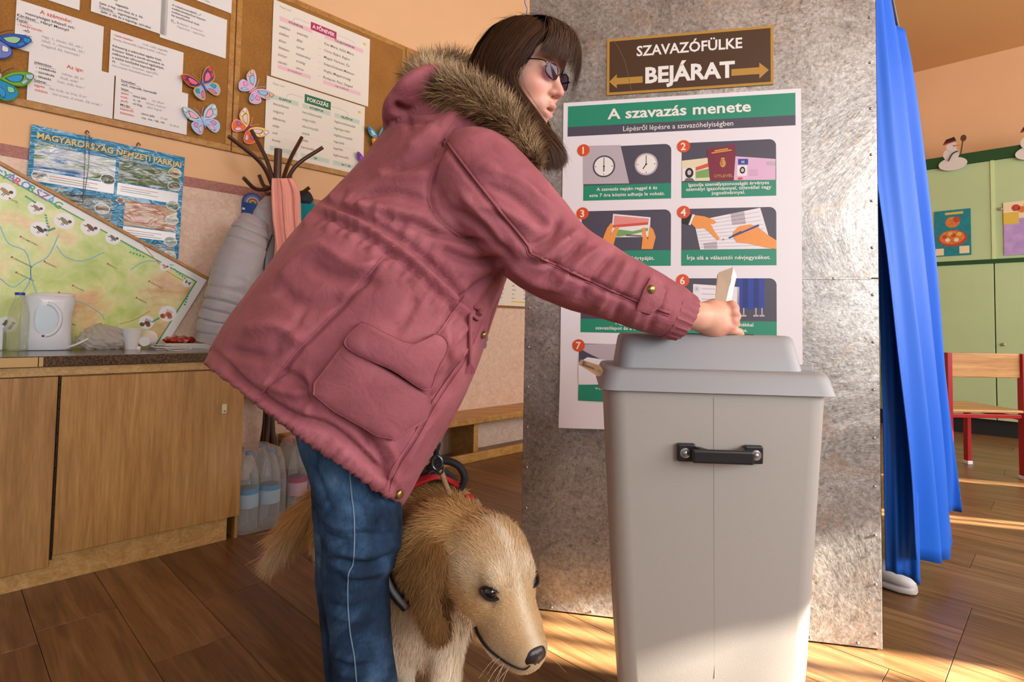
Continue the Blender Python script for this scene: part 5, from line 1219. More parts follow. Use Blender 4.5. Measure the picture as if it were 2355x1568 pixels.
x, y = q(1664, 408); sh.text('passport_word', m_goldp, 'ÚTLEVÉL', x, y, 0.0090, 0.055, 'C', 6, 0.01)
qp('licence', m_pinkc, [(1691, 360), (1783, 366), (1783, 414), (1687, 415)], 5); qp('licence_flag', m_eu, [(1697, 366), (1720, 366), (1720, 379), (1697, 379)], 6)
x, y = q(1708, 376); sh.text('licence_letter', m_lett, 'H', x, y, 0.0085, None, 'C', 7, 0.02); qp('licence_photo', m_post, [(1695, 381), (1718, 381), (1717, 405), (1694, 405)], 6)
x, y = q(1707, 392); sh.disc('licence_hair', m_ink, x, y, 0.008, 7, 14, 0.011); sh.disc('licence_face', M('face_print', '#c8c2c0', 0.5), x, y, 0.0045, 8, 12, 0.006); qp('licence_tag', m_mauve, [(1763, 372), (1783, 373), (1783, 381), (1763, 380)], 6)
for k in range(4): qp('licence_line', M('line_pink', '#c894b4', 0.5), [(1722, 391 + k * 4), (1742, 391 + k * 4), (1742, 392.2 + k * 4), (1722, 392.2 + k * 4)], 6)
x, y = q(1702, 411); sh.disc('licence_stamp', m_rd, x, y, 0.008, 6, 12, 0.004)
# 3 hands with a card
qp('address_card', m_post, [(1410, 492), (1496, 500), (1494, 545), (1405, 546)], 3); qp('card_red', M('card_salmon', '#e8938a', 0.45), [(1413, 496), (1492, 503), (1491, 512), (1411, 518)], 4); qp('card_red', m_rd, [(1409, 518), (1491, 511), (1490, 517), (1409, 524)], 4)
qp('card_green', m_grn, [(1408, 535), (1425, 528), (1455, 532), (1490, 524), (1490, 531), (1450, 540), (1420, 545)], 4); qp('card_text', m_grey, [(1440, 539), (1476, 541), (1476, 545), (1440, 543)], 4)
qp('hand_print', m_skin2, [(1383, 573), (1388, 545), (1396, 525), (1406, 512), (1410, 520), (1404, 540), (1418, 520), (1424, 524), (1416, 545), (1412, 560), (1409, 573)], 5)
qp('hand_print', m_skin2, [(1475, 573), (1478, 545), (1476, 525), (1483, 523), (1486, 540), (1490, 552), (1494, 520), (1502, 528), (1508, 545), (1501, 573)], 5)
# 4 signing the list
qp('list_sheet', m_post, [(1596, 509), (1748, 478), (1776, 572), (1610, 574)], 2)
for k in range(9): qp('list_line', m_mauve, [(1598 + k * 1.6, 512 + k * 7), (1746 + k * 3.0, 487 + k * 9.5), (1746 + k * 3.0, 488 + k * 9.5), (1598 + k * 1.6, 513 + k * 7)], 3)
qp('list_block', m_mauve, [(1680, 492), (1711, 486), (1715, 515), (1684, 518)], 3); qp('list_block', m_mauve, [(1617, 560), (1648, 555), (1650, 572), (1620, 573)], 3)
qp('cuff_print', m_ink, [(1568, 500), (1592, 493), (1585, 518), (1568, 514)], 4); qp('cuff_print', m_lett, [(1592, 493), (1598, 494), (1588, 518), (1583, 517)], 4)
qp('hand_print', m_skin2, [(1598, 495), (1620, 498), (1640, 505), (1648, 512), (1640, 516), (1634, 515), (1642, 530), (1655, 549), (1650, 553), (1632, 535), (1620, 525), (1600, 525), (1590, 515)], 5)
qp('hand_print', m_skin2, [(1685, 535), (1700, 520), (1725, 516), (1740, 520), (1765, 540), (1785, 553), (1785, 573), (1765, 570), (1720, 560), (1695, 558), (1688, 548)], 5)
qp('pen_print', m_eu, [(1675, 546), (1744, 516), (1746, 520), (1677, 549)], 6); qp('pen_print', m_slate, [(1684, 541), (1704, 531), (1706, 535), (1686, 545)], 7)
x, y = q(1660, 553); sh.text('signature', m_eu, 'A', x, y, 0.007, None, 'L', 6, 0.0, 0.3)
# 6 ballot paper and booth curtain
qp('ballot_print', m_post, [(1594, 653), (1700, 660), (1700, 735), (1592, 735)], 2); x, y = q(1603, 664); sh.disc('ballot_stamp', m_mauve, x, y, 0.008, 3, 16); sh.disc('ballot_stamp', m_post, x, y, 0.007, 4, 16); sh.rect('ballot_stamp', m_eu, x - 0.004, y - 0.003, x + 0.003, y - 0.0015, 5); sh.rect('ballot_stamp', m_eu, x - 0.004, y + 0.001, x + 0.003, y + 0.0025, 5)
for k in range(4): qp('ballot_line', m_mauve, [(1614, 663 + k * 12), (1645, 664 + k * 12), (1645, 665.5 + k * 12), (1614, 664.5 + k * 12)], 3)
m_cb1, m_cb2 = M('curtain_print', '#1e3c9e', 0.42), M('curtain_print_dark', '#162a78', 0.42)
for k in range(5): qp('curtain_stripe', m_cb2 if k % 2 else m_cb1, [(1695 + k * 12.4, 640), (1707.5 + k * 12.4, 640), (1707.5 + k * 12.4, 711 - (k % 2) * 3), (1695 + k * 12.4, 711 - (k % 2) * 3)], 2)
for a in (1710, 1738, 1752):
    qp('booth_foot', m_mauve, [(a - 1.5, 708), (a + 1.5, 708), (a + 1.5, 726), (a - 1.5, 726)], 3); qp('booth_foot', m_mauve, [(a - 6, 724), (a + 6, 724), (a + 6, 728), (a - 6, 728)], 3)
# 7 filling in
qp('form_print', m_mauve, [(1332, 791), (1416, 791), (1424, 832), (1332, 818)], 2); qp('form_print', m_post, [(1330, 818), (1424, 832), (1424, 884), (1330, 884)], 3); qp('hand_print', m_skin2, [(1418, 795), (1470, 800), (1470, 830), (1428, 830)], 4)
for a in (1342, 1361, 1382): qp('form_line', m_mauve, [(a, 832), (a + 1.3, 832), (a + 1.3, 868), (a, 868)], 4)
for a in (1330, 1347, 1367): qp('form_line', m_mauve, [(a, 860), (a + 11, 860), (a + 11, 862), (a, 862)], 4)
sh.done()

# ------------------------------------------------------------------ curtains of the booth
def velvet(t):
    t.b.inputs['Base Color'].default_value = lin('#0662d6'); t.b.inputs['Roughness'].default_value = 0.55; t.b.inputs['Sheen Weight'].default_value = 0.25; t.b.inputs['Sheen Tint'].default_value = lin('#4a90ff')
    t.bump(t.noise(t.coord(), 700, 2), 0.15, 0.0006)
m_blue = custom('blue_satin', velvet)
def curtain(name, rows, n, label, amp=0.012, folds=5.0, seed=0, cat='curtain', parent=None):
    """rows from top to bottom; each a list of (px, py, Y) control points from the near edge to the far edge"""
    R_ = np.array([[P(*c) for c in r] for r in rows])          # rows x controls x 3
    m = 46; cols_ = [spline(R_[:, j], m) for j in range(R_.shape[1])]
    v = []
    for i in range(m):
        line = spline(np.array([c[i] for c in cols_]), n)
        tg = np.gradient(line, axis=0); nn_ = np.stack([-tg[:, 1], tg[:, 0], 0 * tg[:, 0]], 1); nn_ /= np.linalg.norm(nn_, axis=1)[:, None] + 1e-9
        a = np.linspace(0, 1, n); h = i / (m - 1)
        w_ = amp * (0.6 + 0.6 * h) * (np.sin(folds * 2 * PI * a + seed + 0.7 * math.sin(3 * h)) + 0.35 * np.sin(folds * 4.6 * PI * a + 2 * h + seed))
        w_ *= np.clip(a * 8, 0.2, 1)
        v += list(line + nn_ * w_[:, None])
    f = [(i * n + j, (i + 1) * n + j, (i + 1) * n + j + 1, i * n + j + 1) for i in range(m - 1) for j in range(n - 1)]
    t = parent or thing(name, label, cat, v[-1]); o = obj('cloth' if parent is None else name, v, f, m_blue, t, True); s_ = o.modifiers.new('thickness', 'SOLIDIFY'); s_.thickness = 0.003
    hem = np.array(v[-n:]); hem2 = np.array(v[-3 * n:-2 * n])
    return t, np.array(v).reshape(m, n, 3)
ct1, g1 = curtain('booth_curtain', [
    [(1998, -60, 1.80), (2010, -60, 1.86), (2028, -30, 1.95), (2068, 55, 2.05), (2082, 110, 2.12)],
    [(2004, 150, 1.80), (2030, 150, 1.84), (2056, 160, 1.94), (2085, 170, 2.05), (2100, 185, 2.12)],
    [(2014, 350, 1.79), (2048, 350, 1.84), (2078, 360, 1.97), (2110, 370, 2.10), (2124, 380, 2.18)],
    [(2045, 580, 1.77), (2072, 580, 1.84), (2105, 600, 2.02), (2136, 610, 2.18), (2148, 620, 2.26)],
    [(2070, 800, 1.76), (2096, 800, 1.86), (2130, 850, 2.06), (2158, 870, 2.26), (2168, 880, 2.34)],
    [(2100, 1060, 1.75), (2120, 1060, 1.88), (2152, 1070, 2.10), (2176, 1060, 2.36), (2184, 1060, 2.44)],
    [(2113, 1290, 1.75), (2140, 1288, 1.92), (2168, 1278, 2.14), (2184, 1180, 2.44), (2195, 1174, 2.52)]], 90, 'bright blue booth curtain hanging in long folds beside the metal panel', 0.024, 3.1, 0.4)
ct2, g2 = curtain('front_flap', [
    [(2002, -60, 1.83), (2012, -60, 1.84), (2022, -60, 1.86)],
    [(2012, 350, 1.84), (2030, 350, 1.85), (2050, 350, 1.88)],
    [(2020, 620, 1.83), (2050, 620, 1.84), (2085, 620, 1.88)],
    [(2030, 900, 1.83), (2065, 900, 1.83), (2105, 900, 1.86)],
    [(2034, 1180, 1.84), (2072, 1185, 1.82), (2112, 1200, 1.82)],
    [(2036, 1312, 1.86), (2075, 1322, 1.83), (2117, 1345, 1.80)]], 40, '', 0.005, 1.6, 1.0, parent=ct1)
rl = thing('curtain_rail', 'thin metal rail carrying the blue booth curtain', 'rail', bp(BW, BH - 0.03))
e_ = g1[0, -1]; tubeobj('rail_bar', [bp(BW - 0.01, BH - 0.04, -0.03), g1[0, 45] + ZV * 0.035, e_ + ZV * 0.035], 0.008, m_wire, rl, 8)
nv_, _ = None, None
ncv = []; 
for i in range(30):
    z = 0.02 + 1.95 * i / 29; 
    for j in range(8):
        a = j / 7; ncv.append(bp(0.02, z, -0.06 - 0.45 * a) + BE * (-0.014 - 0.012 * math.sin(z * 4.0) * (1 - a) - 0.006 * math.sin(9 * a)))
ncf = [(i * 8 + j, i * 8 + j + 1, (i + 1) * 8 + j + 1, (i + 1) * 8 + j) for i in range(29) for j in range(7)]
o = obj('shaded_blue_curtain', ncv, ncf, M('blue_cloth_shaded', '#14183c', 0.8), None, True, label='narrow blue curtain edge, shade painted into its colour, on the far side of the metal panel', cat='curtain'); s_ = o.modifiers.new('thickness', 'SOLIDIFY'); s_.thickness = 0.003  # a blue curtain in shade, the shade put into its dark colour

# shoe of a voter behind the curtain
sb = PZ(2078, 1362); fwd = nrm([0.55, -0.80, 0]); sid = np.array([-fwd[1], fwd[0], 0])
sho = thing('white_sneaker', 'white sneaker of a voter showing under the booth curtain', 'shoe', sb + fwd * -0.08)
heel = sb - fwd * 0.215 + sid * 0.01
def shoe_parts(parent, heel, fwd, sid, L=0.255, up=None, sole=None):
    def sec(x, w_, h, z0): return (heel + fwd * x * L + ZV * (z0 + h / 2), sid * w_, ZV * h / 2)
    v, f = loft([sec(.0, .022, .022, .0), sec(.03, .034, .026, .0), (sec(.3, .036, .026, 0)), sec(.6, .046, .026, 0), sec(.85, .045, .028, .0), sec(.97, .03, .026, .002), sec(1.0, .014, .02, .004)], 28, 3.0); obj('sole', v, f, sole, parent, True)
    v, f = loft([sec(.02, .02, .05, .02), sec(.05, .03, .085, .02), sec(.2, .034, .10, .02), sec(.42, .036, .085, .02), sec(.62, .043, .055, .02), sec(.85, .041, .042, .02), sec(.95, .028, .03, .02), sec(.985, .012, .018, .022)], 28, 2.4); obj('upper', v, f, up, parent, True)
    for k in range(4):
        x = 0.45 + k * 0.07; zz = 0.095 - k * 0.009
        tubeobj('lace', [heel + fwd * x * L + sid * 0.024 + ZV * (zz - .006), heel + fwd * x * L + ZV * (zz + 0.004), heel + fwd * x * L - sid * 0.024 + ZV * (zz - .006)], 0.003, sole, parent, 6, 8)
m_sw, m_sw2 = M('sneaker_white', '#c9c4c0', 0.6, bump=0.2, bscale=300), M('sneaker_sole', '#b9b2ad', 0.6)
shoe_parts(sho, heel, fwd, sid, 0.25, m_sw, m_sw2)
for k in range(4): tubeobj('side_stripe', [heel + fwd * (0.30 + 0.035 * k) * 0.25 + sid * 0.037 + ZV * 0.03, heel + fwd * (0.34 + 0.035 * k) * 0.25 + sid * 0.030 + ZV * 0.085], 0.002, m_ink, sho, 5)

# ================================================================== BALLOT BOX
RA = P(1380, 897, 1.092); RB = P(1937, 913, 1.040)
rz = (RA[2] + RB[2]) / 2; RA[2] = RB[2] = rz
XE = nrm(RB - RA); XN = np.array([XE[1], -XE[0], 0.0]); RW = float(np.linalg.norm(RB - RA)); RD = 0.33
RC = (RA + RB) / 2 - XN * RD / 2; RC[2] = 0.0
def binfn(t):
    v = t.coord(); a = t.noise(v, 420, 2, 0.6); t.b.inputs['Base Color'].default_value = lin('#aaa49d'); t.b.inputs['Roughness'].default_value = 0.48
    t.bump(a, 0.25, 0.0006)
m_bin = custom('grey_polythene', binfn); m_lid = M('lid_polythene', '#9c9da0', 0.46, bump=0.25, bscale=420, bdist=0.0006)
bin_ = thing('ballot_box', 'grey plastic ballot box with a raised lid and black front handle', 'ballot box', RC)
def rrect(hx, hy, r, n=6):
    pts = []
    for sx, sy, a0 in ((1, 1, 0), (-1, 1, 90), (-1, -1, 180), (1, -1, 270)):
        for k in range(n + 1):
            a = math.radians(a0 + 90 * k / n); pts.append((sx * (hx - r) + r * math.cos(a), sy * (hy - r) + r * math.sin(a)))
    return pts
def rloft(secs, caps=True, c=RC):
    """secs: (z, hx, hy, r, dx)"""
    v, f = [], []
    for z, hx, hy, r in secs:
        for a, b in rrect(hx, hy, r): v.append(c + XE * a - XN * b + ZV * z)
    n = len(v) // len(secs)
    for k in range(len(secs) - 1):
        for i in range(n): f.append((k * n + i, k * n + (i + 1) % n, (k + 1) * n + (i + 1) % n, (k + 1) * n + i))
    if caps: f += [tuple(range(n))[::-1], tuple((len(secs) - 1) * n + i for i in range(n))]
    return v, f
hx, hy = RW / 2, RD / 2
v, f = rloft([(0.0, hx * .70, hy * .70, .03), (0.004, hx * .715, hy * .715, .035), (0.27, hx * .81, hy * .81, .035), (rz + 0.004, hx * .936, hy * .93, .035), (rz + 0.02, hx * .936, hy * .93, .035)]); body_v, body_f = v, f
body = obj('box_body', v, f, m_bin, bin_, False)
def autosmooth(o, ang=40):
    me = o.data; me.polygons.foreach_set('use_smooth', [True] * len(me.polygons)); me.set_sharp_from_angle(angle=math.radians(ang))
autosmooth(body)
ztop = P(1660, 857, 1.066)[2]
v, f = rloft([(rz + 0.002, hx * .94, hy * .93, .03), (rz - 0.001, hx * .985, hy * .98, .03), (rz, hx, hy, .032), (rz + (ztop - rz) * .75, hx * .967, hy * .955, .034), (ztop - 0.004, hx * .955, hy * .94, .034), (ztop, hx * .94, hy * .92, .034), (ztop + 0.001, hx * .90, hy * .87, .03)]); rim = obj('lid_rim', v, f, m_lid, bin_); autosmooth(rim, 50)
hz = P(1650, 770, 1.14)[2]; hb = 0.385 / 0.445
v, f = rloft([(ztop - 0.004, hx * .832, hy * .62, .03), (ztop + 0.004, hx * .825, hy * .612, .03), (hz - 0.016, hx * .795, hy * .50, .03), (hz - 0.006, hx * .785, hy * .48, .03), (hz - 0.0015, hx * .765, hy * .45, .028), (hz, hx * .73, hy * .40, .025)], c=RC); hump = obj('lid_hood', v, f, m_lid, bin_); autosmooth(hump, 50)
MB().box(RC + ZV * hz, (hx * .5, 0.012, 0.0012), (XE, XN, ZV)).build('slot', m_dark, bin_)
bt = bvh(body_v, body_f)
def on_box(px, py, off=0.0): return onto(bt, px, py, off)[0]
p0, p1 = on_box(1641, 915), on_box(1643, 1560); tubeobj('mould_line', [p0, p1], 0.0006, M('mould_grey', '#8c8782', 0.6), bin_, 5)
m_blk = M('black_plastic', '#1c1b1d', 0.38)
fn_ = onto(bt, 1650, 1040)[1]
hd = []
for x, y in ((1576, 1037), (1729, 1042)):
    c = on_box(x, y, 0.008); hd.append(c)
up = nrm(ZV - fn_ * (ZV @ fn_)); ri = nrm(hd[1] - hd[0])
hbar = MB().box((hd[0] + hd[1]) / 2 + fn_ * 0.026, ((np.linalg.norm(hd[1] - hd[0])) / 2 - 0.006, 0.0125, 0.0055), (ri, up, fn_), 0.004).build('handle', m_blk, bin_)
for sgn, c in ((-1, hd[0]), (1, hd[1])):
    MB().box(c, (0.0165, 0.0165, 0.007), (ri, up, fn_), 0.003).build('handle_foot', m_blk, hbar)
    MB().prism([c - ri * sgn * 0.012 + up * 0.012 + fn_ * 0.004, c - ri * sgn * 0.030 + up * 0.012 + fn_ * 0.029, c - ri * sgn * 0.030 - up * 0.012 + fn_ * 0.029, c - ri * sgn * 0.012 - up * 0.012 + fn_ * 0.004], -ri * sgn * 0.010).build('handle_arm', m_blk, hbar)
    MB().lathe([(0.0095, 0), (0.0095, 0.0015), (0.007, 0.002)], c + fn_ * 0.007 + ri * sgn * 0.003, 20, fn_).build('washer', m_rivet, hbar, True)
    MB().lathe([(0.0048, 0), (0.0042, 0.003), (0.002, 0.004)], c + fn_ * 0.009 + ri * sgn * 0.003, 12, fn_).build('bolt', m_rivet, hbar, True)
# clip on the right of the lid, seal tag on the left
cl = RC + XE * hx * .90 + XN * hy * .2 + ZV * (ztop + 0.004)
cm = MB().box(cl, (0.016, 0.02, 0.006), (XE, XN, ZV), 0.003); cm.tube([cl - XE * 0.012 + ZV * 0.004, cl - XE * 0.018 + ZV * 0.022], [0.004, 0.0015], 8); cm.build('lid_clip', m_lid, bin_)
tgp = [P(*c) for c in ((1330, 838, 1.14), (1336, 826, 1.14), (1378, 840, 1.13), (1387, 851, 1.13), (1385, 862, 1.13), (1376, 866, 1.13))]
tag = thing('seal_tag', 'brown security seal tag with a barcode on the box corner', 'tag', tgp[3])
tn = nrm(np.cross(tgp[2] - tgp[0], tgp[1] - tgp[0])); tn = tn if tn @ (CAMP - tgp[0]) > 0 else -tn
MB().prism(tgp, -tn * 0.0016).build('tag_strip', M('kraft_tag', '#a9805c', 0.5), tag)
tex = nrm(tgp[3] - (tgp[0] + tgp[1]) / 2); tey = nrm(np.cross(tn, tex)); ts = Sheet((tgp[0] + tgp[1]) / 2 + tn * 0.0006, tex, tey, tag)
for k in range(14): ts.rect('barcode', m_ink, 0.006 + k * 0.0016, -0.002, 0.006 + k * 0.0016 + (0.0010 if k % 3 else 0.0005), 0.0048, 1)
ts.text('seal_number', m_ink, '00037160', 0.026, -0.0045, 0.0030, 0.020, 'L', 1, 0.0, 0, PI); ts.text('seal_letters', m_ink, 'NVI', 0.033, 0.0045, 0.0052, None, 'L', 1, 0.01, 0, -PI / 2)
ts.disc('ring_print', m_ink, 0.043, 0.001, 0.0035, 1, 14); ts.disc('ring_print', M('kraft_tag', '#a9805c', 0.5), 0.043, 0.001, 0.0027, 2, 14); ts.done()

# ================================================================== THE WOMAN
per = thing('person', 'person in a dusty pink parka with a fur hood bending over the ballot box', 'person', (-0.30, 1.2, 0))
def remesh(parts, vox, it=2):
    """union of closed shapes -> one smooth skin"""
    V_, F_ = [], []; b = 0
    for v, f in parts:
        V_ += [tuple(map(float, q_)) for q_ in v]; F_ += [[b + i for i in q_] for q_ in f]; b += len(v)
    me = bpy.data.meshes.new('tmp'); me.from_pydata(V_, [], F_); o = bpy.data.objects.new('tmp', me); col.objects.link(o)
    bm = bmesh.new(); bm.from_mesh(me); bmesh.ops.recalc_face_normals(bm, faces=bm.faces); bm.to_mesh(me); bm.free()
    md = o.modifiers.new('r', 'REMESH'); md.mode = 'VOXEL'; md.voxel_size = vox
    dg = bpy.context.evaluated_depsgraph_get(); e = o.evaluated_get(dg); m2 = e.to_mesh()
    v = np.empty(len(m2.vertices) * 3); m2.vertices.foreach_get('co', v); v = v.reshape(-1, 3)
    f = np.empty(len(m2.polygons) * 4, np.int32)
    if len(m2.loops) == len(f): m2.loops.foreach_get('vertex_index', f); f = f.reshape(-1, 4)
    else: f = np.array([list(p_.vertices)[:4] if len(p_.vertices) >= 4 else list(p_.vertices) + [p_.vertices[-1]] for p_ in m2.polygons], np.int32)
    e.to_mesh_clear(); bpy.data.objects.remove(o); bpy.data.meshes.remove(me)
    return vsmooth(v, f, it), f
def station(rows, m=70, n=56, power=2.15):
    """rows: back px, front px, near px, Y centre, half depth -> closed loft"""
    R_ = []
    for (bx, by), (fx, fy), (nx_, ny_), yc, b in rows:
        B_, F_, N_ = P(bx, by, yc), P(fx, fy, yc), P(nx_, ny_, yc - b)
        c = (B_ + F_) / 2; R_.append(np.concatenate([c, (F_ - B_) / 2, c - N_]))
    q_ = spline(np.array(R_), m)
    return loft([(r[:3], r[3:6], r[6:9]) for r in q_], n, power)
def limb(rows, m=50, n=32, flat=1.0):
    """rows: px, py, half width px, Y"""
    q_ = spline(np.array(rows, float), m); c = np.array([P(a, b, d) for a, b, _, d in q_]); dr_ = np.gradient(c, axis=0); secs = []
    for i in range(m):
        w_ = q_[i][2] * c[i][1] / FPX; d = nrm(dr_[i]); e1 = nrm(np.cross(d, [0, 1.0, 0])); e2 = np.cross(d, e1); secs.append((c[i], e1 * w_, e2 * w_ * flat))
    return loft(secs, n, 2.1)
# --- body under the clothes: one continuous skin (head, neck, trunk, arms, hands, legs)
HF = nrm([0.84, -0.485, -0.225]); HL = np.array([0.5, 0.866, 0.0]); HL = nrm(HL - HF * (HL @ HF)); HU = np.cross(HF, HL)
HAX = np.array([HF, HL, HU])
HO = P(1251, 157, 1.25) - (HF * 0.078 - HL * 0.031 + HU * 0.010)
def hp(x, y, z): return HO + HF * x + HL * y + HU * z
wr, pk, kn0 = P(1560, 722, 1.125), P(1628, 728, 1.13), P(1684, 722, 1.13)
def head_sdf(p):
    q_ = (p - HO.astype(np.float32)) @ HAX.T.astype(np.float32)
    d = sd_ell(q_, (-0.008, 0, 0.032), (0.096, 0.074, 0.088))                      # skull
    d = sm(d, sd_ell(q_, (0.038, 0, -0.035), (0.056, 0.058, 0.080)), 0.03)         # face
    d = sm(d, sd_ell(q_, (0.062, 0, 0.045), (0.034, 0.056, 0.035)), 0.02)          # brow
    for s_ in (-1, 1):
        d = sm(d, sd_ell(q_, (0.060, s_ * 0.038, -0.026), (0.026, 0.022, 0.024)), 0.022)  # cheekbone
        d = smax(d, -sd_ell(q_, (0.098, s_ * 0.031, 0.010), (0.018, 0.021, 0.012)), 0.012)  # eye socket
        d = sm(d, sd_ell(q_, (0.078, s_ * 0.031, 0.010), (0.0135, 0.0165, 0.0135)), 0.004)
        d = sm(d, sd_ell(q_, (-0.006, s_ * 0.076, -0.004), (0.018, 0.008, 0.030)), 0.008)  # ear
        d = sm(d, sd_ell(q_, (0.099, s_ * 0.0115, -0.036), (0.011, 0.0075, 0.0075)), 0.006)  # nostril wing
        d = smax(d, -sd_ell(q_, (0.105, s_ * 0.0065, -0.0445), (0.006, 0.0035, 0.0045)), 0.003)
    d = sm(d, sd_chain(q_, [(0.088, 0, 0.016), (0.100, 0, -0.012), (0.113, 0, -0.031)], [0.009, 0.0095, 0.0105]), 0.010)  # nose
    d = sm(d, sd_ell(q_, (0.082, 0, -0.066), (0.021, 0.028, 0.022)), 0.012)
    d = sm(d, sd_chain(q_, [(0.084, -0.020, -0.068), (0.1015, -0.008, -0.0615), (0.1015, 0.008, -0.0615), (0.084, 0.020, -0.068)], [0.004, 0.0062, 0.0062, 0.004]), 0.004)   # upper lip
    d = sm(d, sd_chain(q_, [(0.083, -0.018, -0.077), (0.097, -0.007, -0.083), (0.097, 0.007, -0.083), (0.083, 0.018, -0.077)], [0.004, 0.0066, 0.0066, 0.004]), 0.004)   # lower lip
    d = smax(d, -sd_ell(q_, (0.100, 0, -0.0725), (0.014, 0.015, 0.0032)), 0.003)   # parted lips
    d = sm(d, sd_ell(q_, (0.074, 0, -0.105), (0.020, 0.022, 0.017)), 0.018)        # chin
    return d
NK = [hp(-0.02, 0, -0.07), P(1150, 300, 1.32), P(1095, 360, 1.30)]
SHN, SHF_ = P(1075, 365, 1.12), P(1085, 350, 1.47); EL = P(1285, 590, 1.09)
HIPN, HIPF = P(800, 950, 1.18), P(800, 940, 1.33); KNN, KNF = P(832, 1215, 1.125), P(800, 1230, 1.29); ANN, ANF = P(848, 1690, 1.16), P(812, 1650, 1.32)
ANN[2] = ANF[2] = 0.085
def P2(x, y, Y): return P(x, y, Y + 0.032)
def hand_sdf(p):
    # right hand in a loose fist, back of the hand to the viewer, holding the envelope
    d = sd_chain(p, [wr, P(1600, 726, 1.140), P2(1640, 730, 1.128)], [0.025, 0.026, 0.030], 0.01)
    d = sm(d, sd_chain(p, [P2(1640, 714, 1.13), P2(1676, 712, 1.14)], [0.022, 0.017]), 0.012)
    d = sm(d, sd_chain(p, [P2(1640, 748, 1.125), P2(1674, 752, 1.13)], [0.022, 0.016]), 0.012)
    d = sm(d, sd_chain(p, [P2(1608, 742, 1.13), P2(1645, 757, 1.13)], [0.018, 0.016]), 0.012)
    for i in range(4):                                # fingers: knuckle, bend, tip
        y = (704, 722, 739, 755)[i]; r = (0.0108, 0.0112, 0.0108, 0.0096)[i]; x0 = (1686, 1690, 1688, 1682)[i]
        k_, b_, t_ = P2(x0 - 4, y, 1.128), P2(x0 + 2 - i, y + 5, 1.168), P2(x0 - 36, y + 8, 1.180)
        t2 = P2(x0 - 44, y + 8, 1.165)
        d = sm(d, sd_chain(p, [k_, b_, t_, t2], [r * 1.06, r, r * 0.92, r * 0.85], 0.003), 0.005)
        d = sm(d, sd_ell(p, P2(x0 - 2, y, 1.124), (r * 0.9, r * 0.9, r * 0.95)), 0.006)
    d = sm(d, sd_chain(p, [P2(1606, 712, 1.148), P2(1640, 700, 1.172), P2(1668, 704, 1.185), P2(1684, 712, 1.190)], [0.014, 0.0115, 0.0105, 0.0085], 0.004), 0.006)   # thumb
    d = sm(d, sd_chain(p, [P2(1682, 758, 1.14), P2(1700, 764, 1.15), P2(1704, 768, 1.16)], [0.0095, 0.0085, 0.007]), 0.004)
    return d
def body_sdf(p):
    d = head_sdf(p)
    d = sm(d, sd_chain(p, NK, [0.050, 0.052, 0.062], 0.02), 0.02)
    d = sm(d, sd_chain(p, [(SHN + SHF_) / 2, P(960, 600, 1.28), (HIPN + HIPF) / 2], [0.10, 0.105, 0.11], 0.05), 0.05)
    d = sm(d, sd_chain(p, [SHN, SHF_], [0.05, 0.05]), 0.05)
    d = sm(d, sd_chain(p, [SHN, EL, wr], [0.046, 0.036, 0.0245], 0.01), 0.02)
    d = sm(d, sd_chain(p, [SHF_, P(1040, 640, 1.50), P(1000, 850, 1.42)], [0.046, 0.036, 0.026], 0.01), 0.02)
    d = sm(d, sd_chain(p, [HIPN, KNN, P(820, 1330, 1.15), P(826, 1430, 1.157), P(836, 1540, 1.16), ANN, ANN - ZV * 0.03 + np.array([0.10, -0.02, 0])], [0.072, 0.045, 0.042, 0.038, 0.036, 0.03, 0.028], 0.01), 0.03)
    d = sm(d, sd_chain(p, [HIPF, KNF, ANF, ANF - ZV * 0.03 + np.array([0.10, 0.0, 0])], [0.078, 0.048, 0.034, 0.028], 0.01), 0.03)
    # far hand, closed around the leash
    fh = P(1000, 850, 1.42); d = sm(d, sd_ell(p, fh + np.array([0.01, 0, -0.04]), (0.034, 0.03, 0.04)), 0.01)
    for i in range(4): d = sm(d, sd_chain(p, [fh + np.array([0.03, -0.02 + 0.013 * i, -0.05]), fh + np.array([0.045, -0.02 + 0.013 * i, -0.075]), fh + np.array([0.015, -0.02 + 0.013 * i, -0.085])], [0.009, 0.0085, 0.0075]), 0.003)
    return d
bv, bf = surface(body_sdf, (-0.62, 0.98, 0.0), (0.27, 1.62, 1.66), 0.0075)
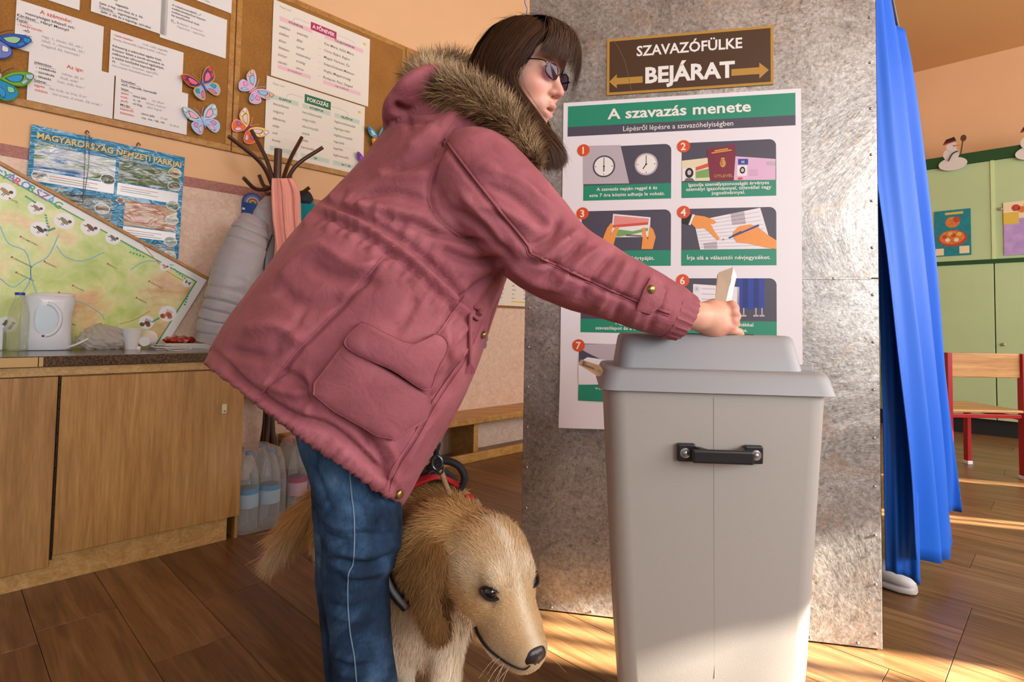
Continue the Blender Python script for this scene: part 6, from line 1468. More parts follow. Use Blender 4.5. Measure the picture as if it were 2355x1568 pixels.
# finer head and finer hand replace the coarse ones: same field, smaller step, joined into the same mesh
hvv, hff = surface(head_sdf, HO - 0.16, HO + 0.16, 0.0028)
def hand_cut(p):
    a = nrm(pk - wr).astype(np.float32)
    return smax(hand_sdf(p), -((p - (wr - a * 0.05).astype(np.float32)) @ a), 0.004)
hcv, hcf = surface(hand_cut, np.minimum(wr, kn0) - 0.075, np.maximum(wr, kn0) + 0.085, 0.0026)
def skin_cols(v, f):
    n_ = vnormals(v, f); q_ = (v - HO) @ HAX.T
    base = np.array(lin('#e8b7a0')[:3]); pinkc = np.array(lin('#d98d7c')[:3]); red = np.array(lin('#c25f55')[:3]); lipc = np.array(lin('#b8605c')[:3])
    c = np.tile(base, (len(v), 1)); nz = vnoise(v, 60, 4)[:, None] * 0.5 + 0.5
    c = c * (1 - 0.25 * nz) + pinkc * 0.25 * nz
    def blend(cen, rad, colr, k):
        w_ = (k * np.exp(-(((q_ - cen) / rad) ** 2).sum(1)))[:, None]; return c * (1 - w_) + colr * w_
    for s_ in (-1, 1):
        c = blend((0.075, s_ * 0.045, -0.03), (0.03, 0.025, 0.03), pinkc, 0.7)
        c = blend((0.078, s_ * 0.031, -0.004), (0.02, 0.022, 0.007), np.array(lin('#b9785e')[:3]), 0.55)
        c = blend((0.085, s_ * 0.032, 0.030), (0.02, 0.022, 0.0045), np.array(lin('#5a3a2c')[:3]), 0.75)
        c = blend((0.105, s_ * 0.0065, -0.0445), (0.005, 0.004, 0.004), np.array(lin('#4a1c18')[:3]), 0.9)
    c = blend((0.112, 0, -0.034), (0.014, 0.016, 0.013), red, 0.75)
    for cen, rad in (((0.100, 0, -0.0625), (0.011, 0.017, 0.0058)), ((0.096, 0, -0.0825), (0.011, 0.014, 0.0062))): c = blend(cen, rad, lipc, 1.0)
    c = blend((0.098, 0, -0.0725), (0.012, 0.014, 0.0030), np.array(lin('#5a1c1c')[:3]), 0.95)
    return c
def hand_cols(v):
    base = np.array(lin('#e0aa90')[:3]); red = np.array(lin('#d0806c')[:3]); uv = proj(v)
    w_ = np.zeros(len(v))
    for x, y in ((1692, 704), (1694, 722), (1692, 740), (1686, 756), (1672, 763)): w_ = np.maximum(w_, np.exp(-(((uv - [x, y]) / [14, 9]) ** 2).sum(1)))
    w_ = np.maximum(w_, 0.4 * np.clip((uv[:, 1] - 738) / 40, 0, 1)); w_ = np.clip(w_ * 0.8 + 0.15 * vnoise(v, 90, 5), 0, 1)[:, None]
    return base * (1 - w_) + red * w_
keep = (np.linalg.norm(bv - hp(-0.005, 0, 0), axis=1) > 0.135) & ~((bv[:, 0] > wr[0] - 0.02) & (bv[:, 2] > 0.75) & (bv[:, 1] < 1.3))
km = keep[bf].all(1); bfk = bf[km]
allv = np.vstack([bv, hvv, hcv]); allf = np.vstack([bfk, hff + len(bv), hcf + len(bv) + len(hvv)])
allc = np.vstack([np.tile(np.array(lin('#dca184')[:3]), (len(bv), 1)), skin_cols(hvv, hff), hand_cols(hcv)])
used = np.unique(allf); rm = -np.ones(len(allv), int); rm[used] = np.arange(len(used))
m_skin = MV('skin', 0.45, 0.4, sss=0.12, bump=0.08, bscale=500)
obj('body', allv[used], rm[allf].astype(np.int32), m_skin, per, True, allc[used])
m_eyew, m_iris = M('eye_white', '#d8d0cc', 0.2), M('iris_brown', '#3a2416', 0.1)
for s_ in (-1, 1):
    c = hp(0.0795, s_ * 0.031, 0.0095); e = MB().lathe([(0.0122 * math.sin(a), 0.0122 * -math.cos(a)) for a in np.linspace(0.05, PI - 0.05, 12)], c, 16, HF).build('eye', m_eyew, per, True)
    gz = nrm(HF * 0.9 + HL * s_ * -0.05 - HU * 0.35)
    MB().lathe([(0.0057 * math.sin(a), 0.0092 - 0.0035 * math.cos(a) * 0 + 0.0032 * math.sin(PI / 2 - a / 2 * 2 + PI / 2 * 0)) for a in (PI / 2,)] + [(0.0056, 0.0112), (0.004, 0.0123), (0.0012, 0.0127)], c, 14, gz).build('iris', m_iris, e, True)
    lid_ = [hp(0.0795, s_ * 0.031, 0.0095) + (HF * math.cos(a) * 0.0128 + HL * math.sin(a) * 0.0145) + HU * 0.0035 * math.cos(a * 1.1) for a in np.linspace(-1.0, 1.0, 12)]
    tubeobj('eyelid_line', lid_, 0.0011, M('lash_dark', '#2a1a16', 0.6), e, 5)

# --- parka
def coatfn(t):
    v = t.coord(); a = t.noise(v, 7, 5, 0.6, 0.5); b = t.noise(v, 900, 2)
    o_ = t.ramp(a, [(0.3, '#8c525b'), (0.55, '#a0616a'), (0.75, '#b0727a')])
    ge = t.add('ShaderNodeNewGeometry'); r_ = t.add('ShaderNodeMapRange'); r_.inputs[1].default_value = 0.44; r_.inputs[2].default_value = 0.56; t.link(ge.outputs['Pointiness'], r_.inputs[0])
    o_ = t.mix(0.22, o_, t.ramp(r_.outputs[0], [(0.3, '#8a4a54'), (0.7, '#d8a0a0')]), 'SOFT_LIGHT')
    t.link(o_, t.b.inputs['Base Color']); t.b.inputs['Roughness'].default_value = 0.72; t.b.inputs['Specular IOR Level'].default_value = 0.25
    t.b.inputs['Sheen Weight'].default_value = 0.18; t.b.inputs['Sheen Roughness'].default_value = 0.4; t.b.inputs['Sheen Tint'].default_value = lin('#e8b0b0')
    t.bump(t.noise(v, 22, 5, 0.6, 0.6), 0.45, 0.010)
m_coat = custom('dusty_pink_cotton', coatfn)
torso = station([((474, 836), (916, 1150), (715, 1015), 1.25, .245), ((490, 800), (940, 1110), (735, 965), 1.25, .25), ((535, 725), (1000, 1005), (785, 870), 1.25, .25), ((610, 622), (1072, 880), (860, 735), 1.25, .24), ((680, 532), (1110, 780), (905, 640), 1.25, .23),
    ((742, 466), (1135, 705), (940, 570), 1.26, .215), ((830, 375), (1172, 610), (1005, 480), 1.27, .215), ((888, 305), (1215, 500), (1055, 385), 1.28, .215), ((940, 240), (1240, 410), (1095, 310), 1.29, .185), ((1010, 190), (1240, 350), (1125, 265), 1.30, .12), ((1040, 175), (1235, 330), (1140, 250), 1.30, .09)])
sleeve = limb([(1062, 372, 88, 1.14), (1092, 405, 112, 1.115), (1145, 462, 116, 1.10), (1205, 525, 112, 1.095), (1260, 580, 104, 1.09), (1320, 618, 93, 1.095), (1400, 655, 82, 1.105), (1480, 690, 71, 1.115), (1540, 716, 62, 1.12), (1562, 725, 57, 1.122)], 70, 40)
fsleeve = limb([(1085, 350, 80, 1.46), (1075, 470, 95, 1.48), (1050, 640, 85, 1.50), (1020, 760, 70, 1.46), (1002, 840, 58, 1.43)], 40, 28)
def ell(c, ax, n=24):
    v, f = [], []
    secs = [(np.asarray(c) + ax[2] * -math.cos(a), ax[0] * math.sin(a), ax[1] * math.sin(a)) for a in np.linspace(0.08, PI - 0.08, 18)]
    return loft(secs, n, 2.0)
e1 = P(1060, 205, 1.25) - P(900, 275, 1.25)
hood = ell(P(975, 248, 1.27), (nrm(e1) * 0.090, nrm([0.25, 0, 1]) * 0.058, np.array([0, 0.17, 0])))
hood2 = ell(P(940, 262, 1.25), (nrm(e1) * 0.055, nrm([0.25, 0, 1]) * 0.046, np.array([0, 0.13, 0])))
cv, cf = remesh([torso, sleeve, fsleeve, hood, hood2], 0.0055, 3)
cn = vnormals(cv, cf)
# gathers, seams and creases of the cotton
FO = []
def fold(pl, w_, h): FO.append((pl, w_, h))
waist1 = [(742, 462), (830, 495), (930, 555), (1030, 640), (1100, 715)]; waist2 = [(722, 488), (815, 525), (915, 590), (1010, 672), (1075, 735)]
fold(waist1, 9, -0.010); fold(waist2, 8, -0.009); fold([(732, 475), (823, 510), (922, 573), (1020, 656), (1088, 725)], 8, 0.006)
for k in range(22):                                  # small gathers crossing the drawstring
    a = k / 21; x = 735 + 350 * a; y = 455 + 60 * a + 205 * a * a
    fold([(x + 28, y - 26), (x + 8, y + 4)], 5, 0.0035 * (1 if k % 2 else -1)); fold([(x - 2, y + 26), (x - 36, y + 62)], 6, 0.0035 * (-1 if k % 3 else 1))
for pl, w_, h in [([(1000, 470), (900, 440), (820, 450)], 13, -0.008), ([(985, 500), (880, 480), (790, 470)], 10, 0.006), ([(1010, 540), (960, 520), (880, 500)], 12, -0.007), ([(1110, 560), (1040, 545), (960, 520)], 10, -0.009), ([(1150, 600), (1080, 600), (1010, 570)], 12, -0.010), ([(1145, 625), (1095, 660), (1060, 690)], 10, -0.008),
    ([(1160, 615), (1120, 680), (1095, 740)], 8, -0.006), ([(1090, 250), (1010, 290), (930, 350)], 16, 0.006), ([(1030, 330), (960, 370), (880, 400)], 14, -0.006), ([(985, 400), (930, 405), (860, 395)], 12, 0.005),
    ([(1000, 290), (1030, 300), (1075, 275)], 12, -0.005),
    # below the waist
    ([(905, 600), (820, 610), (740, 560)], 14, 0.006), ([(880, 650), (790, 640), (700, 600)], 18, -0.007), ([(760, 560), (700, 580), (640, 640)], 16, 0.006), ([(640, 660), (700, 700), (790, 690)], 20, -0.007), ([(560, 760), (640, 750), (700, 790)], 18, 0.007), ([(520, 800), (600, 820), (650, 800)], 14, -0.006),
    ([(640, 850), (690, 880), (720, 940)], 12, -0.007), ([(700, 850), (720, 900), (700, 960)], 10, 0.006), ([(600, 880), (660, 900), (720, 900)], 12, 0.006), ([(760, 930), (830, 980), (860, 1040)], 14, -0.007), ([(880, 1000), (910, 1060), (870, 1120)], 12, 0.006), ([(840, 990), (880, 1060), (890, 1110)], 9, -0.006),
    ([(960, 680), (930, 740), (900, 760)], 14, -0.006), ([(1010, 790), (1040, 850), (1000, 930)], 12, -0.007), ([(1030, 760), (1020, 820), (985, 860)], 10, 0.006), ([(1060, 820), (1030, 900), (980, 980)], 9, -0.007), ([(1000, 960), (960, 1020), (930, 1070)], 9, 0.005), ([(990, 900), (1000, 950), (960, 1000)], 8, -0.006),
    ([(700, 700), (680, 750), (620, 800)], 10, -0.004),
    # sleeve
    ([(1100, 380), (1180, 400), (1270, 480)], 13, 0.006), ([(1110, 420), (1180, 450), (1260, 520)], 12, -0.007), ([(1090, 470), (1150, 480), (1230, 530)], 12, 0.006), ([(1140, 380), (1215, 410), (1260, 450)], 10, -0.005), ([(1040, 480), (1110, 520), (1180, 600)], 12, -0.007), ([(1060, 440), (1120, 510), (1160, 570)], 12, 0.006),
    ([(1290, 500), (1270, 540), (1215, 570)], 10, -0.009), ([(1330, 530), (1290, 560), (1230, 610)], 9, 0.008), ([(1345, 548), (1310, 590), (1250, 640)], 9, -0.009), ([(1380, 570), (1335, 600), (1280, 660)], 9, 0.007), ([(1410, 585), (1385, 620), (1330, 690)], 10, -0.008), ([(1440, 600), (1420, 640), (1370, 715)], 10, 0.006), ([(1465, 612), (1450, 650), (1410, 740)], 10, -0.006),
    ([(1500, 630), (1480, 690), (1450, 750)], 10, 0.004), ([(1530, 650), (1515, 700), (1490, 765)], 8, -0.004), ([(1200, 600), (1260, 610), (1290, 590)], 10, -0.006), ([(1170, 610), (1230, 650), (1290, 665)], 12, 0.006), ([(1350, 640), (1430, 680), (1500, 710)], 8, -0.004),
    # hood
    ([(900, 250), (960, 255), (1040, 245)], 9, -0.006), ([(895, 285), (930, 275), (990, 285)], 8, -0.005), ([(905, 235), (930, 260), (945, 300)], 9, -0.005)]: fold(pl, w_, h)
SEAMS = [[(1062, 262), (1020, 320), (995, 400), (985, 450), (1005, 500), (1060, 545), (1110, 580)], [(1021, 325), (1060, 380), (1130, 470), (1200, 555), (1215, 585)], [(1215, 585), (1300, 625), (1400, 672), (1480, 705), (1538, 726)], [(905, 565), (840, 640), (770, 720), (690, 800), (640, 860), (585, 925)],
    [(1070, 680), (1020, 750), (985, 800), (975, 830)], [(1110, 740), (1070, 830), (1010, 920), (960, 1010), (915, 1080), (895, 1130)]]
for s_ in SEAMS: fold(s_, 7, -0.0065); 
fold([(482, 800), (560, 880), (660, 950), (760, 985), (840, 1050), (915, 1128)], 9, -0.010)       # hem casing
cv = strokes(cv, cn, [(a, b * 0.9, c * 1.5) for a, b, c in FO])
# hem band puckers and slow unevenness
uv = proj(cv); hl = np.array([(460, 850), (570, 935), (700, 1000), (800, 1050), (905, 1150)], float); hs = spline(hl, 60)
cv = cv + cn * (0.0035 * vnoise(cv, 14, 3) + 0.0016 * vnoise(cv, 45, 8))[:, None]
kd = np.min(np.linalg.norm(uv[:, None, :] - hs[None, ::3, :], axis=2), axis=1); ix = np.argmin(np.linalg.norm(uv[:, None, :] - hs[None, ::3, :], axis=2), axis=1)
along = uv @ nrm([0.8, 0.6]); pk_ = np.exp(-(kd / 26) ** 2)
cv = cv + cn * (pk_ * (0.006 + 0.0022 * np.sin(along / 3.6 + 2.5 * np.sin(along / 23)) + 0.0018 * np.sin(along / 1.7 + 3 * np.sin(along / 31))))[:, None]
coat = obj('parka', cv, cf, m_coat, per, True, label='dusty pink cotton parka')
ctree = bvh(cv, cf); cs_v = vsmooth(cv, cf, 40); stree = bvh(cs_v, cf)
m_seam = M('seam_pink', '#8e4650', 0.8)
for s_ in SEAMS:
    pts = path_on(ctree, s_, 0.0006, 40)
    if len(pts) > 3: tubeobj('seam', pts, 0.0018, m_coat, coat, 6)
for a_ in ([(1026, 322), (1066, 376), (1136, 466), (1206, 551), (1222, 580)], [(1222, 582), (1305, 620), (1404, 666), (1484, 699), (1541, 720)], [(1100, 735), (1062, 824), (1002, 914), (950, 1004), (905, 1074), (885, 1124)]):
    pts = path_on(ctree, a_, 0.0004, 40)
    if len(pts) > 3: tubeobj('piping', pts, 0.0030, m_coat, coat, 6)
# zipper placket edge
pts = [P(*c) for c in ((1163, 612, 1.26), (1150, 660, 1.26), (1125, 735, 1.25), (1090, 840, 1.25), (1040, 950, 1.25), (975, 1060, 1.25), (918, 1160, 1.25))]
tubeobj('placket_edge', pts, 0.008, m_coat, coat, 8, 50)
# pocket: raised bag with a curved flap, lying on the coat
def patch(outline, lift, n=26, edge=0.35, bulge=0.5):
    """closed pillow over a pixel outline, standing off the coat"""
    o_ = spline(np.array(outline + outline[:1], float), 72)[:-1] if len(outline) > 8 else None
    pl = []
    if o_ is None:
        for i in range(len(outline)):
            a, b = np.array(outline[i], float), np.array(outline[(i + 1) % len(outline)], float); pl += [a + (b - a) * k / 18 for k in range(18)]
    else: pl = list(o_)
    pl = np.array(pl); c = pl.mean(0); m = len(pl); v = []
    prof = [(1.0, 0.0), (1.0, 0.55), (0.995, 0.82), (0.975, 0.97), (0.955, 0.90), (0.93, 0.97), (0.7, 1.06), (0.4, 1.12), (0.15, 1.14)]
    for k_, h_ in prof:
        for q_ in pl:
            x, y = c + (q_ - c) * k_; p_, n_ = onto(stree, x, y)
            if p_ is None: p_ = P(x, y, 1.02); n_ = np.array([0, -1.0, 0])
            n_ = nrm(n_ * 0.4 + nrm(CAMP - p_) * 0.6); v.append(p_ + n_ * (lift * h_ + (0.004 if h_ > 0 else -0.004)))
    f = [(k * m + i, k * m + (i + 1) % m, (k + 1) * m + (i + 1) % m, (k + 1) * m + i) for k in range(len(prof) - 1) for i in range(m)] + [tuple((len(prof) - 1) * m + i for i in range(m))]
    return v, f
def pocketfn(t):
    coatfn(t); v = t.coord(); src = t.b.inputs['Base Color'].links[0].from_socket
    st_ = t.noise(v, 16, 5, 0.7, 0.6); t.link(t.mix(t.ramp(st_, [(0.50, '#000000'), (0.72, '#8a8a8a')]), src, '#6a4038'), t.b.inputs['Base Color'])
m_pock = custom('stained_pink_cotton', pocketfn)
v, f = patch([(792, 790), (985, 905), (975, 960), (905, 1010), (870, 1000), (770, 945), (722, 905), (724, 880)], 0.020)
obj('pocket', v, f, m_pock, coat, True, label='dirt-stained patch pocket')
v, f = patch([(835, 740), (880, 762), (930, 785), (965, 785), (1000, 766), (1027, 790), (1000, 850), (975, 893), (900, 850), (795, 795)], 0.028)
obj('pocket_flap', v, f, m_coat, coat, True)
# cuff: ribbed band, tab and buttons
cuff = limb([(1540, 717, 62, 1.12), (1562, 726, 59, 1.122), (1574, 732, 55, 1.123), (1566, 728, 47, 1.123)], 24, 60)
cvv = np.array(cuff[0]); ang = np.arange(len(cvv)) % 60; cc_ = P(1560, 725, 1.122)
cvv = cvv + (cvv - cc_) / (np.linalg.norm(cvv - cc_, axis=1)[:, None]) * (0.0016 * np.sin(ang * 2 * PI / 60 * 22))[:, None]
obj('cuff', cvv, cuff[1], m_coat, coat, True)
v, f = patch([(1493, 640), (1530, 668), (1522, 700), (1497, 722), (1462, 712), (1478, 668)], 0.006); obj('cuff_tab', v, f, m_coat, coat, True)
m_brass = M('antique_brass', '#a8905a', 0.3, 0.9)
def button(px, py, r, Y=None):
    p_, n_ = onto(ctree, px, py, 0.004)
    if p_ is None: p_, n_ = P(px, py, Y or 1.22), nrm([0.2, -1, 0.1])
    MB().lathe([(r, -0.003), (r, 0.001), (r * 0.85, 0.003), (r * 0.4, 0.0042), (r * 0.1, 0.0045)], p_, 20, n_).build('button', m_brass, coat, True)
button(1495, 665, 0.0085); button(1109, 769, 0.0075, 1.24); button(916, 1135, 0.0095, 1.2)
# drawstring: toggle loop and tassel
dp = lambda x, y: (onto(ctree, x, y, 0.006)[0] if onto(ctree, x, y)[0] is not None else P(x, y, 1.13))
tubeobj('drawstring', [dp(1090, 708), dp(1105, 705), dp(1108, 722), dp(1095, 735), dp(1080, 722), dp(1078, 745), dp(1076, 790), dp(1077, 835)], 0.0042, m_coat, coat, 8, 50)
tubeobj('drawstring_knot', [dp(1094, 700), dp(1100, 712), dp(1096, 726)], 0.008, m_coat, coat, 8, 10)
for k in range(6): tubeobj('tassel_thread', [dp(1077, 828), dp(1071 + 2.6 * k, 845), dp(1069 + 3.2 * k, 856)], 0.0010, m_coat, coat, 5)

# --- fur edge of the hood
fp = np.array([P(1120, 165, 1.46), P(1045, 150, 1.42), P(985, 168, 1.33), P(975, 195, 1.22), P(1030, 205, 1.155), P(1095, 232, 1.125), P(1150, 268, 1.115), P(1195, 315, 1.115), P(1222, 360, 1.125), P(1236, 392, 1.14)]); fr = np.array([.035, .040, .044, .048, .048, .046, .042, .036, .029, .016])
core_p = spline(fp, 60); core_r = spline(fr[:, None], 60)[:, 0]
v, f = tube(core_p, core_r * 0.62, 16); obj('fur_core', v, f, M('fur_base', '#4a3826', 0.9), per, True)
k = 15000; t_ = rng.random(k) ** 0.9 * 59; i_ = t_.astype(int).clip(0, 58); w_ = (t_ - i_)[:, None]; cpt = core_p[i_] * (1 - w_) + core_p[i_ + 1] * w_; tg = core_p[i_ + 1] - core_p[i_]; tg /= np.linalg.norm(tg, axis=1)[:, None]
rd = rng.normal(size=(k, 3)); rd -= tg * (rd * tg).sum(1)[:, None]; rd /= np.linalg.norm(rd, axis=1)[:, None]; rr_ = core_r[i_]
root = cpt + rd * (rr_ * 0.55)[:, None]; clump = vnoise(cpt * 1.0 + rd * 0.03, 120, 12)[:, None]
d0 = rd + tg * (-0.55 + 0.5 * clump) + np.array([0.0, 0, 0.25]) + rng.normal(0, 0.18, (k, 3))
tone = np.clip(0.5 + 0.35 * vnoise(cpt + rd * 0.04, 70, 21) + rng.normal(0, 0.22, k), 0, 1)[:, None]
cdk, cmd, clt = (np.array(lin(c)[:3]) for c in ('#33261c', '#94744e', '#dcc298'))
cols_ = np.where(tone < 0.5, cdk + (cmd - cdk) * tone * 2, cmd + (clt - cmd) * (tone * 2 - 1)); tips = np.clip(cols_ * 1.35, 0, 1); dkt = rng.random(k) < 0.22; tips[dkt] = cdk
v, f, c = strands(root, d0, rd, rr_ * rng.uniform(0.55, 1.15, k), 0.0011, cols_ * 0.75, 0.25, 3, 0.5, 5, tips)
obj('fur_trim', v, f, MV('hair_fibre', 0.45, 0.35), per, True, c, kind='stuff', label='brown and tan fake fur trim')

# --- hair: a dark under-layer and combed strands with a fringe
def cap(p):
    q_ = (p - HO.astype(np.float32)) @ HAX.T.astype(np.float32)
    d = sd_ell(q_, (-0.012, 0, 0.038), (0.104, 0.085, 0.093)); d = sm(d, sd_ell(q_, (-0.045, 0, -0.03), (0.062, 0.078, 0.09)), 0.03)
    for s_ in (-1, 1): d = sm(d, sd_chain(q_, [(0.002, s_ * 0.072, 0.02), (-0.012, s_ * 0.074, -0.06), (0.0, s_ * 0.066, -0.13)], [0.022, 0.026, 0.022], 0.01), 0.02)
    face = sd_ell(q_, (0.105, 0, -0.035), (0.082, 0.090, 0.108)); d = smax(d, -face, 0.01)
    return d
v, f = surface(cap, HO - 0.2, HO + 0.16, 0.005); obj('hair_underlayer', v, f, M('hair_dark', '#2a1c15', 0.55), per, True)
falls = [P(1165, 330, 1.20), P(1205, 360, 1.17), P(1240, 390, 1.17), P(1275, 395, 1.18)]
def hw(p): return np.asarray(p, float)
GU = [[hp(.082, -.016, .110), hp(.084, -.040, .098), hp(.080, -.062, .070), hp(.062, -.080, .030), hp(.044, -.084, -.040), P(1252, 290, 1.20), P(1288, 335, 1.19), P(1300, 365, 1.20)],  # guides, near side, from the front of the parting to the back of the head
    [hp(.070, -.010, .118), hp(.072, -.040, .108), hp(.068, -.068, .078), hp(.048, -.086, .030), hp(.030, -.088, -.045), P(1240, 300, 1.19), P(1280, 345, 1.18), P(1296, 378, 1.19)],
    [hp(.045, -.006, .127), hp(.044, -.042, .116), hp(.040, -.075, .082), hp(.022, -.094, .025), hp(.012, -.094, -.050), P(1222, 310, 1.19), P(1252, 350, 1.18), P(1262, 392, 1.19)],
    [hp(.015, -.004, .134), hp(.012, -.044, .121), hp(.008, -.080, .085), hp(-.008, -.100, .020), hp(-.008, -.100, -.060), P(1195, 300, 1.18), P(1222, 340, 1.17), P(1240, 372, 1.18)],
    [hp(-.020, -.002, .134), hp(-.024, -.042, .121), hp(-.028, -.077, .085), hp(-.045, -.098, .015), hp(-.035, -.098, -.065), P(1160, 280, 1.19), P(1185, 310, 1.18), P(1200, 340, 1.19)],
    [hp(-.050, 0, .126), hp(-.060, -.038, .110), hp(-.070, -.064, .078), hp(-.085, -.080, .010), hp(-.070, -.085, -.065), P(1125, 250, 1.21), P(1150, 285, 1.20), P(1165, 310, 1.20)],
    [hp(-.075, 0, .110), hp(-.092, -.026, .088), hp(-.106, -.042, .058), hp(-.118, -.045, .0), hp(-.100, -.060, -.070), P(1095, 225, 1.25), P(1110, 255, 1.24), P(1125, 280, 1.24)],
    [hp(-.085, .01, .098), hp(-.106, .005, .072), hp(-.120, .0, .042), hp(-.130, .0, -.01), hp(-.112, -.010, -.08), P(1080, 215, 1.32), P(1090, 240, 1.32), P(1100, 260, 1.32)]]
GF = [[hp(.070, .010, .118), hp(.075, .060, .085), hp(.055, .084, .030), hp(.035, .086, -.045), P(1262, 300, 1.33), P(1280, 345, 1.32), P(1288, 385, 1.31)],
      [hp(.015, .004, .138), hp(.010, .075, .095), hp(.0, .098, .020), hp(.0, .096, -.060), P(1240, 310, 1.36), P(1268, 350, 1.34), P(1278, 388, 1.33)],
      [hp(-.05, .004, .128), hp(-.060, .070, .085), hp(-.075, .09, .010), hp(-.06, .09, -.060), P(1180, 290, 1.40), P(1190, 320, 1.40), P(1200, 350, 1.40)]]
GB = [  # fringe
    [hp(.010, -.040, .122), hp(.050, -.050, .117), hp(.085, -.062, .100), hp(.098, -.068, .064), hp(.090, -.078, .030)],
    [hp(.005, -.026, .130), hp(.055, -.034, .123), hp(.098, -.046, .104), hp(.114, -.050, .068), hp(.110, -.058, .030)],
    [hp(.0, -.010, .134), hp(.058, -.013, .126), hp(.108, -.018, .106), hp(.124, -.018, .070), hp(.122, -.020, .030)],
    [hp(.0, .010, .134), hp(.060, .011, .126), hp(.110, .012, .106), hp(.127, .014, .068), hp(.126, .020, .020)],
    [hp(.005, .026, .130), hp(.058, .034, .123), hp(.104, .042, .104), hp(.120, .050, .062), hp(.116, .060, .005)],
    [hp(.010, .040, .122), hp(.050, .052, .116), hp(.090, .066, .096), hp(.104, .076, .050), hp(.100, .084, -.015)]]
def comb(guides, k, m, width, seed, spread, wob):
    r = np.random.default_rng(seed); g = np.array([spline(np.array(q_), m) for q_ in guides])
    u_ = r.random(k) * (len(guides) - 1 - 1e-6); i = u_.astype(int); w_ = (u_ - i)[:, None, None]
    c = g[i] * (1 - w_) + g[i + 1] * w_
    s_ = np.linspace(0, 1, m)[None, :, None]
    c = c + r.normal(0, spread, (k, 1, 3)) * (0.25 + 0.75 * s_) + (np.stack([np.sin(s_[..., 0] * r.uniform(3, 9, (k, 1)) + r.uniform(0, 6, (k, 1))) for _ in range(3)], -1) * wob * s_)
    cut = r.uniform(0.78, 1.0, k)
    tg = np.gradient(c, axis=1); tg /= np.linalg.norm(tg, axis=2)[..., None] + 1e-9
    out = c - HO; out[..., 2] *= np.where(out[..., 2] > 0, 1.0, 0.3); sd_ = np.cross(tg, out); sd_ /= np.linalg.norm(sd_, axis=2)[..., None] + 1e-9
    tp = (np.clip((1 - s_) * 4, 0.08, 1) * width * r.uniform(0.6, 1.3, (k, 1, 1)))
    v = np.stack([c - sd_ * tp / 2, c + sd_ * tp / 2], 2).reshape(k, m * 2, 3)
    b = (np.arange(k) * m * 2)[:, None, None]; j = np.arange(m - 1)[None, :, None] * 2
    f = (b + j + np.array([0, 1, 3, 2])[None, None, :]).reshape(-1, 4)
    a, b2 = np.array(lin('#2c1c14')[:3]), np.array(lin('#664734')[:3]); tone = np.clip(r.normal(0.33, 0.26, (k, 1, 1)) + 0.15 * s_, 0, 1)
    cols_ = np.broadcast_to((a + (b2 - a) * tone)[:, :, None, :], (k, m, 2, 3)).reshape(-1, 3)
    return v.reshape(-1, 3), f.astype(np.int32), cols_
V_, F_, C_ = [], [], []; b_ = 0
for gd, k, m, w_, sd0, spd, wob in ((GU, 6500, 26, 0.0013, 1, 0.0035, 0.004), (GF, 2200, 22, 0.0013, 2, 0.0045, 0.004), (GB, 1900, 16, 0.0012, 3, 0.003, 0.004), (GU, 260, 26, 0.0007, 4, 0.012, 0.014), (GF, 120, 22, 0.0007, 5, 0.012, 0.014), (GB, 120, 16, 0.0007, 6, 0.010, 0.010)):
    v, f, c = comb(gd, k, m, w_, sd0, spd, wob); V_.append(v); F_.append(f + b_); C_.append(c); b_ += len(v)
obj('hair', np.vstack(V_), np.vstack(F_), MV('hair_strand', 0.48, 0.14), per, True, np.vstack(C_), kind='stuff', label='long dark brown hair with a fringe')

# --- glasses
m_gf = M('glasses_frame', '#4a3438', 0.2, 0.85); gl_f = clearfn('#b5a6bd', a=0.985, rough=0.02, hi=0.05); m_lens = custom('violet_lens', gl_f)
gls = bpy.data.objects.new('glasses', None); link(gls, per, 'thin-rimmed glasses with violet tinted lenses'); gls.matrix_parent_inverse = pw(per).inverted(); gls.location = V(HO)
for s_ in (-1, 1):
    ring = [hp(0.104 - 0.006 * abs(math.cos(a)) * (math.cos(a) * s_ > 0) - 0.004 * math.sin(a) * -1 * 0, s_ * 0.033 + 0.0235 * math.copysign(abs(math.cos(a)) ** 0.85, math.cos(a)), 0.003 + 0.0165 * math.copysign(abs(math.sin(a)) ** 0.85, math.sin(a))) for a in np.linspace(0, 2 * PI, 41)]
    tubeobj('rim', ring, 0.0010, m_gf, gls, 6)
    v = ring[:-1]; MB().prism(v, HF * 0.0015).build('lens', m_lens, gls)
    tubeobj('temple_arm', [hp(0.098, s_ * 0.057, 0.013), hp(0.088, s_ * 0.068, 0.015), hp(0.05, s_ * 0.076, 0.013), hp(-0.01, s_ * 0.080, 0.010)], 0.0014, m_gf, gls, 6, 14)
    MB().lathe([(0.0022, -0.002), (0.0022, 0.003)], hp(0.098, s_ * 0.058, 0.013), 8, HL).build('hinge', m_rivet, gls)
    tubeobj('nose_pad', [hp(0.104, s_ * 0.0105, -0.002), hp(0.099, s_ * 0.0085, -0.006)], 0.0016, m_lens, gls, 6)
tubeobj('bridge', [hp(0.104, -0.0105, 0.004), hp(0.107, 0, 0.007), hp(0.104, 0.0105, 0.004)], 0.0012, m_gf, gls, 6, 8)

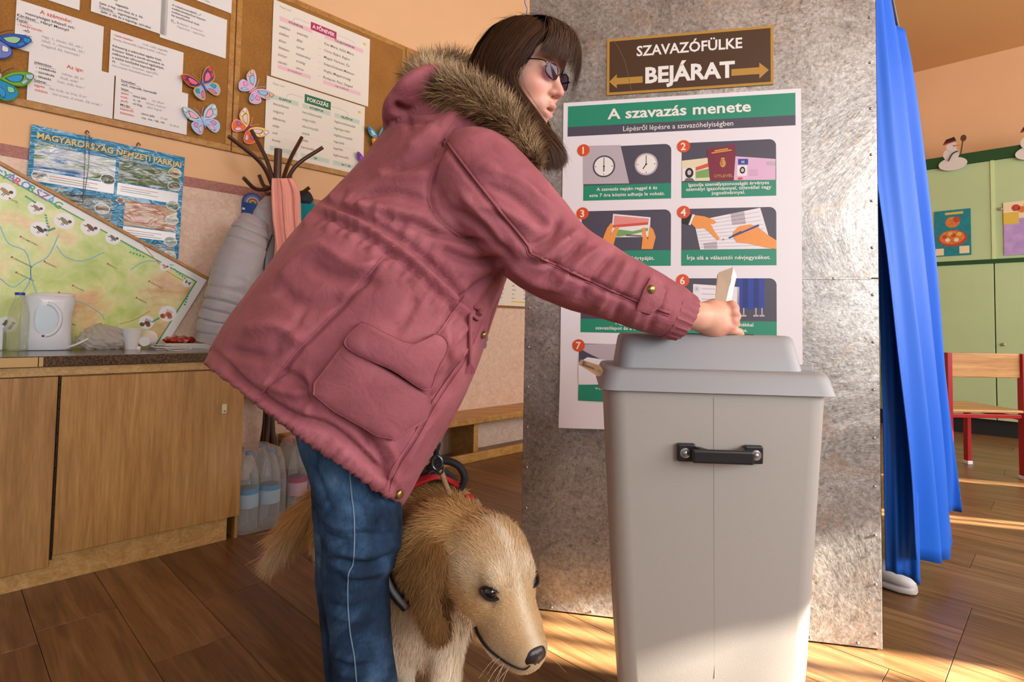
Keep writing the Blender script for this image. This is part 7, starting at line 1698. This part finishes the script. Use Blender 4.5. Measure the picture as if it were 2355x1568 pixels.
# --- jeans and shoes
def jeanf(t):
    v = t.coord(); a = t.noise(v, 6, 5, 0.6, 0.4); b = t.noise(t.coord((1, 1, 0.15)), 420, 3, 0.7)
    a2 = t.noise(v, 3.2, 2, 0.5)
    o_ = t.ramp(a, [(0.30, '#18222f'), (0.47, '#293f5a'), (0.60, '#48688a'), (0.74, '#7d99b0')])
    o_ = t.mix(0.5, o_, t.ramp(b, [(0.3, '#8a94a0'), (0.7, '#ffffff')]), 'MULTIPLY')
    t.link(o_, t.b.inputs['Base Color']); t.b.inputs['Roughness'].default_value = 0.85; t.b.inputs['Specular IOR Level'].default_value = 0.15; t.bump(b, 0.3, 0.001)
m_jean = custom('blue_denim', jeanf)
nleg = limb([(792, 900, 118, 1.19), (800, 1000, 108, 1.18), (812, 1080, 96, 1.155), (825, 1150, 92, 1.14), (832, 1210, 90, 1.13), (829, 1262, 85, 1.135), (819, 1310, 77, 1.145), (824, 1400, 69, 1.155), (833, 1500, 67, 1.16), (841, 1570, 68, 1.16), (848, 1660, 67, 1.16), (849, 1690, 66, 1.16)], 90, 44)
fleg = limb([(792, 900, 100, 1.32), (800, 1000, 92, 1.315), (802, 1120, 82, 1.30), (797, 1230, 70, 1.29), (794, 1300, 65, 1.295), (798, 1400, 60, 1.305), (806, 1500, 58, 1.31), (812, 1600, 58, 1.32), (813, 1650, 58, 1.32)], 70, 36)
jv, jf = remesh([nleg, fleg, ell(P(800, 930, 1.28), (np.array([.12, 0, 0]), np.array([0, 0.16, 0]), np.array([0, 0, .10])))], 0.005, 2)
jn = vnormals(jv, jf); JF = []
for pl, w_, h in [([(915, 1225), (860, 1232), (800, 1222)], 10, -0.007), ([(918, 1250), (850, 1275), (770, 1265)], 11, 0.007), ([(910, 1275), (850, 1300), (760, 1290)], 10, -0.009), ([(895, 1305), (850, 1318), (780, 1330)], 9, 0.007), ([(890, 1335), (830, 1340), (760, 1320)], 10, -0.006), ([(745, 1195), (790, 1215), (840, 1215)], 9, 0.006), ([(745, 1230), (790, 1245), (830, 1240)], 8, -0.007),
    ([(750, 1170), (800, 1150), (850, 1180)], 12, -0.005), ([(755, 1390), (800, 1400), (850, 1385)], 9, -0.005), ([(760, 1410), (820, 1425), (880, 1415)], 10, 0.004), ([(765, 1500), (800, 1515), (850, 1505)], 8, 0.005), ([(768, 1520), (810, 1535), (870, 1525)], 8, -0.006), ([(770, 1545), (830, 1552), (900, 1545)], 9, 0.005), ([(860, 1170), (900, 1200), (910, 1240)], 16, 0.006), ([(720, 1070), (740, 1120), (760, 1180)], 8, -0.004)]: JF.append((pl, w_, h))
jv = strokes(jv, jn, JF); jv += jn * (0.002 * vnoise(jv, 30, 6))[:, None]
jeans = obj('jeans', jv, jf, m_jean, per, True, label='faded blue jeans')
jt = bvh(jv, jf)
pts = path_on(jt, [(803, 1060), (808, 1130), (815, 1200), (813, 1290), (802, 1320), (800, 1380), (805, 1450), (815, 1510), (820, 1568)], 0.0008, 60); tubeobj('side_seam', pts, 0.0013, M('denim_seam', '#6f879c', 0.8), jeans, 6)
m_ps, m_psole = M('shoe_lilac', '#b9b3c4', 0.6), M('shoe_sole', '#e0dee2', 0.5)
for c, nm in ((ANN, 'near'), (ANF, 'far')):
    fwd = nrm([0.92, -0.39, 0]); sid = np.array([-fwd[1], fwd[0], 0]); hl_ = c - fwd * 0.075; hl_[2] = 0.001
    st_ = bpy.data.objects.new('shoe', None); link(st_, per); st_.matrix_parent_inverse = pw(per).inverted(); st_.location = V(hl_)
    shoe_parts(st_, hl_, fwd, sid, 0.265, m_ps, m_psole)

# --- envelope in her hand
env = thing('ballot_envelope', 'brown ballot envelope with a white slip held above the box', 'envelope', P2(1665, 690, 1.17))
EN = [P2(1643, 706, 1.158), P2(1649, 633, 1.160), P2(1653, 626, 1.160), P2(1686, 614, 1.178), P2(1676, 660, 1.180), P2(1666, 706, 1.174)]
MB().prism(EN, np.array([0.002, 0.003, 0])).build('envelope_front', M('kraft_brown', '#a08870', 0.65, var=0.05), env)
MB().prism([P2(1664, 706, 1.178), P2(1680, 650, 1.184), P2(1687, 614, 1.182), P2(1694, 634, 1.190), P2(1688, 660, 1.190), P2(1678, 706, 1.186)], np.array([0.001, 0.002, 0])).build('paper_slip', m_paper, env)

# ================================================================== THE DOG
dog = thing('dog', 'golden retriever in a red and black harness standing beside the woman', 'dog', (-0.2, 1.4, 0))
XV = np.array([1.0, 0, 0]); VV = nrm([0.017, -0.917, 0.40]); UV_ = nrm([0, 0.40, 0.917])
DF = nrm(0.49 * XV - 0.82 * UV_ + 0.40 * VV); DL = 0.831 * XV + 0.242 * UV_ - 0.50 * VV; DL = nrm(DL - DF * (DL @ DF)); DU = np.cross(DF, DL)
DAX = np.array([DF, DL, DU]).astype(np.float32); EX, EY, EZ = 0.052, 0.0425, 0.022
DO = P(1172, 1340, 1.06) - DF * EX - DU * EZ
def dp_(x, y, z): return DO + DF * x + DL * y + DU * z
EARN, EARF = P(1003, 1348, 1.105), P(1226, 1298, 1.125)
ear_ax = lambda a: np.array([nrm([math.cos(a), -0.25, math.sin(a)]), nrm([0.25, 1, 0]), nrm([-math.sin(a), 0, math.cos(a)])])
def dhead(p):
    q_ = (p - DO.astype(np.float32)) @ DAX.T
    d = sd_ell(q_, (-0.004, 0, 0.006), (0.082, 0.070, 0.066))
    d = sm(d, sd_ell(q_, (0.050, 0, -0.008), (0.050, 0.047, 0.046)), 0.03)
    d = sm(d, sd_chain(q_, [(0.058, 0, -0.020), (0.102, 0, -0.030), (0.138, 0, -0.032)], [0.052, 0.049, 0.043], 0.01), 0.02)
    d = sm(d, sd_ell(q_, (0.154, 0, -0.022), (0.018, 0.028, 0.024)), 0.012)
    d = sm(d, sd_chain(q_, [(0.005, 0, -0.072), (0.078, 0, -0.088), (0.122, 0, -0.080)], [0.046, 0.029, 0.023], 0.01), 0.010)
    for s_ in (-1, 1):
        d = sm(d, sd_ell(q_, (0.040, s_ * 0.030, 0.040), (0.026, 0.020, 0.014)), 0.016)
        d = sm(d, sd_ell(q_, (0.022, s_ * 0.046, -0.030), (0.050, 0.028, 0.040)), 0.025)
        d = sm(d, sd_ell(q_, (0.100, s_ * 0.032, -0.050), (0.046, 0.020, 0.032)), 0.014)
        d = smax(d, -sd_ell(q_, (EX + 0.018, s_ * (EY + 0.010), EZ - 0.004), (0.012, 0.014, 0.010)), 0.008)
    return d
NB = [dp_(-0.03, 0, -0.01), P(1035, 1262, 1.19), P(985, 1238, 1.36)]
WI, RU = P(965, 1215, 1.46), P(835, 1215, 1.82)
def dbody(p):
    d = sd_chain(p, NB, [0.066, 0.092, 0.118], 0.04)
    d = sm(d, sd_chain(p, [P(985, 1238, 1.36), WI, RU], [0.118, 0.130, 0.125], 0.05), 0.05)
    d = sm(d, sd_ell(p, P(978, 1352, 1.345), (0.104, 0.115, 0.142)), 0.06)
    d = sm(d, sd_chain(p, [P(945, 1330, 1.50), P(850, 1330, 1.78)], [0.115, 0.10]), 0.05)
    for px_, Y_ in ((1040, 1.255), (940, 1.40)):
        a = P(px_ - 10, 1400, Y_); g = a.copy(); g[2] = 0.03; kx = (a + g) / 2 + np.array([0.0, -0.01, 0])
        d = sm(d, sd_chain(p, [a, kx, g + ZV * 0.05, g + np.array([0.008, -0.03, 0.0])], [0.046, 0.031, 0.026, 0.029], 0.01), 0.03)
    for o_ in (np.array([-0.05, -0.07, 0]), np.array([0.06, 0.07, 0])):
        a = RU + o_; st_ = a + np.array([0.05, -0.06, -0.17]); hk = a + np.array([-0.05, 0.05, -0.31]); g = hk.copy(); g[2] = 0.03; g = g + np.array([0.015, -0.015, 0])
        d = sm(d, sd_chain(p, [a, st_, hk, g, g + np.array([0.02, -0.035, -0.002])], [0.085, 0.058, 0.032, 0.025, 0.028], 0.015), 0.04)
    return d
def dears(p):
    return np.minimum(sd_ell(p, EARN, (0.040, 0.017, 0.082), ear_ax(0.10)), sd_ell(p, EARF, (0.016, 0.022, 0.045), ear_ax(-0.35)))
TL = [P(800, 1140, 1.86), P(748, 1150, 1.88), P(705, 1185, 1.86), P(665, 1225, 1.84), P(640, 1262, 1.83)]
def dog_sdf(p):
    d = sm(dhead(p), dbody(p), 0.035); d = sm(d, dears(p), 0.012)
    return sm(d, sd_chain(p, TL, [0.045, 0.042, 0.038, 0.030, 0.018], 0.01), 0.03)
dv, df = surface(dog_sdf, (-0.92, 0.92, 0.0), (0.16, 2.06, 0.68), 0.0068)
hv2, hf2 = surface(lambda p: sm(dhead(p), sd_chain(p, NB, [0.066, 0.092, 0.118], 0.04), 0.035), DO - 0.2, DO + 0.2, 0.0034)
hax = DAX.astype(float)
# fine head in place of the coarse one
cutd = lambda v: np.linalg.norm(v - dp_(0.055, 0, -0.01), axis=1)
k1 = (cutd(dv) > 0.120)[df].all(1); k2 = (cutd(hv2) < 0.128)[hf2].all(1)
av = np.vstack([dv, hv2]); af = np.vstack([df[k1], hf2[k2] + len(dv)]); us_ = np.unique(af); rm = -np.ones(len(av), int); rm[us_] = np.arange(len(us_)); av = av[us_]; af = rm[af].astype(np.int32)
an = vnormals(av, af)
GOLD, CREAM, ORAN, BROWN, GREY_, TAN = (np.array(lin(c)[:3]) for c in ('#c39a63', '#ecdcc0', '#d6a05c', '#8a6238', '#a5886c', '#d4b68e'))
def dog_cols(v):
    q_ = (v - DO) @ hax.T; k = len(v); hw_ = np.clip((0.15 - np.linalg.norm(q_ - [0.06, 0, -0.01], axis=1)) / 0.04, 0, 1)
    c = np.tile(GOLD, (k, 1)) * (1 + 0.10 * vnoise(v, 18, 31))[:, None]
    def bl(w_, colr):
        nonlocal c; w_ = np.clip(w_, 0, 1)[:, None]; c = c * (1 - w_) + colr * w_
    low = np.clip((0.36 - v[:, 2]) / 0.08, 0, 1) * (v[:, 1] < 1.5); bl(low * 0.9, CREAM)
    bl(np.clip((0.27 - v[:, 2]) / 0.05, 0, 1), CREAM)
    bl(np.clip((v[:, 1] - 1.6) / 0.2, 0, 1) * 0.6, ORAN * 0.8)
    g = lambda cen, r_: np.exp(-(((q_ - cen) / r_) ** 2).sum(1))
    bl(hw_ * 0.55, TAN)
    for s_ in (-1, 1):
        bl(hw_ * g((0.03, s_ * 0.055, -0.035), (0.05, 0.03, 0.04)) * 0.9, ORAN); bl(hw_ * 0.75 * g((0.048, s_ * 0.030, 0.050), (0.025, 0.020, 0.03)), CREAM)
        bl(g((0.115, s_ * 0.034, -0.030), (0.035, 0.02, 0.025)) * 0.75, GREY_); bl(g((0.010, s_ * 0.058, 0.02), (0.03, 0.02, 0.025)) * 0.6, CREAM)
        bl(g((EX + 0.004, s_ * (EY + 0.004), EZ - 0.002), (0.020, 0.016, 0.013)) * 1.0, BROWN * 0.45)
    bl(hw_ * np.exp(-(q_[:, 1] / 0.011) ** 2) * (q_[:, 2] > -0.01) * 0.85, CREAM)
    bl(g((0.145, 0, -0.060), (0.03, 0.035, 0.022)), CREAM); bl(g((0.157, 0.0, -0.026), (0.014, 0.026, 0.018)), np.array(lin('#4a3a34')[:3]))
    e = np.exp(-(np.minimum(sd_ell(v.astype(np.float32), EARN, (0.046, 0.026, 0.09), ear_ax(0.10)), sd_ell(v.astype(np.float32), EARF, (0.026, 0.03, 0.05), ear_ax(-0.35))).clip(0) / 0.012) ** 2) * np.clip((np.linalg.norm(q_ - [0.06, 0, -0.01], axis=1) - 0.08) / 0.03, 0, 1)
    bl(e * 0.95, BROWN * 0.85 + ORAN * 0.05); bl((np.linalg.norm(v - EARF, axis=1) < 0.075) * e, ORAN * 0.9)
    return np.clip(c, 0, 1)
ac = dog_cols(av)
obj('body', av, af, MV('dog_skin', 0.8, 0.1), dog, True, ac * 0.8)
# coat of hair
def grow(k, wfun, lfun, dfun, width, seed, droop, segs=3, curl=0.3):
    wv = wfun(av); q_, w_ = scatter(av, af, k, seed, wv); r0 = bary(av, q_, w_); nn_ = bary(an, q_, w_); nn_ /= np.linalg.norm(nn_, axis=1)[:, None] + 1e-9; c = bary(ac, q_, w_)
    r = np.random.default_rng(seed + 50); d = dfun(r0); d = d - nn_ * (d * nn_).sum(1)[:, None]; d /= np.linalg.norm(d, axis=1)[:, None] + 1e-9
    cl_ = vnoise(r0, 90, seed)[:, None] * np.cross(nn_, d)
    L_ = lfun(r0) * r.uniform(0.6, 1.2, k); lift = 0.28
    d = d + nn_ * lift + cl_ * 0.35 + r.normal(0, 0.10, (k, 3))
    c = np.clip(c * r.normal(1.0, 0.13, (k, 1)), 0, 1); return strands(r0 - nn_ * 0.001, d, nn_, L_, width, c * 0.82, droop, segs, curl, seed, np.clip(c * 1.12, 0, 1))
def hl_(v): return (v - DO) @ hax.T
def is_head(v): return np.clip((0.135 - cutd(v)) / 0.02, 0, 1)
tail_d = lambda v: sd_chain(v.astype(np.float32), TL, [0.0] * 5)
nosed = lambda v: np.linalg.norm(hl_(v) - [0.164, 0, -0.016], axis=1)
eyed = lambda v: np.minimum(*(np.linalg.norm(hl_(v) - [EX + 0.010, s_ * EY, EZ], axis=1) for s_ in (-1, 1)))
near_cam = lambda v: ((CAMP - v) * 1.0)
muz = lambda v: np.clip((hl_(v)[:, 0] - 0.05) / 0.03, 0, 1) * (np.abs(hl_(v)[:, 1]) < 0.09) * (hl_(v)[:, 2] > -0.13)
wh = lambda v: np.maximum(is_head(v), muz(v)) * (nosed(v) > 0.024) * (eyed(v) > 0.0155)
lh = lambda v: np.interp(hl_(v)[:, 0], [-0.06, 0.03, 0.08, 0.15], [0.024, 0.015, 0.009, 0.006])
wb_ = lambda v: (1 - np.maximum(is_head(v), muz(v))) * (tail_d(v) > 0.06) * np.where(v[:, 1] > 1.55, 0.35, 1.0)
BDIR = nrm(RU - P(985, 1238, 1.36))
def dbdir(v):
    low = np.clip((0.42 - v[:, 2]) / 0.12, 0, 1)[:, None]; e = (dears(v.astype(np.float32)) < 0.01)[:, None]
    return (BDIR * 0.8 + np.array([-0.1, 0, -0.35])) * (1 - low) + np.array([-0.15, -0.05, -1.0]) * low + e * np.array([0, 0, -2.0])
def lb(v):
    e = dears(v.astype(np.float32)) < 0.012
    L_ = np.interp(v[:, 2], [0.0, 0.1, 0.22, 0.30, 0.42, 0.6], [0.012, 0.016, 0.03, 0.060, 0.045, 0.036]); return np.where(e, 0.040, L_)
wt_ = lambda v: (tail_d(v) <= 0.06) * 1.0
we_ = lambda v: (dears(v.astype(np.float32)) < 0.012) * (1 - is_head(v))
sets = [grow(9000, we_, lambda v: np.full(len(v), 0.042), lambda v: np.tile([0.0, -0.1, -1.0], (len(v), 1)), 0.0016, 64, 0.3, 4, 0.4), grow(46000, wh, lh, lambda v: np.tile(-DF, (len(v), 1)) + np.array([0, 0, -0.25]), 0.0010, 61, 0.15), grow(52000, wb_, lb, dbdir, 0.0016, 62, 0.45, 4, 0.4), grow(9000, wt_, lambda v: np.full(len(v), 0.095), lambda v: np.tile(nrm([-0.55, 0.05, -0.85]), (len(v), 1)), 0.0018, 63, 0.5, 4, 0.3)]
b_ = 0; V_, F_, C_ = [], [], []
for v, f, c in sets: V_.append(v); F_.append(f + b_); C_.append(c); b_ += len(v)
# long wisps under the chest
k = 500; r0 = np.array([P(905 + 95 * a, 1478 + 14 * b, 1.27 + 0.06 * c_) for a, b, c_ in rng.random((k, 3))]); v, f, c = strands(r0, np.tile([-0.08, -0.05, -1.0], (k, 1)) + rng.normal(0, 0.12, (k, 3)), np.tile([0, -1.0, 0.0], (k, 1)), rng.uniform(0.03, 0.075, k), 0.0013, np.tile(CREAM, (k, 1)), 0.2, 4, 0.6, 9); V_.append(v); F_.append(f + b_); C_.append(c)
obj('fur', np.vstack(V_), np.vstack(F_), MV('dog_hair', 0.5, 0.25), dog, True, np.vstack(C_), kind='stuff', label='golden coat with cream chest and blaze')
# nose, eyes, mouth
m_nose = M('dog_nose', '#2b2022', 0.28, bump=0.4, bscale=350, bdist=0.001)
def nose_(p):
    q_ = (p - DO.astype(np.float32)) @ DAX.T; d = sd_ell(q_, (0.165, 0, -0.016), (0.015, 0.0245, 0.0185)); d = sm(d, sd_ell(q_, (0.158, 0, -0.005), (0.014, 0.019, 0.010)), 0.006)
    for s_ in (-1, 1): d = smax(d, -sd_ell(q_, (0.176, s_ * 0.0110, -0.019), (0.007, 0.0052, 0.0042)), 0.003)
    return smax(d, -sd_ell(q_, (0.178, 0, -0.026), (0.006, 0.0016, 0.012)), 0.002)
v, f = surface(nose_, dp_(0.162, 0, -0.014) - 0.045, dp_(0.162, 0, -0.014) + 0.045, 0.0016); obj('nose', v, f, m_nose, dog, True)
m_deye, m_drim = M('dog_iris', '#5a3116', 0.05, spec=0.8), M('eyelid_black', '#171010', 0.45)
def sphere(c, r, ax, n=18): return MB().lathe([(r * math.sin(a), -r * math.cos(a)) for a in np.linspace(0.06, PI - 0.06, 14)], c, n, ax)
for s_ in (-1, 1):
    c = dp_(EX + 0.0035, s_ * EY, EZ); look = nrm(DF * 0.55 + DL * s_ * 0.45 + DU * 0.45); e = sphere(c, 0.0155, look).build('eye', m_deye, dog, True)
    MB().lathe([(0.0154 * math.sin(a), 0.0157 * math.cos(a)) for a in (0.62, 0.45, 0.30, 0.12)], c, 18, look).build('pupil', M('pupil_black', '#050404', 0.03, spec=0.8), e, True)
    sdv = nrm(np.cross(look, DU)); upv = np.cross(sdv, look)
    for k_, h_ in ((1, 0.0100), (-1, 0.0090)):
        lid_ = [c + look * (0.0142 - 0.007 * abs(t_) ** 2) + sdv * t_ * 0.0180 + upv * k_ * h_ * (1 - t_ * t_) ** 0.6 for t_ in np.linspace(-1, 1, 15)]
        tubeobj('eyelid', lid_, 0.0024 if k_ > 0 else 0.003, m_drim, e, 6)
htree = bvh(av, af)
pts = path_on(htree, [(1098, 1440), (1106, 1460), (1122, 1484), (1146, 1506), (1178, 1526), (1204, 1534), (1218, 1526)], 0.0042, 40)
if len(pts) > 3: tubeobj('mouth_line', pts, np.interp(np.linspace(0, 1, len(pts)), [0, .2, .6, 1], [0.0034, 0.0030, 0.0022, 0.0012]), M('lip_black', '#1c1210', 0.5), dog, 6)
for k in range(12):
    a = dp_(0.13 + 0.03 * rng.random(), (-1 if k % 3 else 1) * 0.037, -0.035 - 0.02 * rng.random()); b = a + DL * (-1 if k % 3 else 1) * 0.05 * rng.uniform(0.6, 1.2) + DF * 0.02 + ZV * rng.uniform(-0.04, 0.01)
    w3 = spline(np.array([a, (a + b) / 2 + ZV * 0.006, b]), 8); tubeobj('whisker', w3, np.linspace(0.00035, 0.00008, 8), M('whisker', '#d8c8b0', 0.5), dog, 4)
# harness, collar
m_web, m_redw = M('black_webbing', '#18171b', 0.7, bump=0.3, bscale=500), M('red_webbing', '#b3141e', 0.6, bump=0.3, bscale=500)
har = bpy.data.objects.new('harness', None); link(har, dog, 'red and black dog harness'); har.matrix_parent_inverse = pw(dog).inverted(); har.location = V(P(1000, 1110, 1.33))
def strap(name, pl, w_, mat, off=0.02, flat=0.35):
    pts = path_on(htree, pl, off, 30)
    if len(pts) > 4: tubeobj(name, pts, w_, mat, har, 10, flat=None)
def saddle(rows, mat, name, thick=0.008):
    R_ = np.array([[P(*c) for c in r] for r in rows]); n_ = 14; m_ = 8
    g = [spline(np.array([spline(R_[i], n_) for i in range(len(R_))])[:, j], m_) for j in range(n_)]
    v = np.array(g).reshape(-1, 3); f = [(j * m_ + i, (j + 1) * m_ + i, (j + 1) * m_ + i + 1, j * m_ + i + 1) for j in range(n_ - 1) for i in range(m_ - 1)]
    o = obj(name, v, f, mat, har, True); s_ = o.modifiers.new('thickness', 'SOLIDIFY'); s_.thickness = thick; s_.offset = 0
saddle([[(925, 1140, 1.31), (955, 1118, 1.30), (1010, 1102, 1.31), (1060, 1122, 1.36)], [(925, 1122, 1.34), (955, 1104, 1.33), (1005, 1090, 1.31), (1055, 1112, 1.37)]], m_redw, 'red_band')
saddle([[(925, 1125, 1.35), (955, 1102, 1.34), (1010, 1090, 1.33), (1050, 1108, 1.38)], [(930, 1100, 1.40), (955, 1082, 1.40), (1005, 1072, 1.38), (1045, 1095, 1.42)], [(935, 1100, 1.46), (960, 1082, 1.46), (1005, 1074, 1.46), (1040, 1096, 1.48)]], m_web, 'saddle_pad')
tubeobj('grip_loop', [P(990, 1098, 1.36), P(988, 1078, 1.36), P(1003, 1063, 1.36), P(1030, 1060, 1.36), P(1056, 1072, 1.36), P(1069, 1098, 1.36), P(1060, 1122, 1.36), P(1046, 1134, 1.36)], [0.008, 0.0085, 0.009, 0.009, 0.009, 0.009, 0.008, 0.007], m_web, har, 10, 50)
tubeobj('front_ring', [P(1000 + 14 * math.cos(a), 1092 + 9 * math.sin(a), 1.33) for a in np.linspace(0, 2 * PI, 25)], 0.0022, m_rivet, har, 6)
saddle([[(944, 1070, 1.40), (955, 1062, 1.40), (968, 1068, 1.40)], [(948, 1085, 1.38), (960, 1076, 1.38), (976, 1082, 1.38)]], m_redw, 'red_patch')
for w0, mat, nm in ((0.0, M('grey_reflective', '#8a8a90', 0.4), 'reflective_stripe'),):
    pts = path_on(htree, [(903, 1290), (912, 1322), (926, 1350), (946, 1376)], 0.022, 16)
    if len(pts) > 3: tubeobj('chest_strap', pts, 0.012, m_web, har, 8); tubeobj(nm, [p_ + nrm(CAMP - p_) * 0.010 for p_ in pts], 0.0055, mat, har, 8)
MB().box(P(1088, 1162, 1.24), (0.008, 0.006, 0.016), (nrm([0.5, 0, -.9]), nrm([0, 1, 0]), nrm([.9, 0, .5])), 0.002).build('buckle', M('buckle_tan', '#9a7a58', 0.5), har); MB().box(P(1078, 1148, 1.25), (0.009, 0.007, 0.010), None, 0.002).build('buckle', m_redw, har)
# leash
ls_ = thing('leash', 'tan rope leash with a steel snap hook rising from the harness', 'leash', P(1040, 1150, 1.26))
tubeobj('rope', [P(1048, 1160, 1.245), P(1036, 1138, 1.245), P(1024, 1112, 1.26), P(1017, 1090, 1.27), P(1012, 1080, 1.27)], 0.0062, M('tan_rope', '#9a8058', 0.8, bump=0.8, bscale=260, bdist=0.003), ls_, 8, 24)
m_steel = M('dark_steel', '#5a6068', 0.25, 0.9)
tubeobj('ring', [P(1010 + 10 * math.cos(a), 1078 + 12 * math.sin(a), 1.265) for a in np.linspace(0, 2 * PI, 21)], 0.0024, m_steel, ls_, 6)
tubeobj('snap_hook', [P(1002, 1045, 1.265), P(994, 1058, 1.265), P(996, 1074, 1.265), P(1006, 1080, 1.265), P(1016, 1070, 1.265), P(1014, 1054, 1.265), P(1004, 1046, 1.265)], 0.0042, m_steel, ls_, 8, 30)
tubeobj('swivel', [P(1003, 1030, 1.265), P(1003, 1046, 1.265)], 0.0062, M('black_steel', '#26282c', 0.3, 0.7), ls_, 10)
tubeobj('webbing_loop', [P(998, 1032, 1.265), P(997, 1018, 1.265), P(1003, 1014, 1.265), P(1010, 1020, 1.265), P(1008, 1034, 1.265)], 0.0035, m_web, ls_, 6, 16)
tubeobj('strap', [P(1003, 1018, 1.268), P(1000, 1000, 1.30), P(1000, 940, 1.37), P(1005, 900, 1.41)], 0.006, m_web, ls_, 8, 20)
